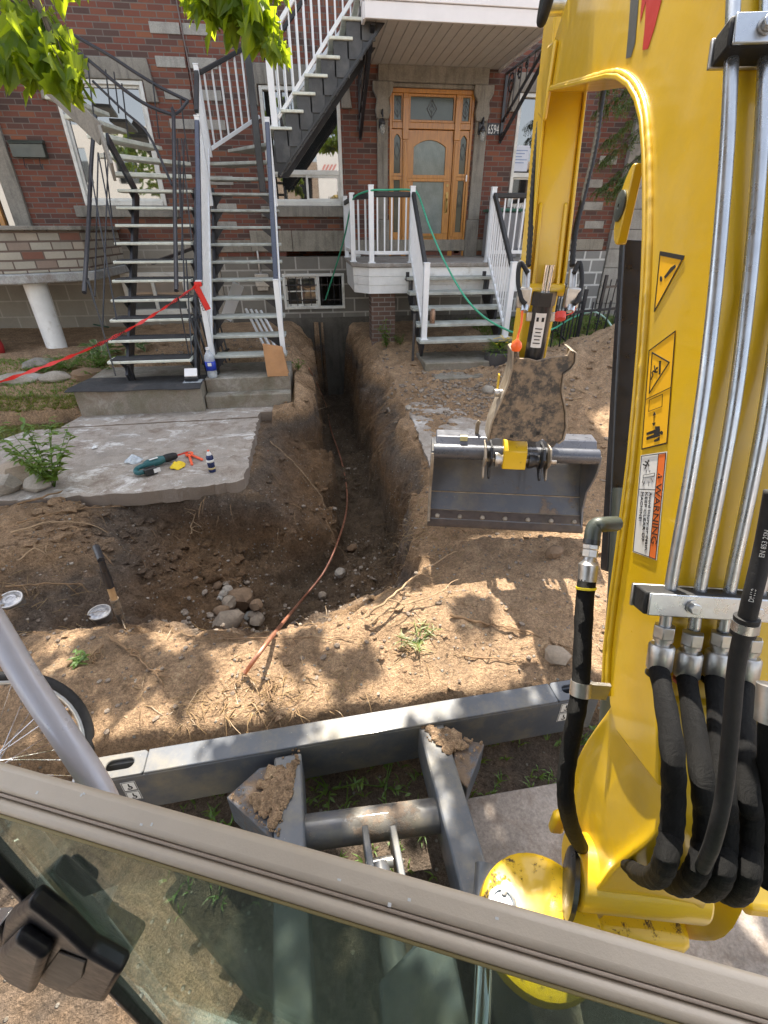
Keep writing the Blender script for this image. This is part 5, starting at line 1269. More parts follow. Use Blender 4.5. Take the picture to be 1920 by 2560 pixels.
rock(1202, 1423, .065, 'tan rounded stone on the sunlit soil behind the blade', M['dusty_stone'], 31, .6, .35, None, 'loose stones on the yard')
rock(1307 - 110, 1243 - 45, .06, 'shaded brown stone in the shadow of the bucket', M['brown_stone'], 32, .7, .3, None, 'loose stones on the yard')
rock(1055, 848, .09, 'grey angular stone below the porch steps', M['fieldstone'], 33, .8, .3, None, 'loose stones on the yard')
rock(1075, 842, .07, 'brown stone beside the grey one below the porch steps', M['brown_stone'], 34, .8, .3, None, 'loose stones on the yard')
rock(882, 884, .05, 'small blue grey stone on the old walkway edge', M['fieldstone'], 35, .7, .3, None, 'loose stones on the yard')
# broken concrete rubble left of the slab front
for k, (u, v, r, lab) in enumerate(((40, 1035, .22, 'big weathered chunk of rubble left of the green plant'), (8, 1055, .16, 'rubble chunk cut by the left edge of the view'), (60, 1010, .10, 'small grey rubble piece on top of the big chunk'), (85, 1050, .13, 'rubble chunk at the foot of the green plant'))):
    p = atZ(u, v, .02); rock(0, 0, r, lab, M['dusty_stone' if k % 2 == 0 else 'fieldstone'], 50 + k, .55, .2, p, 'rubble beside the slab')
# edging stones of the flower bed
for k, (u, v, r, lab, m) in enumerate(((40, 828, .26, 'flat grey edging stone nearest the left edge', 'fieldstone'), (72, 823, .13, 'pale pointed edging stone in the middle of the bed border', 'pale_stone'), (118, 822, .20, 'long grey edging stone before the brown one', 'fieldstone'), (190, 818, .24, 'big brown edging stone beside the concrete landing', 'brown_stone'), (85, 795, .22, 'dark mossy stone behind the bed border', 'grey_stone'), (340, 712, .14, 'brown stone under the black staircase', 'brown_stone'))):
    p = gp(u, v, .2); o = MB().blob((p.x, p.y + .05, p.z + .02), (r, r * .55, r * .42), 70 + k, .3, 3, 1.2, .1 * k).build('edging_stone', M[m], None, 32); tag(o, lab, 'stone', 'stones edging the flower bed')

# ------------------------------------------------------------------ roots
def rootlet(mb, p, d, L_, r, rnd, sag=.3, n=7):
    pts = [Vector(p)]; d = Vector(d).normalized()
    for i in range(n):
        d = (d + Vector((rnd.uniform(-.3, .3), rnd.uniform(-.3, .3), rnd.uniform(-.3, .2) - sag * .3))).normalized(); pts.append(pts[-1] + d * L_ / n)
    mb.tube(pts, [r * (1 - .75 * i / n) for i in range(n + 1)], 5, False)
def big_root(pts, r, label, m='root', dz=.01, wig=.009, seed=0):
    rnd = random.Random(seed); P_ = [gp(u, v, 0, dz + e * .7 - .006) for u, v, e in pts]; Q = smooth_path(P_, 6); Q = [q + Vector((rnd.uniform(-wig, wig), rnd.uniform(-wig, wig), rnd.uniform(-wig, wig) * .5)) for q in Q]
    mb = MB(); mb.tube(Q, [r * .62 * (1 - .7 * i / len(Q)) for i in range(len(Q))], 7); 
    for _ in range(5):
        i = rnd.randrange(2, len(Q) - 1); rootlet(mb, Q[i], (Q[i] - Q[i - 1]) + Vector((rnd.uniform(-.05, .05), rnd.uniform(-.05, .05), 0)), rnd.uniform(.06, .16), r * .35, rnd)
    o = mb.build('root', M[m], None, 50); return tag(o, label, 'root', 'thick roots sticking out of the soil')
big_root([(975, 1338, .02), (1050, 1352, .02), (1130, 1372, .02), (1245, 1420, .02)], .013, 'long reddish root lying on the sunlit soil behind the blade', seed=1)
big_root([(1000, 1422, .01), (1080, 1430, .01), (1165, 1440, .01)], .008, 'thin root parallel to the blade near the tan stone', seed=2)
big_root([(790, 1345, .04), (850, 1312, .10), (905, 1262, .12), (985, 1215, .12)], .012, 'bundle of pale roots over the pit edge below the bucket', 'root_pale', seed=3)
big_root([(800, 1362, .05), (850, 1325, .05), (940, 1300, .06), (985, 1262, .05)], .009, 'second pale root crossing the pit edge below the bucket', 'root_pale', seed=4)
big_root([(45, 1110, .10), (110, 1085, .09), (160, 1062, .06), (188, 1052, .03)], .016, 'orange root running up to the green plant', seed=5)
big_root([(40, 1140, .05), (120, 1120, .06), (190, 1113, .08), (265, 1103, .06)], .013, 'straight root hanging from the left pit wall', seed=6)
big_root([(30, 1160, .05), (110, 1138, .05), (180, 1140, .06), (238, 1158, .04)], .011, 'root below the straight one on the left pit wall', 'root_pale', seed=7)
big_root([(45, 1225, .05), (80, 1200, .06), (108, 1188, .06)], .010, 'short forked root left of the shovel grip', 'root_pale', seed=8)
big_root([(20, 1280, .04), (100, 1272, .05), (180, 1268, .04)], .014, 'dark twig across the left slope above the lid', seed=9)
big_root([(235, 1378, .02), (270, 1405, .02), (310, 1435, .02), (352, 1478, .02)], .014, 'dark root in the near left pit slope', seed=10)
big_root([(225, 1400, .02), (208, 1430, .02), (205, 1440, .01)], .009, 'short curled root on the near left slope', seed=11)
big_root([(585, 960, .03), (640, 1010, .03), (690, 1070, .03), (700, 1095, .02)], .008, 'thin pale root on the shoulder right of the slab', 'root_pale', seed=12)
big_root([(655, 905, .0), (690, 893, .06), (715, 883, .1)], .010, 'pale root jutting across the trench', 'root_pale', seed=13)
big_root([(415, 1165, .04), (420, 1140, .06), (438, 1110, .05)], .012, 'forked root on the dark pit wall below the slab', 'root_pale', seed=14)
big_root([(590, 1480, .02), (580, 1510, .02), (598, 1560, .02)], .009, 'curved root on the sunlit soil by the pipe end', seed=15)
big_root([(485, 1385, .02), (560, 1385, .02), (700, 1386, .02), (770, 1384, .02)], .007, 'orange root on the lit pit slope by the pipe', seed=16)
big_root([(1290, 862, .03), (1240, 845, .03), (1200, 812, .05)], .012, 'dry twig on the soil heap', 'root_pale', seed=17)
big_root([(1180, 870, .03), (1240, 868, .03), (1300, 866, .03)], .013, 'brown stick at the foot of the soil heap', seed=18)
rnd = random.Random(9); mb = MB()
def hairs(n, fx, fy, L0, L1, r, dirf):
    for _ in range(n):
        x, y = fx(), fy(); z = gz(x, y); rootlet(mb, (x, y, z), dirf(), rnd.uniform(L0, L1), r * rnd.uniform(.6, 1.4), rnd, .35)
hairs(240, lambda: rnd.uniform(.70, .95), lambda: rnd.uniform(5.0, 9.6), .08, .30, .0028, lambda: (-1, rnd.uniform(-.6, .3), rnd.uniform(-.8, .2)))
hairs(190, lambda: rnd.uniform(-.36, -.05), lambda: rnd.uniform(5.4, 9.6), .08, .30, .0028, lambda: (1, rnd.uniform(-.6, .3), rnd.uniform(-.8, .2)))
hairs(130, lambda: rnd.uniform(-.65, .1), lambda: rnd.uniform(3.5, 5.3), .06, .28, .0026, lambda: (rnd.uniform(0, 1), -1, rnd.uniform(-.6, .3)))
hairs(150, lambda: rnd.uniform(-2.3, -.8), lambda: rnd.uniform(3.1, 3.82), .06, .30, .0028, lambda: (rnd.uniform(-.3, 1), -1, rnd.uniform(-.6, .2)))
hairs(120, lambda: rnd.uniform(.45, .95), lambda: rnd.uniform(2.4, 4.6), .06, .3, .003, lambda: (rnd.uniform(-1, .6), rnd.uniform(-1, .2), rnd.uniform(-.4, .4)))
o = mb.build('root_hairs', M['root'], None, 60); tag(o, 'fine root hairs hanging from the cut soil', 'root hairs', kind='stuff')
mb = MB()
hairs(260, lambda: rnd.gauss(-.35, .25), lambda: rnd.gauss(1.42, .08), .04, .14, .0022, lambda: (rnd.uniform(-1, 1), rnd.uniform(-1, 1), rnd.uniform(0, .5)))
hairs(240, lambda: rnd.uniform(-1.0, 1.4), lambda: rnd.uniform(1.4, 2.6), .04, .16, .0020, lambda: (rnd.uniform(-1, 1), rnd.uniform(-1, 1), rnd.uniform(0, .4)))
hairs(160, lambda: rnd.uniform(-2.4, -1.6), lambda: rnd.uniform(2.2, 3.0), .05, .2, .0022, lambda: (rnd.uniform(-1, 1), rnd.uniform(-1, 1), rnd.uniform(0, .5)))
hairs(220, lambda: rnd.gauss(.75, .12), lambda: rnd.gauss(2.85, .3), .05, .2, .0022, lambda: (rnd.uniform(-1, 1), rnd.uniform(-1, 1), rnd.uniform(0, .4)))
o = mb.build('dry_roots', M['straw'], None, 60); tag(o, 'dry straw coloured rootlets littering the sunlit soil', 'dry roots', kind='stuff')

# ------------------------------------------------------------------ hoses, fence, pots, weeds
yh = PY0 + .1
hp = [atY(703, 648, 10.15), atY(718, 600, 9.95), atY(742, 520, 9.3), atY(757, 450, 8.75), atY(768, 424, 8.55), (PX0 + .31, yP - .03, PZ + .945), (1.2, yP, PZ + .955), (RX0 - .05, yP - .0, PZ + .96), (RX0 + .07, yP - .06, PZ + .90), atY(928, 490, 7.75), atY(958, 560, 7.3), atY(1000, 635, 6.75), atY(1040, 680, 6.55), atY(1085, 708, 6.5), atY(1130, 722, 6.6), atY(1190, 712, 6.9), atY(1230, 690, 7.3), atY(1262, 676, 7.55)]
o = MB().tube(smooth_path(hp, 8), .0135, 8).build('garden_hose', M['green_hose'], None, 60); tag(o, 'bright green garden hose over the porch rail down to the fence', 'hose')
hp = [atY(1262, 676, 7.56), atY(1285, 674, 7.6), atY(1305, 685, 7.4), atY(1318, 700, 7.0), atY(1330, 722, 6.5), atY(1338, 745, 6.2)]
o = MB().tube(smooth_path(hp, 8), .0135, 8).build('garden_hose', M['pale_hose'], None, 60); tag(o, 'pale mint hose arching over the black fence on the right', 'hose')
mb = MB(); rnd = random.Random(5); cc = gp(150, 700, .3)
for k in range(7):
    pts = [cc + Vector(((.42 - .02 * k) * math.cos(a) + rnd.uniform(-.03, .03), (.26 - .015 * k) * math.sin(a), .06 + .035 * k + .02 * math.sin(3 * a + k))) for a in np.linspace(0, 2 * math.pi, 22)]; mb.tube(pts, .013, 6)
mb.tube(smooth_path([cc + Vector((.3, -.1, .05)), cc + Vector((.6, -.35, .03)), cc + Vector((.9, -.5, .0))], 5), .013, 6)
o = mb.build('hose_coil', M['dark_hose'], None, 60); tag(o, 'coiled dark green hose under the stone porch', 'hose')
mb = MB(); mb.blob((-5.05, 8.05, .45), (.35, .2, .42), 3, .2, 3); o = mb.build('red_cover', M['red_cover'], None, 40); tag(o, 'dark red cloth cover at the left edge under the porch', 'cover')
# fence pieces leaning below the stairs
t = thing('fence_panel', 'loose black iron fence panel leaning between the two staircases', 'fence panel', (-1.45, 6.6, .34))
for k in range(7):
    x = -1.50 + .03 * k; y = 6.35 + .12 * k; MB().bar((x + .10, y - .1, .36), (x, y, 1.12), .016, .016).build('picket', M['black_iron'], t)
MB().bar((-1.50, 6.30, 1.0), (-1.30, 7.12, 1.0), .02, .03).build('rail', M['black_iron'], t); MB().bar((-1.42, 6.22, .5), (-1.22, 7.04, .5), .02, .03).build('rail', M['black_iron'], t)
t = thing('fence_panel', 'white baluster panel lying slanted behind the right staircase', 'fence panel', (-1.0, 7.5, .3))
for k in range(4):
    MB().bar((-.98 + .07 * k, 7.6, .95 - .01 * k), (-.72 + .08 * k, 7.4, .34), .035, .02).build('slat', M['white_rail'], t)
MB().bar((-1.30, 7.7, .80), (-1.02, 7.5, 1.28), .16, .02, (0, 1, 0)).build('board', M['white_rail'], t)
def fence(label, a, b, n, h, g0):
    a, b = Vector(a), Vector(b); t = thing('iron_fence', label, 'fence', tuple(a), 'black picket fences by the soil heap')
    for zz in (.12, h - .12): MB().bar(a + Vector((0, 0, zz)), b + Vector((0, 0, zz)), .02, .035).build('rail', M['black_iron'], t)
    for k in range(n + 1):
        p = a.lerp(b, k / n); w_ = .045 if k in (0, n) else .016; mb = MB(); mb.bar(p, p + Vector((0, 0, h + (.08 if k in (0, n) else 0))), w_, w_); mb.build('post' if k in (0, n) else 'picket', M['black_iron'], t)
A = atZ(1150, 785, .12)
fence('black picket fence behind the flower pot and hose', (2.95, 6.9, .12), (5.4, 7.3, .2), 16, .85, 0)
fence('black picket fence running towards the stone pilaster', (5.2, 8.6, .35), (6.6, 9.3, .35), 9, .82, 0)
fence('short black gate fence beside the hose on the heap', (4.05, 7.15, .2), (4.4, 8.9, .3), 10, .9, 0)

def leaf_fan(mb, p, d, L_, w_, droop=.3, fold=.15, n=4):
    d = Vector(d).normalized(); s = d.cross(Vector((0, 0, 1)))
    if s.length < 1e-3: s = Vector((1, 0, 0))
    s.normalize(); pts = []; q = Vector(p)
    vs, fs = [], []
    for i in range(n + 1):
        t = i / n; ww = w_ * math.sin(math.pi * min(1, .12 + t * .88)) * (1 - .15 * t); dd = (d + Vector((0, 0, -droop * t * 1.6))).normalized()
        if i: q = q + dd * L_ / n
        vs += [q - s * ww + Vector((0, 0, fold * ww)), q, q + s * ww + Vector((0, 0, fold * ww))]
    for i in range(n): fs += [(3 * i, 3 * i + 1, 3 * i + 4, 3 * i + 3), (3 * i + 1, 3 * i + 2, 3 * i + 5, 3 * i + 4)]
    mb.add(vs, fs)
def weed(base, h, spread, nst, label, cat='plant', name='weed', leaf=(.05, .014), seed=0, per=10, group=None, mat='weed'):
    t = thing(name, label, cat, tuple(base), group); rnd = random.Random(seed); st, lf = MB(), MB(); base = Vector(base)
    for k in range(nst):
        a = rnd.uniform(0, 6.28); d = Vector((math.cos(a) * spread, math.sin(a) * spread, h * rnd.uniform(.7, 1.0))); pts = [base + d * s + Vector((math.cos(a), math.sin(a), 0)) * .12 * h * s * s for s in np.linspace(0, 1, 6)]
        st.tube(pts, [.004 * (1 - .12 * i) for i in range(6)], 5)
        for j in range(per):
            s = rnd.uniform(.15, 1); i = min(4, int(s * 5)); p = pts[i].lerp(pts[i + 1], s * 5 - i); b = rnd.uniform(0, 6.28)
            leaf_fan(lf, p, (math.cos(b), math.sin(b), rnd.uniform(-.1, .6)), leaf[0] * rnd.uniform(.6, 1.3), leaf[1] * rnd.uniform(.7, 1.2), .35)
    st.build('stem', M['weed'], t, True); lf.build('leaves', M[mat], t)
    return t
weed(atZ(118, 1052, .0), .62, .2, 14, 'leafy green self sown plant at the slab corner', 'plant', 'green_plant', (.085, .018), 3, 24)
weed(gp(222, 848, .1), .12, .16, 12, 'low weed clump at the foot of the concrete landing', 'weed', 'weed', (.04, .014), 4, 9, 'weeds of the flower bed')
weed(gp(150, 800, .2), .22, .2, 18, 'bushy weed clump before the hosta', 'weed', 'weed', (.05, .014), 5, 12, 'weeds of the flower bed')
weed(gp(215, 792, .2), .22, .2, 18, 'bushy weed clump beside the landing edge', 'weed', 'weed', (.05, .014), 6, 12, 'weeds of the flower bed')
weed(gp(95, 806, .2), .14, .18, 14, 'low weed clump over the pale edging stone', 'weed', 'weed', (.04, .013), 7, 10, 'weeds of the flower bed')
weed(gp(645, 800, .2), .14, .07, 5, 'small weed hanging on the trench edge by the bag', 'weed', 'weed', (.05, .014), 8, 9)
weed(gp(835, 752, .25), .46, .07, 9, 'tall budding plant beside the brick pier', 'plant', 'tall_plant', (.08, .016), 9, 14)
weed(gp(865, 745, .25), .18, .12, 7, 'low weed right of the tall budding plant', 'weed', 'weed', (.06, .012), 10, 9)
weed(gp(915, 715, .25), .10, .08, 5, 'tiny weed near the porch stair leg', 'weed', 'weed', (.04, .012), 12, 7)
weed(gp(905, 1392, .1), .06, .10, 7, 'grass tuft on the clod ridge by the blade', 'weed', 'weed', (.06, .004), 13, 9, None, 'grass')
weed(gp(160, 1445, .0), .04, .07, 4, 'sparse weed on the shaded slope by the wheel', 'weed', 'weed', (.04, .007), 14, 8)
weed((1.08, 1.16, -.12), .12, .12, 5, 'weed growing behind the right end of the blade', 'weed', 'weed', (.032, .008), 15, 5, 'weeds behind the blade')
weed((-.08, 1.12, -.13), .12, .14, 5, 'weed growing inside the blade frame', 'weed', 'weed', (.034, .006), 16, 10, 'weeds behind the blade')
weed((.16, 1.10, -.13), .10, .12, 5, 'weed by the right push arm of the blade', 'weed', 'weed', (.034, .006), 17, 5, 'weeds behind the blade')
weed((-.50, .98, -.13), .10, .12, 5, 'weed left of the left push arm', 'weed', 'weed', (.034, .006), 18, 5, 'weeds behind the blade')
# hosta
t = thing('hosta', 'variegated hosta with pale leaf edges left of the black staircase', 'plant', tuple(gp(225, 770, .3))); rnd = random.Random(8); lf, le = MB(), MB()
for cc_, n in ((gp(222, 768, .3), 42), (gp(300, 755, .3), 22)):
    for k in range(n):
        a = rnd.uniform(0, 6.28); el = rnd.uniform(.15, 1.1); d = Vector((math.cos(a), math.sin(a), el)); p = cc_ + d.normalized() * rnd.uniform(.05, .22); L_ = rnd.uniform(.13, .2); leaf_fan(le, p, d, L_, .05, .55, .25, 6); leaf_fan(lf, p + Vector((0, 0, .003)), d, L_ * .96, .035, .55, .38, 6)
le.build('leaf_edge', M['hosta_edge'], t, True); lf.build('leaf', M['hosta'], t, True)
# flower pot
pp_ = gp(1085, 800, .15); t = thing('flower_pot', 'dark grey pot of yellow flowers at the end of the porch steps', 'flower pot', tuple(pp_)); rnd = random.Random(3)
pc = Vector((2.72, 6.95, .06)); t.location = pc
MB().lathe([(.13, 0), (.17, .04), (.20, .18), (.195, .30), (.185, .31), (.17, .31), (.165, .27), (0, .27)], pc, n=26).build('pot', M['pot'], t, 40)
lf, fl = MB(), MB()
for k in range(130):
    a = rnd.uniform(0, 6.28); d = Vector((math.cos(a), math.sin(a), rnd.uniform(.1, 1.5))); leaf_fan(lf, pc + Vector((0, 0, .29)) + d.normalized() * rnd.uniform(.05, .2), d, rnd.uniform(.08, .15), .011, .5)
for k in range(22):
    q = pc + Vector((rnd.uniform(-.1, .16), rnd.uniform(-.14, .1), .42 + rnd.uniform(0, .12)))
    for j in range(6): a = j * 1.05 + k; leaf_fan(fl, q, (math.cos(a), math.sin(a), .5), .03, .012, .3, .1, 2)
lf.build('foliage', M['weed'], t); fl.build('flower', M['petal'], t)
# moss and grass of the flower bed, shrubs behind the fence
def tufts(name, label, n, fx, fy, h, m, zoff=0):
    rnd = random.Random(21); mb = MB()
    xs = [fx(rnd) for _ in range(n)]; ys = [fy(rnd) for _ in range(n)]; zs = ground(np.array(xs), np.array(ys))
    for x, y, z in zip(xs, ys, zs):
        for _ in range(3):
            a = rnd.uniform(0, 6.28); L_ = h * rnd.uniform(.5, 1.4); d = Vector((math.cos(a) * .7, math.sin(a) * .7, 1)).normalized(); s = Vector((-math.sin(a), math.cos(a), 0)) * .0035; p = Vector((x, y, z - .005)); q = p + d * L_ * .6; r = q + (d + Vector((math.cos(a) * .6, math.sin(a) * .6, -.5))).normalized() * L_ * .45
            mb.add([p - s, p + s, q + s * .8, q - s * .8, r], [(0, 1, 2, 3), (3, 2, 4)])
    o = mb.build(name, m); return tag(o, label, 'grass', kind='stuff')
tufts('grass', 'sparse yellowish grass and moss of the flower bed', 5200, lambda r: r.uniform(-4.6, -2.83), lambda r: r.uniform(5.25, 6.25), .045, M['grass'])
tufts('moss', 'green ground cover behind the edging stones', 2600, lambda r: r.uniform(-4.6, -2.6), lambda r: r.uniform(6.2, 7.6), .05, M['weed'])
tufts('lawn', 'short green growth behind the black fence', 5000, lambda r: r.uniform(3.0, 6.5), lambda r: r.uniform(7.2, 10.1), .09, M['weed'])
tufts('weed_mat', 'grass remains on the soil behind the blade', 260, lambda r: r.uniform(-.7, 1.5), lambda r: r.uniform(.75, 1.22), .05, M['weed'])
def shrub(c, r, n, label, seed):
    t = thing('shrub', label, 'shrub', tuple(c), 'low shrubs behind the fence'); rnd = random.Random(seed); mb = MB(); st = MB(); c = Vector(c)
    for k in range(9): a = rnd.uniform(0, 6.28); st.tube([c, c + Vector((math.cos(a) * r * .6, math.sin(a) * r * .5, r * rnd.uniform(.4, .9)))], [.008, .003], 5)
    for k in range(n):
        a = rnd.uniform(0, 6.28); rr = r * rnd.random() ** .4; zz = r * rnd.uniform(.1, 1.0); leaf_fan(mb, c + Vector((math.cos(a) * rr, math.sin(a) * rr * .8, zz * (1 - .4 * (rr / r) ** 2))), (math.cos(a), math.sin(a), rnd.uniform(0, .8)), rnd.uniform(.05, .09), .014, .4, .2, 2)
    st.build('stem', M['bark'], t); mb.build('leaves', M['weed'], t)
shrub((4.3, 8.3, .25), .40, 700, 'low green shrub behind the fence next to the pot', 1); shrub((5.1, 8.6, .25), .45, 700, 'low green shrub in the middle behind the fence', 2); shrub((5.9, 8.5, .25), .42, 600, 'low green shrub nearest the stone pilaster', 3)
# recycling bins seen through the porch railing
t = thing('storage_bin', 'grey bin with green lid on the porch right of the door', 'bin', (3.5, 9.6, PZ)); MB().prism([(3.3, 9.4), (3.8, 9.4), (3.8, 9.95), (3.3, 9.95)], lambda u, v, d: (u, v, d), PZ + .001, PZ + .72).build('body', simple('bin_grey', (.22, .22, .23), .5), t, None, .02)
MB().prism([(3.26, 9.36), (3.84, 9.36), (3.84, 9.98), (3.26, 9.98)], lambda u, v, d: (u, v, d), PZ + .722, PZ + .77).build('lid', simple('bin_green', (.03, .12, .08), .5), t, None, .015)

# ------------------------------------------------------------------ bicycle at the left edge
wc = atZ(-22, 1655, .20); wax = Vector((.45, -.55, .55)).normalized()
bk = thing('bicycle', 'bicycle wheel with thin spokes and black tyre at the left edge', 'bicycle', tuple(wc)); e1 = wax.orthogonal().normalized(); e2 = wax.cross(e1)
def circ(r, n=48, c=wc): return [c + (e1 * math.cos(2 * math.pi * k / n) + e2 * math.sin(2 * math.pi * k / n)) * r for k in range(n + 1)]
whl = MB().tube(circ(.325), .019, 10, False).build('wheel', M['rubber'], bk, True)
MB().tube(circ(.302), .011, 8, False).build('rim', M['zinc_dull'], whl, True)
MB().cyl(wc - wax * .04, wc + wax * .04, .02, 14).build('hub', M['zinc'], whl, 40)
sp_ = MB(); C_ = circ(.298, 32)
for k in range(32): sp_.tube([wc + wax * (.03 if k % 2 else -.03) + (C_[(k + (5 if k % 4 < 2 else -5)) % 32] - wc).normalized() * .02, C_[k]], .0014, 4)
sp_.build('spokes', M['chrome'], whl)
f0 = wc + Vector((-.42, .12, .30)); mb = MB(); mb.tube([wc + wax * .05, f0 + wax * .03], .011, 8); mb.tube([wc - wax * .05, f0 - wax * .03], .011, 8); mb.build('fork', M['black_paint'], bk, True)
f1 = f0 + Vector((-.55, .1, -.05)); f2 = f0 + Vector((-.35, .1, -.40)); mb = MB(); mb.tube([f0, f1], .017, 8); mb.tube([f0, f2], .018, 8); mb.tube([f2, f1], .016, 8); mb.build('frame', M['black_paint'], bk, True)
# ------------------------------------------------------------------ the yellow excavator the picture is taken from
ex = thing('excavator', 'yellow compact excavator with grey dozer blade and ditching bucket', 'excavator', (.1, .6, 0))
# ---- dozer blade
BZ = .205
bl = atZ(203, 1637, BZ); brr = atZ(1228, 1468, BZ); bax = (brr - bl).normalized(); bnr = Vector((bax.y, -bax.x, 0))   # bnr points back to the machine
BLEN = (brr - bl).length + .10
TW, FH = .085, .235
def BLP(a, n, z): return bl + bax * a + bnr * n + Vector((0, 0, z - BZ))
def slot(a0, a1, n0, n1, k=8):
    c0, c1 = a0 + (n1 - n0) / 2, a1 - (n1 - n0) / 2; r = (n1 - n0) / 2; nm = (n0 + n1) / 2; pts = []
    for i in range(k + 1): t = -math.pi / 2 + math.pi * i / k; pts.append((c1 + r * math.cos(t), nm + r * math.sin(t)))
    for i in range(k + 1): t = math.pi / 2 + math.pi * i / k; pts.append((c0 + r * math.cos(t), nm + r * math.sin(t)))
    return pts
def plate_with_hole(mb, a0, a1, n0, n1, hole, z0, z1):
    n = len(hole); ca, cn = (a0 + a1) / 2, (n0 + n1) / 2; out = []
    for (x, y) in hole:
        dx, dy = x - ca, y - cn; k = min(((a1 - a0) / 2) / abs(dx) if abs(dx) > 1e-6 else 1e9, ((n1 - n0) / 2) / abs(dy) if abs(dy) > 1e-6 else 1e9); out.append((ca + dx * k, cn + dy * k))
    v = [BLP(x, y, z1) for x, y in hole] + [BLP(x, y, z1) for x, y in out] + [BLP(x, y, z0) for x, y in hole] + [BLP(x, y, z0) for x, y in out]
    f = []
    for i in range(n):
        j = (i + 1) % n; f += [(i, j, n + j, n + i), (2 * n + i, 3 * n + i, 3 * n + j, 2 * n + j), (i, 2 * n + i, 2 * n + j, j), (n + i, n + j, 3 * n + j, 3 * n + i)]
    for cx, cy in ((a0, n0), (a1, n0), (a1, n1), (a0, n1)): pass
    mb.add(v, f)
mb = MB()
# curved front mouldboard, folded top lip, rear wall (hollow beam)
prof = [(0, BZ - .012), (-.012, BZ - .05), (.0, .1), (.02, 0), (-.005, -.10), (.03, -.10), (.05, 0), (.035, .1), (.03, BZ - .03), (TW - .004, BZ - .03), (TW, BZ - .02), (TW, BZ - FH), (TW + .012, BZ - FH), (TW + .012, BZ - .012), (TW + .004, BZ - .0), (TW * .5, BZ - .0001), (.006, BZ)]
HA0, HA1 = .04, .20
mb.prism([(0, BZ - .012), (TW + .012, BZ - .012), (TW + .012, BZ - .0002), (0, BZ - .0002)], lambda u, v, d: BLP(d, u, v), .2005, BLEN - .2005)
low = [(p[0], min(p[1], BZ - .022)) for p in prof]
for a, b in ((0, BLEN),):
    mb.prism([(0, BZ - .02), (-.012, BZ - .05), (.0, .1), (.02, 0), (-.005, -.10), (.03, -.10), (.05, 0), (.035, .1), (.03, BZ - .02)], lambda u, v, d: BLP(d, u, v), a, b)
    mb.prism([(TW, BZ - .013), (TW, BZ - FH), (TW + .012, BZ - FH), (TW + .012, BZ - .013)], lambda u, v, d: BLP(d, u, v), a, b)
for a, b in ((0, .2), (BLEN - .2, BLEN)):
    h = slot(a + .055 if a < .1 else a + .045, a + .155 if a < .1 else a + .145, .024, .066); plate_with_hole(mb, a, b, .0, TW + .012, h, BZ - .012, BZ - .0002)
blade = mb.build('blade', M['grey_paint'], ex, 40, .004)
mb = MB(); mb.prism([(0, BZ - .02), (TW, BZ - .02), (TW, BZ - FH), (.03, -.09), (-.004, -.09)], lambda u, v, d: BLP(d, u, v), -.012, -.001); mb.build('end_plate', M['grey_paint'], blade)
mb = MB(); mb.prism([(0, BZ - .02), (TW, BZ - .02), (TW, BZ - FH), (.03, -.09), (-.004, -.09)], lambda u, v, d: BLP(d, u, v), BLEN + .001, BLEN + .012); mb.build('end_plate', M['grey_paint'], blade)
def hook_sticker(a, zc):
    mb = MB(); o = TW + .0125
    for dz in (.032, -.032): mb.prism([(-.026, -.029), (.026, -.029), (.026, .029), (-.026, .029)], lambda u, v, d: BLP(a + u, o + d, zc + dz + v), 0, .001)
    st = mb.build('hook_sticker', M['white_decal'], blade)
    mb = MB()
    for dz in (.032, -.032):
        for (x0_, x1_, y0_, y1_) in ((-.024, .024, .025, .027), (-.024, .024, -.027, -.025), (-.024, -.022, -.025, .025), (.022, .024, -.025, .025)): mb.prism([(x0_, y0_), (x1_, y0_), (x1_, y1_), (x0_, y1_)], lambda u, v, d: BLP(a + u, o + .0011 + d, zc + dz + v), 0, .0006)
        pts = [BLP(a + .000 + .008 * math.cos(t), o + .002, zc + dz - .008 + .008 * math.sin(t)) for t in np.linspace(math.pi * .5, -math.pi * .9, 10)]; mb.tube([BLP(a, o + .002, zc + dz + .017), BLP(a, o + .002, zc + dz + .001)] + pts, .0022, 5)
    mb.build('pictogram', M['black_ink'], st)
hook_sticker(.135, BZ - .10); hook_sticker(BLEN - .155, BZ - .085)
# push arms, gussets, cross tube
def push_arm(u0, v0, u1, v1, name, w_=.105, zt=.185):
    a = atZ(u0, v0, zt); b = atZ(u1, v1, zt); d = (b - a).normalized(); b = a + d * ((b - a).length + .55); a = a - d * .07; mb = MB()
    sd2 = Vector((d.y, -d.x, 0)) * w_ / 2; mb.obox((a + b) / 2 - Vector((0, 0, .09)), sd2, d * (b - a).length / 2, (0, 0, .09)); return mb.build(name, M['grey_paint'], blade, None, .008), a, b, d
pa, A0, A1, AD = push_arm(622, 1668, 628, 1990, 'push_arm'); pb_, B0, B1, BD = push_arm(938, 1590, 1020, 1880, 'push_arm')
def gusset(pix, zt=.172):
    mb = MB(); P_ = [atZ(u, v, zt) for u, v in pix]; mb.prism([(p.x, p.y) for p in P_], lambda u, v, d: (u, v, d), -.0, zt); return mb.build('gusset', M['grey_muddy'], blade, None, .006)
gusset([(590, 1815), (488, 1722), (560, 1658), (600, 1650)]); gusset([(975, 1590), (1047, 1606), (1010, 1702), (985, 1680)])
ca, cb = atZ(650, 1797, .105), atZ(955, 1757, .105)
MB().cyl(ca - Vector((0, 0, .01)), cb - Vector((0, 0, .01)), .058, 26).build('cross_tube', M['bucket_paint'], blade, 40)
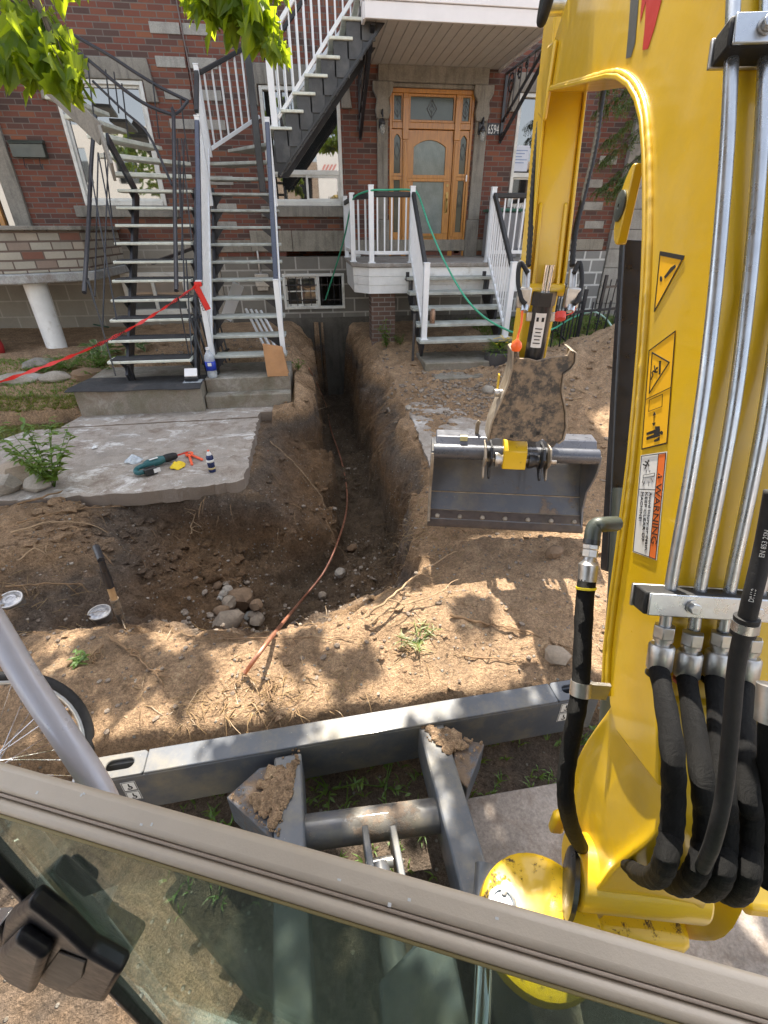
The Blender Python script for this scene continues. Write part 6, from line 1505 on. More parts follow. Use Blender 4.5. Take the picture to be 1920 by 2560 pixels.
for u in (788, 848):
    p = atZ(u, 1785, .16); p2 = p + AD * .20; mb = MB(); mb.obox((p + p2) / 2 - Vector((0, 0, .06)), Vector((AD.y, -AD.x, 0)) * .011, AD * .10, (0, 0, .07)); mb.build('clevis_plate', M['grey_paint'], blade, None, .004)
p = atZ(820, 1865, .13); mb = MB(); mb.cyl(p + Vector((-.045, 0, 0)), p + Vector((.045, 0, 0)), .018, 14); mb.build('clevis_pin', M['zinc_dull'], blade, 40)
mb = MB(); e = p + AD * .0; mb.tube([e, e + AD * .12 - Vector((0, 0, .01)), e + AD * .6 - Vector((0, 0, .05))], [.030, .038, .038], 16); mb.build('blade_cylinder', M['bucket_paint'], blade, 40)
mb = MB(); q = atZ(905, 2070, .26); mb.prism([(-.115, -.35), (.10, -.35), (.10, .0), (.02, .045), (-.115, -.03)], lambda u, v, d: (q.x + u, q.y + v, d), -.05, .26); mb.build('cylinder_cover', M['grey_paint'], ex, None, .01)
# packed soil left on the arm and gussets
rnd = random.Random(19)
for pix in ([(500, 1722), (640, 1615), (645, 1650), (600, 1800), (585, 1795)], [(905, 1562), (960, 1580), (1040, 1605), (1000, 1640), (930, 1600)]):
    mb = MB(); P_ = [atZ(u, v, .186) for u, v in pix]
    for k in range(150):
        w3 = [rnd.random() ** 1.5 for _ in P_]; t_ = sum(w3); q = sum((p * (a / t_) for p, a in zip(P_, w3)), Vector((0, 0, 0))); s_ = rnd.uniform(.006, .019)
        mb.blob((q.x, q.y, .187), (s_ * 1.4, s_ * 1.2, s_ * .8), k, .6, 1, 1.6, rnd.uniform(0, 3))
    for k in range(90):
        q = P_[rnd.randrange(len(P_))].lerp(P_[rnd.randrange(len(P_))], rnd.random()); s_ = rnd.uniform(.002, .006); mb.blob((q.x + rnd.gauss(0, .004), q.y + rnd.gauss(0, .004), .187 + s_ * .3), (s_, s_, s_ * .7), k + 300, .5, 1)
    mb.build('packed_soil', M['dirt'], blade, 60)
# undercarriage and swing frame below the cab
mb = MB(); mb.box((-.45, -.9, .22), (.65, .16, .46)); mb.build('lower_frame', M['grey_paint'], ex, None, .03)
for x in (-.86, .62):
    mb = MB(); pts = []
    for k in range(28):
        a = 2 * math.pi * k / 28; yy = math.cos(a); zz = math.sin(a); pts.append((-.95 + (.85 if yy > 0 else -.85) + .22 * yy, .10 + .22 * zz))
    mb.prism(pts, lambda u, v, d: (d, u, v), x, x + .27); mb.build('crawler_track', M['rubber'], ex, 30, .01)
a_, b_ = atZ(1050, 1990, .40), atZ(1040, 2212, .36); mb = MB(); d_ = (b_ - a_).normalized(); mb.tube([a_ - d_ * .12, a_ + d_ * .02], .038, 14); mb.build('swing_cylinder', M['bucket_paint'], ex, 40); mb = MB(); mb.tube([a_ + d_ * .02, b_ + d_ * .3], .022, 14); mb.build('swing_rod', M['chrome'], ex, 40)

# ---- boom frame of reference: s forward along the boom, lat to the right, z up
PHI = math.radians(13.2); BO = Vector((1.103, 2.6, 0)); BE = Vector((math.sin(PHI), math.cos(PHI), 0)); BL = Vector((math.cos(PHI), -math.sin(PHI), 0))
def BP(s, lat, z): return Vector((BO.x, BO.y, 0)) + BE * s + BL * lat + Vector((0, 0, z))
def onlat(u, v, lat=0.0):
    d = ray(u, v); t = (lat - BL.dot(EYE - BO)) / BL.dot(d); p = EYE + d * t - BO; return (BE.dot(p), p.z)
def ons(u, v, s):
    d = ray(u, v); t = (s - BE.dot(EYE - BO)) / BE.dot(d); p = EYE + d * t - BO; return (BL.dot(p), p.z)
BWID = .215
SH = onlat(1215, 1900)[0] + 2.09; TSH = onlat(1180, 192)[0] + .07
inner_px = [(1314, 1497), (1318, 1400), (1331, 1290), (1345, 1190), (1358, 1090), (1370, 995), (1383, 860), (1393, 740), (1401, 620), (1405, 500), (1405, 400), (1403, 320), (1397, 250), (1385, 205), (1367, 175), (1343, 159), (1318, 158), (1285, 166), (1235, 179), (1180, 192)]
outer_px = [(1588, 40), (1570, 200), (1560, 420), (1547, 640), (1522, 800), (1487, 980), (1462, 1150), (1445, 1260), (1425, 1400), (1419, 1560)]
inner = [onlat(u, v) for u, v in inner_px]; outer = [onlat(u, v) for u, v in outer_px]
top = [(-.05 + TSH, 2.56), (-.12 + TSH, 2.66), (-.35 + TSH, 2.76), (-.8 + TSH, 2.9), (-1.15 + TSH * .5, 2.84), (-1.42, 2.6)]
inner2 = [onlat(1330, 1580), onlat(1316, 1520)] + inner; outer2 = outer + [onlat(1421, 1700)]
mb = MB(); mb.prism(inner2 + top + outer2, lambda u, v, d: BP(u, d, v), 0, BWID)
boom = mb.build('boom', M['yellow'], ex, 30, .006)
# inner flange with its weld bead
mb = MB(); n = len(inner); v_ = []
for k in range(n):
    a = Vector(inner[max(k - 1, 0)]); b = Vector(inner[min(k + 1, n - 1)]); d = (b - a).normalized(); nr = Vector((d.y, -d.x)); p = Vector(inner[k])
    for lat, o in ((-.014, .0), (BWID + .014, .0), (BWID + .014, .012), (-.014, .012)): v_.append(BP(p.x + nr.x * o, lat, p.y + nr.y * o))
f_ = [(4 * k + i, 4 * k + (i + 1) % 4, 4 * k + 4 + (i + 1) % 4, 4 * k + 4 + i) for k in range(n - 1) for i in range(4)] + [(3, 2, 1, 0), tuple(4 * (n - 1) + i for i in range(4))]
mb.add(v_, f_); mb.build('boom_flange', M['yellow'], boom, 40, .003)
rnd = random.Random(6); wp = smooth_path([BP(p[0] - .006, -.003, p[1]) for p in inner], 10); rr = [.0078 + .0016 * mnoise.noise(Vector((i * .45, 3, 1))) + .0008 * rnd.random() for i in range(len(wp))]
MB().tube(wp, rr, 8).build('weld_bead', M['yellow'], boom, True)
# cast boom foot: flaring body with a recess and the pin lug
foot_px = [(1314, 1497), (1298, 1530), (1282, 1561), (1250, 1621), (1234, 1669), (1227, 1735), (1222, 1790), (1225, 1850), (1232, 1930), (1288, 1938), (1303, 1895), (1347, 1852), (1415, 1800), (1421, 1700), (1419, 1560), (1425, 1480)]
fo = [onlat(u, v, -.012) for u, v in foot_px]
mb = MB(); cxy = Vector((sum(p[0] for p in fo) / len(fo), sum(p[1] for p in fo) / len(fo)))
rings = []; FW = (0, .0, .5, .9, 1, 1, 1, 1, 1, 1, .8, .6, .3, .1, 0, 0)
for sc, lat in ((1.0, .03), (1.0, -.006), (.985, -.012), (.93, -.012), (.84, -.002), (.70, .004), (.3, .004)):
    zt0 = max(p[1] for p in fo); rings.append([(lambda zz_: BP(cxy.x + (p[0] - cxy.x) * sc, (lat * FW[i_] + .010 * (1 - FW[i_])), zz_))(cxy.y + (p[1] - cxy.y) * sc) for i_, p in enumerate(fo)])
nn = len(fo); vv = [p for r_ in rings for p in r_] + [BP(cxy.x, .004, cxy.y)] + [BP(p[0], BWID + .02, p[1]) for p in fo]
ff = [(k * nn + i, k * nn + (i + 1) % nn, (k + 1) * nn + (i + 1) % nn, (k + 1) * nn + i) for k in range(len(rings) - 1) for i in range(nn)] + [((len(rings) - 1) * nn + i, (len(rings) - 1) * nn + (i + 1) % nn, len(rings) * nn) for i in range(nn)]
b0 = len(rings) * nn + 1; ff += [(i, b0 + i, b0 + (i + 1) % nn, (i + 1) % nn) for i in range(nn)] + [tuple(b0 + i for i in range(nn))]
mb.add(vv, ff); foot = mb.build('boom_foot', M['yellow'], ex, 45); sb = foot.modifiers.new('soft', 'SUBSURF'); sb.levels = 1; sb.render_levels = 2
ps, pz = onlat(1216, 1858, -.02); pl = onlat(1254, 1880, -.02)
mb = MB(); c1_, c2_ = BP(pl[0], -.045, pl[1]), BP(pl[0], BWID + .05, pl[1]); mb.cyl(c1_, c2_, .085, 32); mb.build('foot_pin_boss', M['yellow'], ex, 40, .008)
mb = MB(); mb.lathe([(.03, .0), (.082, .0), (.085, -.012), (.07, -.018), (.0, -.02)], BP(pl[0] - .03, -.046, pl[1] + .005), BL - BE * .25, 30); mb.build('pin_washer', M['black_paint'], ex, 40)
mb = MB(); yy = onlat(1205, 1785, -.05); mb.prism([(-.02, -.05), (.02, -.05), (.02, .03), (.0, .05), (-.02, .03)], lambda u, v, d: BP(yy[0] + d, -.045 + u, yy[1] + v), 0, .03); mb.build('grease_guard', M['yellow'], ex, None, .01)
# swing post: round table, curved casting, lower pin
sw = atZ(1168, 1985, .48)
mb = MB(); mb.lathe([(.148, -.05), (.152, -.03), (.147, -.006), (.136, .0), (.0, .001)], sw, n=40); swp = mb.build('swing_table', M['yellow_worn'], ex, 40)
mb = MB(); pq = atZ(1085, 1952, .502); mb.lathe([(.034, 0), (.034, .008), (.026, .010), (.024, .004), (0, .004)], (pq.x, pq.y, .5012), n=24); mb.build('gauge_plug', M['zinc'], swp, 40)
pq2 = atZ(1088, 1930, .502); mb = MB(); mb.lathe([(.007, 0), (.007, .01), (0, .012)], (pq2.x, pq2.y, .501), n=12); mb.build('grease_nipple', M['zinc_dull'], swp, 40)
def px3(u, v, s_, lat): return None
mb = MB(); S0 = onlat(1345, 1860, .0)[0]
shell = [(-.02, 0), (.03, .04), (.10, .055), (.20, .05), (.27, .0), (.27, -.05), (-.02, -.05)]
zt_, zb_ = .80, .30
pts_t = [(1337, 1852), (1620, 1905)]
bt0 = atY(1352, 1850, .62); 
lat0, zz0 = ons(1340, 1858, -2.17 + SH); lat1, zz1 = ons(1618, 1912, -2.17 + SH)
nl = 16; vs = []
for j, (zf, so) in enumerate(((1.0, .03), (.97, .0), (.6, -.03), (.3, -.02), (.0, .02), (-.25, .05))):
    for i in range(nl + 1):
        t = i / nl; L_ = lat0 + (lat1 - lat0) * t; zz = zz0 + (zz1 - zz0) * t - (1 - zf) * .38; dish = .075 * math.sin(math.pi * t); edge = -.03 * (math.exp(-(t / .05) ** 2) + math.exp(-((1 - t) / .05) ** 2))
        vs.append(BP(-2.17 + SH + dish + so + edge, L_, zz))
m0 = len(vs); vs += [Vector(p) + BE * .05 for p in vs]; nr_ = 6
fs = [(j * (nl + 1) + i, (j + 1) * (nl + 1) + i, (j + 1) * (nl + 1) + i + 1, j * (nl + 1) + i + 1) for j in range(nr_ - 1) for i in range(nl)]
fs += [tuple(m0 + q for q in reversed(f)) for f in fs]
bd = list(range(nl + 1)) + [j * (nl + 1) + nl for j in range(1, nr_)] + [(nr_ - 1) * (nl + 1) + i for i in range(nl - 1, -1, -1)] + [j * (nl + 1) for j in range(nr_ - 2, 0, -1)]
fs += [(bd[k], bd[(k + 1) % len(bd)], bd[(k + 1) % len(bd)] + m0, bd[k] + m0) for k in range(len(bd))]
mb.add(vs, fs); o = mb.build('swing_post', M['yellow'], ex, 50); sb = o.modifiers.new('soft', 'SUBSURF'); sb.levels = 1; sb.render_levels = 1
lp_, zp_ = ons(1478, 2140, -2.25 + SH); mb = MB(); mb.lathe([(.05, 0), (.05, .012), (.045, .016), (.018, .016), (.016, .012), (0, .012)], BP(-2.24 + SH, lp_, zp_), -BE * .8 + Vector((0, 0, .6)), 30); mb.build('swing_pin', M['zinc_dull'], ex, 40)
mb = MB(); mb.obox(BP(-2.10 + SH, (lat0 + lat1) / 2, zp_ - .0), BL * (lat1 - lat0) * .42, BE * .10, (0, 0, .16)); mb.build('swing_casting', M['yellow_worn'], ex, None, .03)
mb = MB(); r0_ = ons(1640, 1940, -2.05 + SH); mb.obox(BP(-2.02 + SH, r0_[0] + .08, r0_[1] - .03), BL * .12, BE * .06, (0, 0, .03)); mb.build('side_lug', M['yellow'], ex, None, .015)

# ---- steel pipes on the back of the boom
def back_at(z):
    zs = [p[1] for p in outer][::-1]; ss = [p[0] for p in outer][::-1]; return float(np.interp(z, zs, ss))
zlo = onlat(1440, 1340, -.03)[1]
lats = (-.012, .040, .092, .144)
clampz = zlo
for i, la in enumerate(lats):
    pts = []
    for z in (zlo - .04, zlo + .05, 1.72, 2.05): pts.append(BP(back_at(z) - .032, la, z))
    pts += [BP(-1.56, la, 2.42), BP(-1.48, la, 2.58), BP(-1.25, la, 2.88)]
    MB().tube(smooth_path(pts, 9), .0105, 16).build('steel_pipe', M['zinc'], ex, True)
def clamp(z, name, la0=-.070, la1=.19):
    s = back_at(z); d = Vector((back_at(z + .1) - back_at(z - .1), .2)).normalized(); up_ = BE * d.x + Vector((0, 0, d.y)); bk_ = -(BE * d.y - Vector((0, 0, d.x)))
    c = BP(s, (la0 + la1) / 2, z); hw = BL * (la1 - la0) / 2
    o = MB().obox(c + bk_ * .032, hw * .97, bk_ * .022, up_ * .022).build(name, M['rubber'], ex, None, .004)
    MB().obox(c + bk_ * .057, hw * .93, bk_ * .003, up_ * .021).build('clamp_plate', M['zinc'], o, None, .002)
    MB().obox(c + bk_ * .0065, hw, bk_ * .004, up_ * .022).build('clamp_base', M['zinc_dull'], o, None, .002)
    for la in (.014, .118):
        q = BP(s, la, z) + bk_ * .0605; MB().cyl(q, q + bk_ * .003, .0125, 20).build('washer', M['zinc_dull'], o, 40); b_o = MB().cyl(q + bk_ * .003, q + bk_ * .013, .0105, 6).build('bolt', M['zinc'], o, None, .0012)
        text_mesh('bolt_mark', '8.8', .007, q + bk_ * .0131 - BL * .006 - up_ * .003, BL, up_, M['zinc_dull'], o, .0003)
    return bk_, up_
bk_, up_ = clamp(zlo, 'pipe_clamp'); clamp(onlat(1575, 118, -.01)[1], 'pipe_clamp', -.038, .19)
# fittings and sleeved hoses under the lower clamp
hend = [[(1440, 1500), (1450, 1600), (1455, 1720), (1450, 1800), (1440, 1850), (1424, 1888)], [(1498, 1560), (1512, 1650), (1524, 1760), (1520, 1825), (1508, 1872), (1486, 1905)], [(1556, 1580), (1560, 1680), (1568, 1770), (1566, 1830), (1560, 1880), (1542, 1915)], [(1622, 1600), (1612, 1690), (1622, 1760), (1620, 1830), (1616, 1885), (1600, 1925)]]
for i, la in enumerate(lats):
    z = zlo - .035; s = back_at(z) - .032; drop = (.0, .018, .012, .022)[i]
    dn = (BP(back_at(zlo - .04), la, zlo - .04) - BP(back_at(zlo + .12), la, zlo + .12)).normalized(); p0 = BP(s, la, z) + dn * drop * .6
    o = MB().cyl(p0, p0 + dn * .024, .0195, 6).build('pipe_nut', M['zinc_dull'], ex, None, .0015)
    MB().tube([p0 + dn * .024, p0 + dn * .030, p0 + dn * .031, p0 + dn * .038], [.017, .017, .013, .013], 16).build('hose_nipple', M['zinc_dull'], o, 40)
    q0 = p0 + dn * .038; MB().tube([q0, q0 + dn * .004, q0 + dn * .048, q0 + dn * .052], [.0195, .0225, .0225, .0205], 22).build('crimp_sleeve', M['zinc_dull'], o, 40)
    q1 = q0 + dn * .05; sleeve_s = s - .01
    path = [q1]
    for k, (u, v) in enumerate(hend[i]):
        L2 = la + .002 * k; d = ray(u, v); 
        if k < 1: continue
        t = (L2 - BL.dot(EYE - BO)) / BL.dot(d); t = min(max(t, .56), .72) if k < 4 else .70 + .05 * (k - 4); path.append(EYE + d * t)
    u, v = hend[i][-1]; path += [atT(u - 24, v + 8, .84), atT(u - 55, v - 8, .97), atT(u - 80, v - 40, 1.12)]
    Q = smooth_path(path, 10); rnd = random.Random(40 + i); rad = [.0170 + .0011 * mnoise.noise(Vector((j * .33, i * 9.0, 0))) + .0005 * math.sin(j * 1.3) for j in range(len(Q))]; rad[0] = .0170
    hs_ = MB().tube(Q, rad, 18).build('hydraulic_hose', M['sleeve'], ex, True)
    if i == 1: MB().tube([q1 + dn * .008, q1 + dn * .014], .0215, 18).build('cable_tie', simple('red_tie', (.42, .09, .06), .5), hs_, 40)
    else: MB().tube([q1 + dn * .010, q1 + dn * .014], .0222, 18).build('cable_tie', M['black_paint'], hs_, 40)
mb = MB(); mb.tube(smooth_path([atT(1675, 1500, .70), atT(1672, 1650, .72), atT(1668, 1780, .72), atT(1660, 1900, .75)], 8), .021, 16); mb.build('hydraulic_hose', M['sleeve'], ex, True)
mb = MB(); mb.tube(smooth_path([atT(1668, 1480, .69), atT(1662, 1560, .69)], 3), .019, 16); mb.build('crimp_sleeve', M['zinc_dull'], ex, 40)
# black lettered hose lying over the clamp
lh_pts = [atT(1672, 1060, .53), atT(1650, 1180, .545), atT(1622, 1300, .555), atT(1592, 1430, .58), atT(1580, 1560, .60), atT(1566, 1700, .62), atT(1548, 1790, .63), atT(1528, 1850, .66), atT(1500, 1895, .74), atT(1466, 1905, .86), atT(1430, 1890, 1.0)]
LQ = smooth_path(lh_pts, 10); o = MB().tube(LQ, .0098, 18).build('lettered_hose', M['rubber'], ex, True)
def hose_text(body, i0, size):
    a = LQ[i0]; b = LQ[i0 + 4]; ex_ = (a - b).normalized(); view = (EYE - a).normalized(); ey_ = view.cross(ex_); text_mesh('hose_lettering', body, size, b + view * .0101 - ey_ * size * .35, ex_, ey_, M['white_decal'], o, .0002, 'LEFT', .9)
hose_text('EN 853 2SN', 8, .0072); hose_text('DN10', 16, .0072); hose_text('MSHA IC', 40, .0062); hose_text('902', 28, .0072); hose_text('PSI 30/16 W.P.', 52, .0062)
cq = LQ[24]; cd_ = (LQ[25] - LQ[23]).normalized(); o2 = MB().tube([cq - cd_ * .012, cq + cd_ * .012], .0135, 20).build('p_clip', M['rubber'], o, 40); MB().tube([cq - cd_ * .006, cq + cd_ * .006], .0142, 20).build('clip_band', M['zinc'], o, 40)

# ---- decals on the boom side
def decal_frame(c, uv_up, uv_r):
    pass
def BD(u, v, lift=.0008):
    s, z = onlat(u, v, 0.0); return BP(s, -lift, z)
def decal_poly(pix, m, name, parent, lift):
    mb = MB(); P_ = [onlat(u, v, 0.0) for u, v in pix]; mb.prism(P_, lambda u, v, d: BP(u, -d, v), lift - .0004, lift); return mb.build(name, m, parent)
def decal_line(pix, w_, m, name, parent, lift, closed=True):
    mb = MB(); P_ = [BD(u, v, lift) for u, v in pix]; n = len(P_)
    for i in range(n if closed else n - 1):
        a, b = P_[i], P_[(i + 1) % n]; mb.bar(a - (b - a).normalized() * w_ * .4, b + (b - a).normalized() * w_ * .4, .0006, w_, BL.cross(b - a))
    return mb.build(name, m, parent)
r4 = lambda x, y: (1175.2 + x * .3125, 553 + y * .3125)
z4 = lambda x, y: (1123.3 + x * .3515, 777.7 + y * .3515)
z3 = lambda x, y: (1123.3 + x * .3908, y * .3908)
# triangular warning sign with exclamation mark
dk = decal_poly([z3(778, 1395), z3(912, 1420), z3(744, 1725)], M['amber_decal'], 'warning_triangle', boom, .0010)
decal_line([z3(778, 1397), z3(908, 1421), z3(746, 1720)], .0032, M['black_ink'], 'triangle_border', dk, .0015)
decal_line([z3(780, 1400), z3(906, 1425)], .008, M['black_ink'], 'triangle_edge', dk, .0016, False)
decal_poly([z3(862, 1462), z3(866, 1475), z3(806, 1540), z3(800, 1530), z3(838, 1478)], M['black_ink'], 'exclamation_bar', dk, .0016)
decal_poly([z3(783 + 7 * math.cos(a), 1542 + 16 * math.sin(a)) for a in np.linspace(0, 6.0, 12)], M['black_ink'], 'exclamation_dot', dk, .0016)
# keep clear sign
kd = decal_poly([r4(730, 652), r4(915, 515), r4(855, 1295), r4(678, 1338)], M['amber_decal'], 'keep_clear_sign', boom, .0010)
decal_line([r4(731, 655), r4(912, 520), r4(853, 1293), r4(680, 1335)], .0026, M['black_ink'], 'sign_border', kd, .0015)
decal_line([r4(712, 990), r4(882, 908)], .0016, M['black_ink'], 'sign_divider', kd, .0015, False)
decal_line([r4(752, 668), r4(870, 735), r4(732, 948)], .0028, M['black_ink'], 'sign_triangle', kd, .0015)
decal_poly([r4(800, 725), r4(813, 725), r4(809, 818), r4(797, 820)], M['black_ink'], 'falling_load', kd, .0015)
for a in ([r4(745, 852), r4(757, 822), r4(752, 806), r4(760, 795), r4(772, 800), r4(768, 760)], [r4(772, 800), r4(782, 772)], [r4(770, 802), r4(787, 802)], [r4(786, 778), r4(791, 772)]): decal_line(a, .0030, M['black_ink'], 'crushed_figure', kd, .0016, False)
decal_line([r4(733, 995), r4(824, 955), r4(820, 1040), r4(727, 1075)], .0010, M['black_ink'], 'load_box', kd, .0015)
decal_line([r4(767, 1090), r4(764, 1165)], .0020, M['black_ink'], 'arrow_shaft', kd, .0015, False)
decal_poly([r4(768, 1075), r4(778, 1098), r4(756, 1104)], M['black_ink'], 'arrow_head', kd, .0016); decal_poly([r4(763, 1178), r4(775, 1150), r4(752, 1155)], M['black_ink'], 'arrow_head', kd, .0016)
decal_poly([r4(817 + 10 * math.cos(a), 1222 + 14 * math.sin(a)) for a in np.linspace(0, 6.0, 12)], M['black_ink'], 'person_head', kd, .0016)
decal_poly([r4(770, 1192), r4(775, 1178), r4(803, 1176), r4(806, 1190), r4(780, 1200)], M['black_ink'], 'person_arm', kd, .0016); decal_poly([r4(806, 1192), r4(806, 1245), r4(763, 1258), r4(765, 1200)], M['black_ink'], 'person_body', kd, .0016)
decal_poly([r4(765, 1202), r4(765, 1224), r4(714, 1240), r4(713, 1222)], M['black_ink'], 'person_leg', kd, .0016); decal_poly([r4(764, 1234), r4(763, 1256), r4(713, 1272), r4(713, 1254)], M['black_ink'], 'person_leg', kd, .0016); decal_poly([r4(803, 1248), r4(803, 1275), r4(768, 1286), r4(766, 1272), r4(786, 1262)], M['black_ink'], 'person_arm', kd, .0017)
# white and orange WARNING plate
wd_ = decal_poly([r4(672, 1378), r4(855, 1350), r4(782, 2104), r4(615, 2045)], M['white_decal'], 'warning_plate', boom, .0010)
decal_poly([r4(797, 1372), r4(848, 1365), r4(777, 2095), r4(732, 2078)], M['orange_decal'], 'plate_header', wd_, .0014)
decal_line([r4(679, 1384), r4(848, 1361), r4(776, 2097), r4(620, 2040)], .0016, M['black_ink'], 'plate_border', wd_, .0016)
decal_line([r4(797, 1372), r4(732, 2078)], .0012, M['black_ink'], 'plate_line', wd_, .0017, False); decal_line([r4(660, 1612), r4(774, 1617)], .0018, M['black_ink'], 'plate_line', wd_, .0017, False)
def plate_text(body, x0_, y0_, x1_, y1_, xu, yu, sx=1.0):
    a, b, u_ = BD(*r4(x0_, y0_), .0015), BD(*r4(x1_, y1_), .0015), BD(*r4(xu, yu), .0015)
    L_ = (b - a).length; ex_ = (b - a).normalized(); ey_ = u_ - a; ey_ = ey_ - ex_ * ey_.dot(ex_); h = ey_.length
    o = text_mesh('plate_lettering', body, h * 1.35, a, ex_, ey_, M['black_ink'], wd_, .0003)
    xs = [v.co for v in o.data.vertices]; loc = a - ex.location; mx = max((Vector(c) - loc).dot(ex_) for c in xs); k = L_ / mx
    for v in o.data.vertices:
        c = Vector(v.co) - loc; e_ = c.dot(ex_); v.co = Vector(v.co) + ex_ * e_ * (k - 1)
plate_text('WARNING', 780, 1572, 745, 1985, 822, 1570)
decal_poly([r4(790, 1540), r4(795, 1500), r4(824, 1525)], M['black_ink'], 'plate_triangle', wd_, .0017)
decal_line([r4(799, 1518), r4(812, 1522)], .0018, M['orange_decal'], 'plate_triangle_mark', wd_, .0021, False)
plate_text('Avoid injury or death.', 733, 1630, 700, 2040, 752, 1628); plate_text('KEEP CLEAR OF', 705, 1628, 678, 1970, 724, 1626); plate_text('MACHINE!', 676, 1628, 660, 1830, 695, 1626)
decal_poly([r4(722, 1412), r4(730, 1406), r4(734, 1418), r4(727, 1424)], M['black_ink'], 'runner_head', wd_, .0016)
for a in ([r4(722, 1425), r4(712, 1450)], [r4(712, 1450), r4(690, 1440)], [r4(712, 1450), r4(703, 1470)], [r4(720, 1430), r4(730, 1450)], [r4(720, 1428), r4(705, 1422)]): decal_line(a, .0030, M['black_ink'], 'runner_limb', wd_, .0016, False)
for a in ([r4(690, 1515), r4(770, 1500)], [r4(690, 1535), r4(768, 1522)], [r4(690, 1515), r4(690, 1535)], [r4(770, 1500), r4(768, 1522)], [r4(735, 1495), r4(738, 1480)], [r4(715, 1495), r4(712, 1480)], [r4(700, 1560), r4(690, 1585)], [r4(730, 1560), r4(727, 1590)], [r4(745, 1535), r4(755, 1560)], [r4(690, 1540), r4(684, 1565)], [r4(684, 1565), r4(700, 1575)]): decal_line(a, .0008, M['black_ink'], 'machine_sketch', wd_, .0016, False)
# grey and red stripes at the top
c2 = lambda x, y: (777.7 + x * .5313, y * .5313)
decal_poly([c2(1104, -40), c2(1136, -40), c2(1133, 20), c2(1120, 175), c2(1103, 232), c2(1082, 239), c2(1093, 120)], M['grey_decal'], 'grey_stripe', boom, .0012)
decal_poly([c2(1150, -30), c2(1235, -30), c2(1200, 110), c2(1172, 198), c2(1150, 204), c2(1160, 100), c2(1164, 5), c2(1140, 95), c2(1143, 40)], M['red_decal'], 'red_stripe', boom, .0012)
text_mesh('boom_lettering', '50', .001, BP(-1.2, -.001, 2.7), BE, (0, 0, 1), M['grey_decal'], boom, .0002) if False else None

# ---- boom cylinder and pin boss in front of the boom
cl0, cl1 = onlat(1337, 1330, .085), onlat(1380, 500, .085)
d2_ = Vector((cl1[0] - cl0[0], cl1[1] - cl0[1])).normalized(); nrm2 = Vector((d2_.y, -d2_.x))
lo_ = Vector(cl0) - d2_ * .75
bq = [onlat(u, v, .06) for u, v in ((1352, 1055), (1340, 1300), (1322, 1560), (1300, 1900))]
mb = MB(); mb.tube([BP(q[0], .06, q[1]) for q in bq], .032, 22); bc = mb.build('boom_cylinder', M['dark_green_metal'], ex, 40)
m0_ = Vector(cl0) + d2_ * .15
mb = MB(); a = Vector(cl0) + d2_ * .12; b = Vector(cl1) - d2_ * .02; pr4 = [(a.x - nrm2.x * .0, a.y), (b.x, b.y), (b.x + nrm2.x * .032, b.y + nrm2.y * .032), (a.x + nrm2.x * .05, a.y + nrm2.y * .05)]
mb.prism(pr4, lambda u, v, d: BP(u, d, v), .045, .155); mb.build('rod_guard', M['black_paint'], bc, None, .006)
pbs = onlat(1369, 445, .02); mb = MB(); mb.prism([(pbs[0] - .03 + .055 * math.cos(t) * (1 if math.cos(t) > 0 else .3), pbs[1] + .085 * math.sin(t)) for t in np.linspace(-1.9, 1.9, 14)], lambda u, v, d: BP(u, d, v), -.012, .012); pbo = mb.build('pin_boss', M['yellow'], ex, 40, .004)
mb = MB(); c_ = BP(pbs[0] - .002, -.0125, pbs[1]); mb.lathe([(.034, 0), (.034, .004), (.028, .006), (.006, .006), (.005, .003), (0, .003)], c_, -BL, 26); mb.build('pin', M['dark_green_metal'], pbo, 40)
# port elbow, fitting and sleeved hose beside the cylinder
def tt(u, v, t): return atT(u, v, t)
TB = .98
mb = MB(); mb.tube(smooth_path([tt(1330, 1131, TB + .03), tt(1300, 1133, TB), tt(1287, 1136, TB), tt(1281, 1150, TB), tt(1279, 1168, TB)], 5), .0165, 14); o = mb.build('port_elbow', M['dark_green_metal'], ex, 40)
mb = MB(); mb.tube([tt(1279, 1166, TB), tt(1277, 1176, TB)], .0175, 16); mb.build('elbow_collar', M['black_paint'], o, 40)
mb = MB(); mb.cyl(tt(1277, 1176, TB), tt(1276, 1186, TB), .017, 6); mb.cyl(tt(1276, 1187, TB), tt(1274, 1203, TB), .0165, 6); mb.build('hose_nut', M['zinc_dull'], o, None, .001)
mb = MB(); mb.tube([tt(1274, 1203, TB), tt(1272, 1212, TB), tt(1271, 1220, TB), tt(1268, 1255, TB)], [.011, .012, .0195, .0185], 18); mb.build('crimp_sleeve', M['zinc_dull'], o, 40)
HQ = smooth_path([tt(1268, 1252, TB), tt(1263, 1300, TB), tt(1258, 1400, TB), tt(1254, 1480, TB), tt(1245, 1540, TB), tt(1232, 1610, TB + .02), tt(1222, 1680, TB + .03), tt(1224, 1740, TB + .04), tt(1238, 1795, TB + .1), tt(1256, 1830, TB + .22), tt(1270, 1850, TB + .4)], 8)
mb = MB(); mb.tube(HQ, [.0185 + .0016 * mnoise.noise(Vector((i * .4, 2, 0))) for i in range(len(HQ))], 16); o = mb.build('hydraulic_hose', M['sleeve'], ex, True)
MB().tube([tt(1266, 1268, TB), tt(1266, 1273, TB)], .0205, 18).build('yellow_tie', simple('yellow_tie', (.8, .62, .02), .5), o, 40)
mb = MB(); mb.tube([tt(1256, 1472, TB), tt(1253, 1502, TB)], .0215, 20); mb.obox(tt(1284, 1492, TB), BL * .028, BE * .004, (0, 0, .022)); mb.build('hose_clamp', M['zinc_dull'], o, 40)

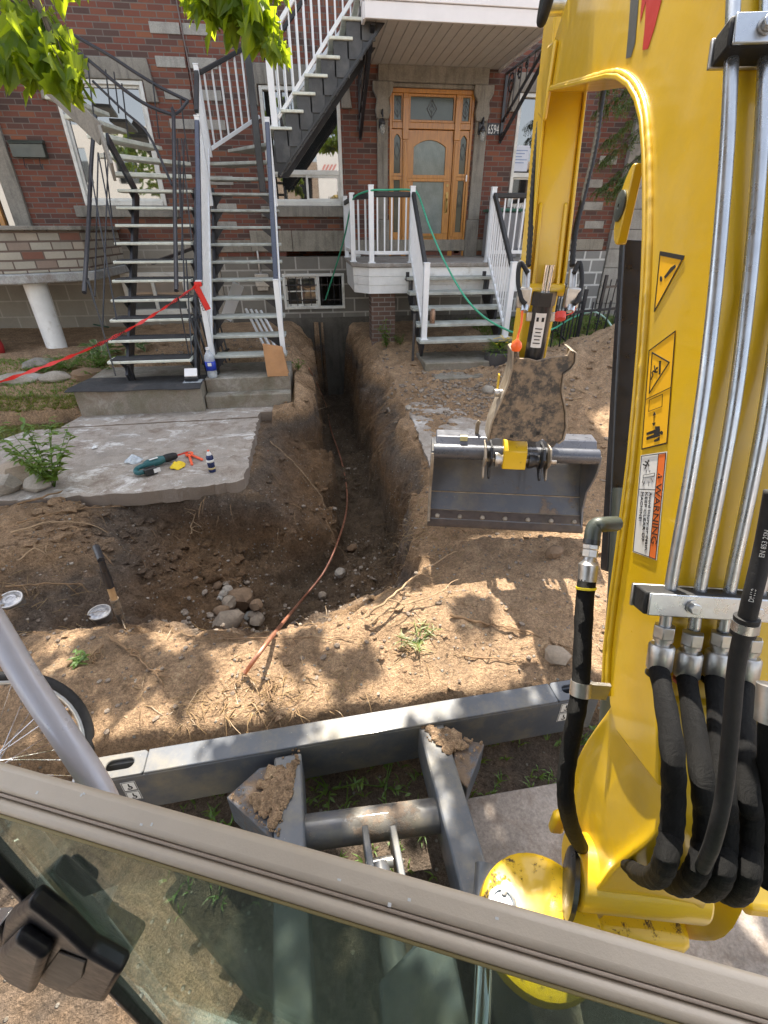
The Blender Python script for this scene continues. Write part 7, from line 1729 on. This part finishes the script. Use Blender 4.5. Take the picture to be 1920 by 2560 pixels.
# ---- arm with its side hoses
AL0, AL1 = .0, .19
_a0 = onlat(1181, 205, .012); _a1 = onlat(1145, 580, .012); ASL = (_a0[0] - _a1[0]) / (_a0[1] - _a1[1])
_ab = onlat(1118, 972, .105)
def arm_s(z):
    if z > _a1[1]: return _a0[0] + (z - _a0[1]) * ASL
    return _a1[0] + (_a1[1] - z) / (_a1[1] - _ab[1]) * (_ab[0] + .05 - _a1[0])
TOPZ, BOTZ = 2.95, _ab[1] - .05
mb = MB(); pr_ = [(arm_s(TOPZ), TOPZ), (arm_s(1.74), 1.74), (arm_s(BOTZ) + .02, BOTZ), (arm_s(BOTZ) + .15, BOTZ - .02), (arm_s(1.7) + .24, 1.7), (arm_s(2.2) + .30, 2.2), (arm_s(TOPZ) + .26, TOPZ)]
mb.prism(pr_, lambda u, v, d: BP(u, d, v), AL0 + .012, AL1 - .012); arm = mb.build('arm', M['yellow'], ex, None, .01)
for la in (AL0 - .0, AL1 - .012):
    mb = MB(); mb.prism([(arm_s(2.6) - .016, 2.6), (arm_s(1.8) - .022, 1.8), (arm_s(1.72) - .03, 1.72), (arm_s(1.66) + .0, 1.66), (arm_s(1.7) + .20, 1.7), (arm_s(2.6) + .24, 2.6)], lambda u, v, d: BP(u, d, v), la + .0005, la + .0115); mb.build('arm_side_plate', M['yellow'], arm, None, .003)
for la in (.035, .155):
    mb = MB(); mb.prism([(arm_s(2.05) - .006, 2.05), (arm_s(1.72) - .035, 1.72), (arm_s(1.66) - .035, 1.66), (arm_s(1.66), 1.66), (arm_s(2.05) + .01, 2.06)], lambda u, v, d: BP(u, d, v), la - .008, la + .008); mb.build('cylinder_lug', M['yellow'], arm, None, .004)
mb = MB(); cz = 1.685; mb.cyl(BP(arm_s(cz) - .025, .0, cz), BP(arm_s(cz) - .025, .19, cz), .030, 20); mb.build('lug_boss', M['yellow'], arm, 40)
mb = MB(); mb.obox(BP(arm_s(1.70) - .058, .095, 1.70), BL * .017, BE * .006, (0, 0, .055)); mb.build('pin_keeper', M['zinc_dull'], arm, None, .003)
# boom nose: yellow collar at the far end of the boom
mb = MB(); mb.prism([(-.20, 2.36), (-.03, 2.41), (-.0, 2.53), (-.06, 2.64), (-.22, 2.62)], lambda u, v, d: BP(u + TSH, d, v), -.02, .0); mb.build('boom_nose', M['yellow'], ex, None, .012)
mb = MB(); mb.cyl(BP(-.08 + TSH, -.05, 2.76), BP(-.08 + TSH, .05, 2.76), .035, 16); mb.build('hose_fitting', M['zinc_dull'], ex, 40)
mb = MB(); mb.tube(smooth_path([BP(s_ + TSH, a_2, z_) for s_, a_2, z_ in ((-.20, -.04, 2.95), (-.16, -.045, 2.80), (-.08, -.06, 2.71), (-.02, -.05, 2.8), (.0, -.03, 3.0))], 6), .02, 10); mb.build('hydraulic_hose', M['rubber'], ex, True)
def spiral_hose(pts, name='spiral_hose'):
    Q = smooth_path(pts, 14); L_ = 0; rad = []
    for i in range(len(Q)): rad.append(.0145 if i % 2 else .0118)
    return MB().tube(Q, rad, 12).build(name, M['rubber'], ex, True)
d_ = ray(1145, 580); ta = BL.dot(BO - EYE) / BL.dot(d_)
spiral_hose([atT(1192, 150, ta), atT(1172, 225, ta), atT(1160, 310, ta), atT(1152, 400, ta), atT(1146, 500, ta), atT(1141, 575, ta)])
spiral_hose([atT(1310, 160, ta - .05), atT(1298, 230, ta), atT(1285, 320, ta), atT(1262, 420, ta), atT(1243, 500, ta), atT(1236, 575, ta)])
for (u, v, sgn) in ((1138, 585, -1), (1238, 585, 1)):
    o = MB().tube([atT(u, v, ta), atT(u - 3, v + 42, ta)], .020, 14).build('coupling', M['zinc_dull'], ex, 40)
    mb = MB(); c_ = atT(u - 5 + sgn * 2, v + 58, ta); mb.obox(c_, BL * .032, BE * .025, (0, 0, .045)); mb.build('valve_block', M['zinc_dull'], o, None, .006)
    mb = MB(); mb.tube(smooth_path([atT(u + 2, v + 5, ta - .03), atT(u + sgn * 14, v - 18, ta - .03), atT(u + sgn * 19, v + 20, ta - .03), atT(u + sgn * 12, v + 60, ta - .03), atT(u + sgn * 2, v + 72, ta - .03)], 6), .011, 10); mb.build('short_hose', M['rubber'], o, True)
    mb = MB(); mb.cyl(atT(u - 4, v + 76, ta), atT(u - 6, v + 88, ta), .019, 14); mb.build('coupling_end', M['zinc'], o, 40)
mb = MB(); mb.cyl(atT(1211, 676, ta + .0), atT(1210, 690, ta), .026, 16); mb.build('red_cap', M['red_plastic'], ex, 40)
mb = MB(); mb.tube(smooth_path([atT(1218, 682, ta), atT(1236, 676, ta), atT(1243, 664, ta), atT(1236, 655, ta)], 6), .003, 6); mb.build('cap_strap', M['red_plastic'], ex, True)
mb = MB(); mb.tube(smooth_path([atT(1128, 672, ta), atT(1126, 700, ta), atT(1120, 722, ta), atT(1117, 738, ta)], 6), .006, 8); mb.lathe([(.002, .03), (.022, .012), (.028, -.008), (.02, -.028), (.0, -.032)], atT(1116, 745, ta), n=16); mb.build('orange_cap', simple('orange_cap', (.85, .13, .02), .4), ex, 40)
# thumb cylinder
tc0, tc1 = BP(arm_s(1.66) - .055, .095, 1.66), BP(arm_s(1.2) - .075, .095, 1.16)
o = MB().tube([tc0, tc1], .050, 24).build('thumb_cylinder', M['black_paint'], ex, 40)
d_ = (tc1 - tc0).normalized(); MB().tube([tc0 - d_ * .02, tc0 + d_ * .045], .060, 6).build('cylinder_head', M['black_paint'], o, 40); MB().cyl(tc0 - d_ * .14, tc0, .024, 14).build('rod', M['chrome'], o, 40)
for la in (-.055, .055): MB().obox(tc0 + d_ * .10 + BL * la, BL * .018, BE * .012, (0, 0, .022)).build('port', M['zinc_dull'], o, None, .004)
vw = (EYE - (tc0 + d_ * .2)).normalized(); vw = (vw - d_ * vw.dot(d_)).normalized(); lb_r = vw.cross(d_).normalized(); 
mb = MB(); na = 6; vs = []
for h in (.075, .245):
    for k in range(na + 1): a = (k / na - .5) * 1.1; vs.append(tc0 + d_ * h + (vw * math.cos(a) - lb_r * math.sin(a)) * .0506)
mb.add(vs, [(k, k + 1, na + 2 + k, na + 1 + k) for k in range(na)]); sl_ = mb.build('cylinder_sticker', M['white_decal'], o, True)
sq = tc0 + d_ * .105 + vw * .0514
mb = MB()
for s_, zz in ((.013, 0), (-.013, 0)): mb.obox(sq + lb_r * s_ + d_ * zz, lb_r * .006, d_ * .010, vw * .0004)
for k in range(5): mb.obox(sq + d_ * (.045 + .018 * k), lb_r * (.018 - .004 * (k % 2)), d_ * .0025, vw * .0004)
mb.build('sticker_print', M['black_ink'], sl_)
# ---- thumb
TH = [(1107.6, 756.7), (1112, 752), (1120, 760), (1121.7, 774), (1142, 774), (1160.7, 779), (1189, 771), (1224.8, 767.6), (1231, 755), (1240, 761), (1239, 782), (1231, 794), (1214, 806.7), (1210, 844), (1218.6, 888), (1220.7, 922), (1214, 949), (1203, 958), (1193.6, 969), (1173, 949), (1160.7, 955), (1107.6, 953.6), (1089, 949), (1071.7, 947), (1058, 950), (1063, 915), (1083, 868), (1100, 825), (1108, 791)]
THS = arm_s(1.1) - .17
tp_ = [ons(u, v, THS) for u, v in TH]
mb = MB(); mb.prism(tp_, lambda u, v, d: BP(THS + d + .10 * (v - 1.0) * -.3, u, v), 0, .022); th = mb.build('thumb', M['muddy_steel'], ex, None, .003)
LE = [(1056, 952), (1063, 915), (1083, 868), (1100, 825), (1108, 791), (1109, 757), (1116, 753), (1121, 762)]
lp2 = [ons(u, v, THS) for u, v in LE]
def strip(pts, wd_, dp, name):
    mb = MB(); n = len(pts); vs = []
    for i, (a, z) in enumerate(pts):
        for l2, d in ((-wd_, -.012), (0, -.012), (0, dp), (-wd_, dp)): vs.append(BP(THS + d + .10 * (z - 1.0) * -.3, a + l2, z))
    mb.add(vs, [(4 * i + k, 4 * i + (k + 1) % 4, 4 * i + 4 + (k + 1) % 4, 4 * i + 4 + k) for i in range(n - 1) for k in range(4)] + [(3, 2, 1, 0), tuple(4 * (n - 1) + k for k in range(4))]); return mb.build(name, M['worn_edge'], th, None, .002)
strip([(a, z) for a, z in lp2], .010, .16, 'thumb_side'); RE = [(1203, 958), (1214, 949), (1220.7, 922), (1218.6, 888), (1210, 844), (1214, 806.7), (1231, 794), (1239, 782), (1240, 761), (1232, 756)]
strip([(a + .012, z) for a, z in [ons(u, v, THS) for u, v in RE]], .010, .16, 'thumb_side')
for (u, v) in ((1105, 942), (1162, 936)):
    a, z = ons(u, v, THS); mb = MB(); mb.obox(BP(THS - .002 - .03 * (z - 1), a, z), BL * .009, BE * .003, (0, 0, .009)); mb.build('thumb_slot', M['black_ink'], th)
a, z = ons(1082, 855, THS); mb = MB(); mb.cyl(BP(THS + .05, a - .03, z), BP(THS + .05, a + .02, z), .022, 14); mb.build('thumb_pin', M['zinc_dull'], th, 40)
a, z = ons(1083, 848, THS); mb = MB(); mb.obox(BP(THS + .08, a - .012, z + .02), BL * .004, BE * .02, (0, 0, .06)); mb.build('yellow_tab', M['yellow'], th, None, .003)
# ---- bucket
SM = _ab[0] - .04
cTL, cTR, cBL, cBR = ons(938, 968, SM), ons(1298, 990, SM), ons(928, 1122, SM), ons(1246, 1136, SM)
BL0, BL1 = (cTL[0] + cBL[0]) / 2 - .0, (cTR[0] + cBR[0]) / 2; BZT, BZB = (cTL[1] + cTR[1]) / 2, (cBL[1] + cBR[1]) / 2
HB = BZT - BZB
prof_o = [(0, 0), (.09, .085), (.17, .20), (.25, .34), (.28, .44), (.26, .52), (.18, .565), (.08, .575), (.0, .56)]
prof_o = [(s, z * HB / .56) for s, z in prof_o]
def shell_mb(po, th_):
    n = len(po); pin = []
    for k in range(n):
        a = Vector(po[max(k - 1, 0)]); b = Vector(po[min(k + 1, n - 1)]); d = (b - a).normalized(); pin.append((po[k][0] - d.y * th_, po[k][1] + d.x * th_))
    return po + pin[::-1]
mb = MB(); mb.prism(shell_mb(prof_o, .012), lambda u, v, d: BP(SM + u, d, BZB + v), BL0, BL1); bk = mb.build('bucket', M['bucket_paint'], ex, 35, .002)
side_poly = [(-.02, -.005)] + [(s + (.012 if s > .1 else 0), z) for s, z in prof_o[1:]] + [(-.03, HB * 1.02), (-.045, HB * .9), (-.03, HB * .75), (.05, HB * .45), (.04, HB * .2)]
for la in (BL0 - .014, BL1): mb = MB(); mb.prism(side_poly, lambda u, v, d: BP(SM + u, d, BZB + v), la, la + .014); mb.build('bucket_side', M['bucket_paint'], bk, None, .003)
mb = MB(); mb.prism([(-.045, HB * 1.0), (-.06, HB * .9), (-.045, HB * .74), (.045, HB * .45), (.03, HB * .25), (-.03, 0), (-.02, 0), (.042, HB * .25), (.056, HB * .45), (-.032, HB * .74), (-.046, HB * .9), (-.033, HB * .99)], lambda u, v, d: BP(SM + u, d, BZB + v), BL0 - .018, BL0 + .002); mb.build('side_wear_edge', M['worn_edge'], bk, None, .003)
mb = MB(); mb.prism([(-.035, -.035), (.05, .035), (.042, .055), (-.03, -.012)], lambda u, v, d: BP(SM + u, d, BZB + v), BL0 - .016, BL1 + .016); ce = mb.build('cutting_edge', simple('worn_brown_steel', (.075, .055, .045), .5, .4, .3, .3, 10, 0, 60, .4), bk, None, .003)
mb = MB(); mb.bar(BP(SM + .046, BL0, BZB + .052), BP(SM + .046, BL1, BZB + .052), .006, .008); mb.build('weld_seam', M['worn_edge'], bk)
mb = MB(); mb.bar(BP(SM + .128, BL0, BZB + .165 * HB / .56), BP(SM + .128, BL1, BZB + .165 * HB / .56), .007, .007); mb.build('floor_seam', M['worn_edge'], bk)
for k in range(7):
    la = BL0 + .05 + (BL1 - BL0 - .09) * k / 6; mb = MB(); mb.lathe([(.016, 0), (.017, .006), (.012, .014), (0, .016)], BP(SM + .010, la, BZB + .024), -BE * .7 + Vector((0, 0, .7)), 14); mb.build('edge_bolt', M['worn_edge'], ce, 40)
mb = MB(); mb.cyl(BP(SM + .0, BL0, BZT - .005), BP(SM + .0, BL1, BZT - .005), .048, 26); mb.build('torque_tube', simple('tube_grey', (.10, .105, .12), .3, .35, .1, .1, 8), bk, 40)
mb = MB(); mb.prism([(.0, .035), (.04, .080), (.15, .080), (.20, .02), (.1, -.03)], lambda u, v, d: BP(SM + u, d, BZT + v), BL0 + .012, BL1 - .012); mb.build('top_plate', simple('plate_grey', (.11, .115, .135), .32, .3, .1, .1, 8), bk, None, .006)
mb = MB(); la = BL0 + .12; mb.obox(BP(SM + .03, la + .06, BZT + .075), BL * .022, BE * .014, Vector((0, 0, .014)) + BE * .0); mb.build('type_plate', simple('plate_sticker', (.5, .45, .22), .5), bk)
le = ons(1031, 925, SM + .1); mb = MB(); mb.prism([(-.012, -.02), (.012, -.02), (.012, .05), (.018, .07), (.0, .085), (-.014, .06)], lambda u, v, d: BP(SM + .10 + d, le[0] + u, BZT + .085 + v), -.008, .008); mb.build('lifting_lug', M['worn_edge'], bk, None, .003)
# pin group between the ears
pc_l, pc_z = ons(1118, 975, SM - .03)
pl0 = ons(1050, 975, SM)[0]; pl1 = ons(1190, 980, SM)[0]
mb = MB(); mb.cyl(BP(SM - .02, pl0 - .02, BZT - .03), BP(SM - .02, pl1 + .03, BZT - .03), .030, 18); mb.build('bucket_pin', M['zinc_dull'], ex, 40)
for (u, wd2) in ((1049, .011), (1062, .014), (1175, .014), (1189, .010)):
    l_, z_ = ons(u, 972, SM - .06); mb = MB(); mb.prism([(-.10, .03), (-.06, .085), (.05, .09), (.08, .0), (.05, -.05), (-.02, -.11), (-.06, -.125), (-.07, -.11), (-.045, -.05), (-.09, -.01)], lambda u_, v_, d: BP(SM - .02 + u_, l_ + d, BZT - .02 + v_), -wd2 / 2, wd2 / 2); mb.build('bucket_ear', M['black_paint'] if wd2 > .012 else M['worn_edge'], bk, None, .003)
for (u0, u1, r) in ((1072, 1090, .05), (1146, 1168, .052)):
    l0 = ons(u0, 972, SM - .05)[0]; l1 = ons(u1, 972, SM - .05)[0]; mb = MB(); mb.tube([BP(SM - .03, l0, BZT - .03), BP(SM - .03, (l0 * 2 + l1) / 3, BZT - .03), BP(SM - .03, (l0 + 2 * l1) / 3, BZT - .03), BP(SM - .03, l1, BZT - .03)], [r, r, r * .8, r * .85], 20); mb.build('pin_collar', M['zinc_dull'] if u0 < 1100 else M['black_paint'], ex, 40)
la0 = ons(1092, 960, SM - .08)[0]; la1 = ons(1144, 960, SM - .08)[0]
mb = MB(); mb.prism([(-.080, -.055), (.03, -.07), (.03, .12), (-.03, .10), (-.072, .06)], lambda u, v, d: BP(SM - .0 + u, d, BZT + v - .02), la0, la1); mb.build('arm_nose', M['yellow_worn'], ex, None, .006)

M['cab_liner'] = simple('cab_liner', (.50, .49, .47), .7, 0, .05)
# ---- cab shell round the operator: roof, back and side panels, seat; unseen, roof stretched forward to shade the rail, liner paled to brighten it
mb = MB(); mb.box((-.75, -1.25, 2.46), (.42, 1.2, 2.54)); mb.build('cab_roof', M['cab_liner'], ex, None, .03)
mb = MB(); mb.box((-.62, -1.25, .55), (.52, -1.18, 2.455)); mb.build('cab_rear_panel', M['cab_liner'], ex, None, .02)
mb = MB(); mb.box((-.66, -1.17, .55), (-.61, -.12, 2.455)); mb.build('cab_door', M['cab_liner'], ex, None, .015)
mb = MB(); mb.box((.47, -1.17, .55), (.52, -.30, 2.455)); mb.build('cab_side_panel', M['cab_liner'], ex, None, .015)
mb = MB(); mb.box((-.35, -.98, 1.0), (.15, -.82, 1.75)); mb.build('seat_back', M['rubber'], ex, None, .05)
mb = MB(); mb.box((-.35, -.80, .92), (.15, -.30, 1.05)); mb.build('seat_cushion', M['rubber'], ex, None, .05)
mb = MB(); mb.prism([(-.60, -1.17), (.46, -1.17), (.46, -.02), (-.30, .20), (-.60, .20)], lambda u, v, d: (u, v, d), .50, .58); mb.build('cab_floor', M['rubber'], ex, None, .01)
# ---- cab front: rail, lower window, latch, grab bar
RZ = 1.45
ra, rb = atZ(0, 1702, RZ), atZ(1659, 2190, RZ); rd = (rb - ra).normalized(); ra2 = ra - rd * .22; rb2 = rb + rd * .35
mid = (ra + rb) / 2; vn = (EYE - mid); vn = (vn - rd * vn.dot(rd)).normalized(); vb = vn.cross(rd).normalized()
if vb.z < 0: vb = -vb
def railbar(b0, b1, dp0, dp1, name, m, parent, bev=.003):
    mb = MB(); c = (ra2 + rb2) / 2; mb.obox(c + vb * (b0 + b1) / 2 + vn * (dp0 + dp1) / 2, rd * (rb2 - ra2).length / 2, vb * (b1 - b0) / 2, vn * (dp1 - dp0) / 2); return mb.build(name, m, parent, None, bev, 3)
cabr = railbar(-.0035, .0215, -.03, .004, 'window_rail', M['beige_frame'], ex, .007)
railbar(-.0065, -.0036, -.03, .0015, 'rail_groove', M['brown_groove'], cabr, .001); railbar(-.0195, -.0066, -.03, .001, 'lower_rail', M['beige_frame'], cabr, .006); railbar(-.0225, -.0196, -.03, -.004, 'rail_seal', M['seal'], cabr, .001)
rnd = random.Random(12)
for k in range(14):
    mb = MB(); s = rnd.uniform(.2, .98); mb.obox(ra2.lerp(rb2, s) + vb * rnd.uniform(-.002, .016) + vn * .0042, rd * rnd.uniform(.0008, .0018), vb * rnd.uniform(.0008, .0015), vn * .0003); mb.build('paint_fleck', M['white_decal'], cabr)
# glass plane: hangs straight down below the rail
gn = Vector((rd.y, -rd.x, 0)).normalized()
if gn.dot(EYE - mid) < 0: gn = -gn                              # towards the operator
gtop = mid - vb * .014 - vn * .012
def ong(u, v, off=0.0):
    d = ray(u, v); t = ((gtop - EYE).dot(gn) + off) / d.dot(gn); return EYE + d * t
hg = Vector((rd.x, rd.y, 0)).normalized()
def GQ(p, off): return p + gn * off
pl_t, pl_b = ong(-6, 1850), ong(335, 2222)
pd_ = (pl_b - pl_t).normalized(); pl_t2 = pl_t - pd_ * .06; pl_b2 = pl_b + pd_ * .45
rt_t = gtop + hg * 1.0; rt_b = rt_t - Vector((0, 0, .75))
g0, g1 = pl_t2, pl_b2
mb = MB(); q4 = [Vector((g0.x, g0.y, gtop.z)), Vector((rt_t.x, rt_t.y, gtop.z)), Vector((rt_t.x, rt_t.y, g1.z)), g1]
mb.add([p for p in q4] + [p - gn * .005 for p in q4], [(0, 1, 2, 3), (7, 6, 5, 4), (0, 4, 5, 1), (1, 5, 6, 2), (2, 6, 7, 3), (3, 7, 4, 0)]); mb.build('lower_window', M['cab_glass'], ex)
mb = MB(); mb.bar(pl_t2 + gn * .004, pl_b2 + gn * .004, .014, .018, gn); o = mb.build('cab_pillar', M['latch_black'], ex, None, .003)
sd3 = pd_.cross(gn).normalized(); sd3 = sd3 if sd3.x < 0 else -sd3
mb = MB(); mb.bar(pl_t2 + sd3 * .022 - gn * .01, pl_b2 + sd3 * .022 - gn * .01, .026, .03, gn); mb.build('pillar_trim', M['aluminium'], o, None, .005)
mb = MB(); mb.bar(pl_t2 + sd3 * .052 - gn * .02, pl_b2 + sd3 * .052 - gn * .02, .03, .02, gn); mb.build('door_seal', M['rubber'], o, None, .005)
mb = MB(); mb.bar(pl_t2 - sd3 * .028 - gn * .028, pl_b2 - sd3 * .028 - gn * .028, .022, .02, gn); mb.build('outer_frame', M['aluminium'], o, None, .005)
fa, fb = ong(300, 2160, -.05), ong(560, 2240, -.05); mb = MB(); mb.bar(fa - hg * .05, fa + hg * 1.2 + (fb - fa) * 0, .04, .03); mb.build('sill_frame', M['aluminium'], ex, None, .006)
# latch on the glass
def lp(pix, o0, o1, name, m, parent, bev=.006):
    mb = MB(); P0 = [ong(u, v, 0) for u, v in pix]; n = len(P0); mb.add([p + gn * o0 for p in P0] + [p + gn * o1 for p in P0], [tuple(range(n)), tuple(range(2 * n - 1, n - 1, -1))] + [(i, n + i, n + (i + 1) % n, (i + 1) % n) for i in range(n)]); return mb.build(name, m, parent, None, bev, 3)
z6 = lambda x, y: (x * .4167, 1538 + y * .4167)
la_ = lp([z6(110, 960), z6(240, 850), z6(420, 1000), z6(540, 1130), z6(700, 1220), z6(600, 1390), z6(440, 1370), z6(300, 1310), z6(130, 1210), z6(70, 1110)], .004, .030, 'window_latch', M['latch_black'], ex, .008)
lp([z6(90, 1090), z6(240, 930), z6(390, 1040), z6(290, 1270), z6(150, 1190)], .030, .052, 'latch_knob', M['latch_black'], la_, .010)
lp([z6(320, 1200), z6(400, 1090), z6(535, 1140), z6(510, 1230), z6(430, 1300), z6(310, 1265)], .0305, .034, 'latch_button', simple('latch_button', (.09, .075, .06), .6), la_, .003)
lp([z6(-60, 1010), z6(80, 1000), z6(110, 1080), z6(60, 1160), z6(-60, 1150)], .0, .03, 'latch_catch', M['latch_black'], la_, .006)
lp([z6(250, 860), z6(350, 700), z6(540, 770), z6(590, 940), z6(420, 1000)], -.028, -.006, 'outer_handle', M['rubber'], la_, .006)
# grab bar outside the window
gb = smooth_path([atT(-120, 1180, .60), atT(-30, 1320, .585), atT(60, 1470, .57), atT(140, 1590, .56), atT(205, 1690, .555), ong(236, 1755, -.05), ong(250, 1815, -.06), ong(243, 1880, -.065), ong(218, 1955, -.07), ong(160, 2060, -.075)], 10)
mb = MB(); mb.tube(gb, .0150, 20); mb.build('grab_bar', M['aluminium'], ex, True)
# ------------------------------------------------------------------ street maple (its boughs hang into the top of the view) and a spruce
ML_ = [(0, -.02), (.10, .06), (.30, .02), (.27, .16), (.50, .22), (.40, .36), (.47, .55), (.28, .50), (.20, .62), (.14, .72), (.0, 1.0), (-.14, .72), (-.20, .62), (-.28, .50), (-.47, .55), (-.40, .36), (-.50, .22), (-.27, .16), (-.30, .02), (-.10, .06)]
def maple_leaf(mb, p, d, nrm, size, rnd):
    d = Vector(d).normalized(); s = d.cross(Vector(nrm)).normalized(); n_ = s.cross(d); c = rnd.uniform(-.25, .35); w_ = rnd.uniform(.85, 1.1)
    mb.add([Vector(p) + d * (y * size) + s * (x * size * w_) + n_ * size * (c * x * x * 2.4 - .45 * y * y * abs(c) + .07 * math.sin(9 * x + 4 * y)) for x, y in ML_], [(0, 1, 2, 3, 4, 5, 6, 7, 8, 9, 10), (0, 10, 11, 12, 13, 14, 15, 16, 17, 18, 19)])
mt = thing('maple_tree', 'street maple whose backlit yellow green leaves hang into the top of the view', 'tree', (-3.6, .6, -.15))
mb = MB(); mb.tube(smooth_path([(-3.6, .6, -.3), (-3.62, .65, 1.2), (-3.5, .75, 2.8), (-3.2, 1.1, 4.4), (-2.6, 1.8, 6.0), (-2.2, 2.6, 7.6)], 6), [.21 - .0042 * i for i in range(31)], 14); mb.build('trunk', M['bark'], mt, True)
def clump(name, c, rad, n, size, seed, drop=.55, src=None):
    rnd = random.Random(seed); mb = MB(); tw = MB(); c = Vector(c)
    for k in range(n):
        q = Vector((rnd.gauss(0, 1), rnd.gauss(0, 1), rnd.gauss(0, 1))); q = q.normalized() * rnd.random() ** .45
        p = c + Vector((q.x * rad[0], q.y * rad[1], q.z * rad[2])); a = rnd.uniform(0, 6.28)
        d = Vector((math.cos(a) * .7, math.sin(a) * .7, -drop - rnd.random() * .6)); nrm = Vector((rnd.gauss(0, .55), rnd.gauss(-.25, .5), 1 + rnd.gauss(0, .3)))
        maple_leaf(mb, p, d, nrm, size * rnd.uniform(.65, 1.2), rnd)
        if k % 4 == 0: tw.tube([p, p + Vector((rnd.uniform(-.05, .05), rnd.uniform(-.05, .05), .12))], .0018, 4)
    o = mb.build(name, M['maple'], mt)
    if src is not None:
        tw.tube(smooth_path([Vector(src), (Vector(src) + c) / 2 + Vector((0, 0, .15)), c + Vector((0, 0, rad[2] * .4))], 6), [.022 - .001 * i for i in range(13)], 6)
    tw.build('twig', M['bark'], o); return o
T1 = 2.15
src = (-3.3, 1.0, 4.0)
clump('leaf_cluster', atT(60, 60, T1), (.21, .18, .15), 50, .15, 1, .5, src); clump('leaf_cluster', atT(125, 125, T1), (.10, .10, .12), 24, .14, 2, .8, atT(60, 20, T1)); clump('leaf_cluster', atT(20, 120, T1), (.13, .12, .07), 26, .115, 3, .7, atT(20, 20, T1)); clump('leaf_cluster', atT(150, 170, T1), (.06, .06, .06), 10, .105, 4, .9); clump('leaf_cluster', atT(60, -70, T1), (.25, .15, .06), 26, .12, 5)
T2 = 2.6
clump('leaf_cluster', atT(490, -5, T2), (.20, .18, .11), 60, .15, 6, .7, src); clump('leaf_cluster', atT(560, 38, T2), (.11, .12, .08), 26, .15, 7, .8); clump('leaf_cluster', atT(430, -22, T2), (.12, .12, .08), 24, .14, 8, .7); clump('leaf_cluster', atT(592, 88, T2), (.05, .05, .05), 8, .11, 9, .9); clump('leaf_cluster', atT(500, -70, T2), (.3, .2, .12), 60, .15, 10)
# the crown above the frame, whose shade dapples the ground
k_ = 1 / math.tan(SUN_EL); rnd = random.Random(77); nclu = 0
def crown_at(gx, gy, z, r, n, seed): clump('leaf_cluster', (gx + z * k_ * math.sin(SUN_AZ), gy + z * k_ * math.cos(SUN_AZ), z), (r, r, r * .5), n, .15, seed)
DAP = [(-1.6, 1.55, .26), (-1.15, 1.75, .22), (-1.9, 2.2, .30), (-1.45, 2.45, .2), (-.75, 1.45, .17), (-.15, 1.55, .15), (.25, 1.95, .20), (.48, 2.1, .13), (.05, 1.38, .13), (.7, 1.62, .12), (-.45, 2.0, .10), (1.25, 2.15, .12), (-2.3, 1.8, .3), (-2.4, 2.6, .3), (-1.75, 1.9, .32), (-1.2, 2.15, .26), (-1.05, 1.5, .22), (-1.35, 1.3, .25)]
for i, (x, y, r) in enumerate(DAP): crown_at(x, y, 4.3 + .12 * (i % 5), r, int(34 + 520 * r * r), 100 + i)
for i in range(9): crown_at(rnd.uniform(-.4, 1.6), rnd.uniform(.0, 1.05), rnd.uniform(3.9, 4.9), rnd.uniform(.18, .3), 60, 200 + i)
for i, (a, b) in enumerate((((-2.9, 1.5, 5.1), (-1.0, 4.3, 4.8)), ((-2.7, 1.8, 5.6), (.8, 4.2, 5.0)), ((-3.0, 1.3, 4.8), (-2.0, 4.6, 4.6)), ((-3.3, 1.0, 4.0), (-1.6, 2.2, 3.9)))):
    MB().tube(smooth_path([Vector(a), (Vector(a) + Vector(b)) / 2 + Vector((0, 0, .2)), Vector(b)], 8), [.05 - .0024 * j for j in range(17)], 8).build('limb', M['bark'], mt, True)
for i, (x, y, r) in enumerate(((.75, .95, .26), (1.15, .8, .26), (.95, .55, .24), (.55, .6, .2), (.45, .35, .25))): crown_at(x, y, 4.1 + .1 * i, r, 75, 300 + i)
# spruce by the stone pilaster
sp = thing('spruce_tree', 'drooping spruce boughs before the stone pilaster on the right', 'tree', (7.1, 9.3, .3))
MB().tube([(7.1, 9.3, .2), (7.1, 9.3, 4), (7.15, 9.3, 8)], [.16, .12, .04], 12).build('trunk', M['bark'], sp, True)
rnd = random.Random(15)
for k, (tip, z0_) in enumerate(((atY(1300, 405, 8.8), 3.7), (atY(1325, 412, 8.7), 3.9), (atY(1345, 385, 8.6), 3.6), (atY(1305, 345, 8.9), 4.1), (atY(1318, 300, 8.8), 4.4), (atY(1300, 235, 8.9), 4.8), (atY(1340, 230, 8.7), 4.6), (atY(1310, 190, 8.8), 5.2), ((7.8, 8.4, 3.0), 4.3), ((8.2, 9.0, 3.5), 4.8))):
    a = Vector((7.1, 9.3, z0_)); b = Vector(tip); Q = smooth_path([a, a.lerp(b, .5) + Vector((0, 0, .15)), b], 8); br = MB().tube(Q, [.022 - .0011 * i for i in range(len(Q))], 6).build('bough', M['bark'], sp, True); nd = MB()
    for i in range(2, len(Q)):
        for j in range(10):
            p = Q[i] + Vector((rnd.uniform(-.06, .06), rnd.uniform(-.06, .06), 0)); L_ = rnd.uniform(.16, .34) * (1.1 - .5 * i / len(Q)); d = ((Q[i] - Q[i - 1]).normalized() * rnd.uniform(.2, 1) + Vector((rnd.uniform(-.8, .8), rnd.uniform(-.8, .8), rnd.uniform(-1.1, -.1)))).normalized()
            for s in range(7):
                q = p + d * L_ * s / 7 + Vector((0, 0, -.03 * s * s / 49)); 
                for r_ in range(4): a2 = rnd.uniform(0, 6.28); leaf_fan(nd, q, d * .8 + Vector((math.cos(a2), math.sin(a2), rnd.uniform(-.6, .4))), .045, .005, .3, .1, 2)
    nd.build('needles', M['spruce'], br)
bpy.context.view_layer.update()
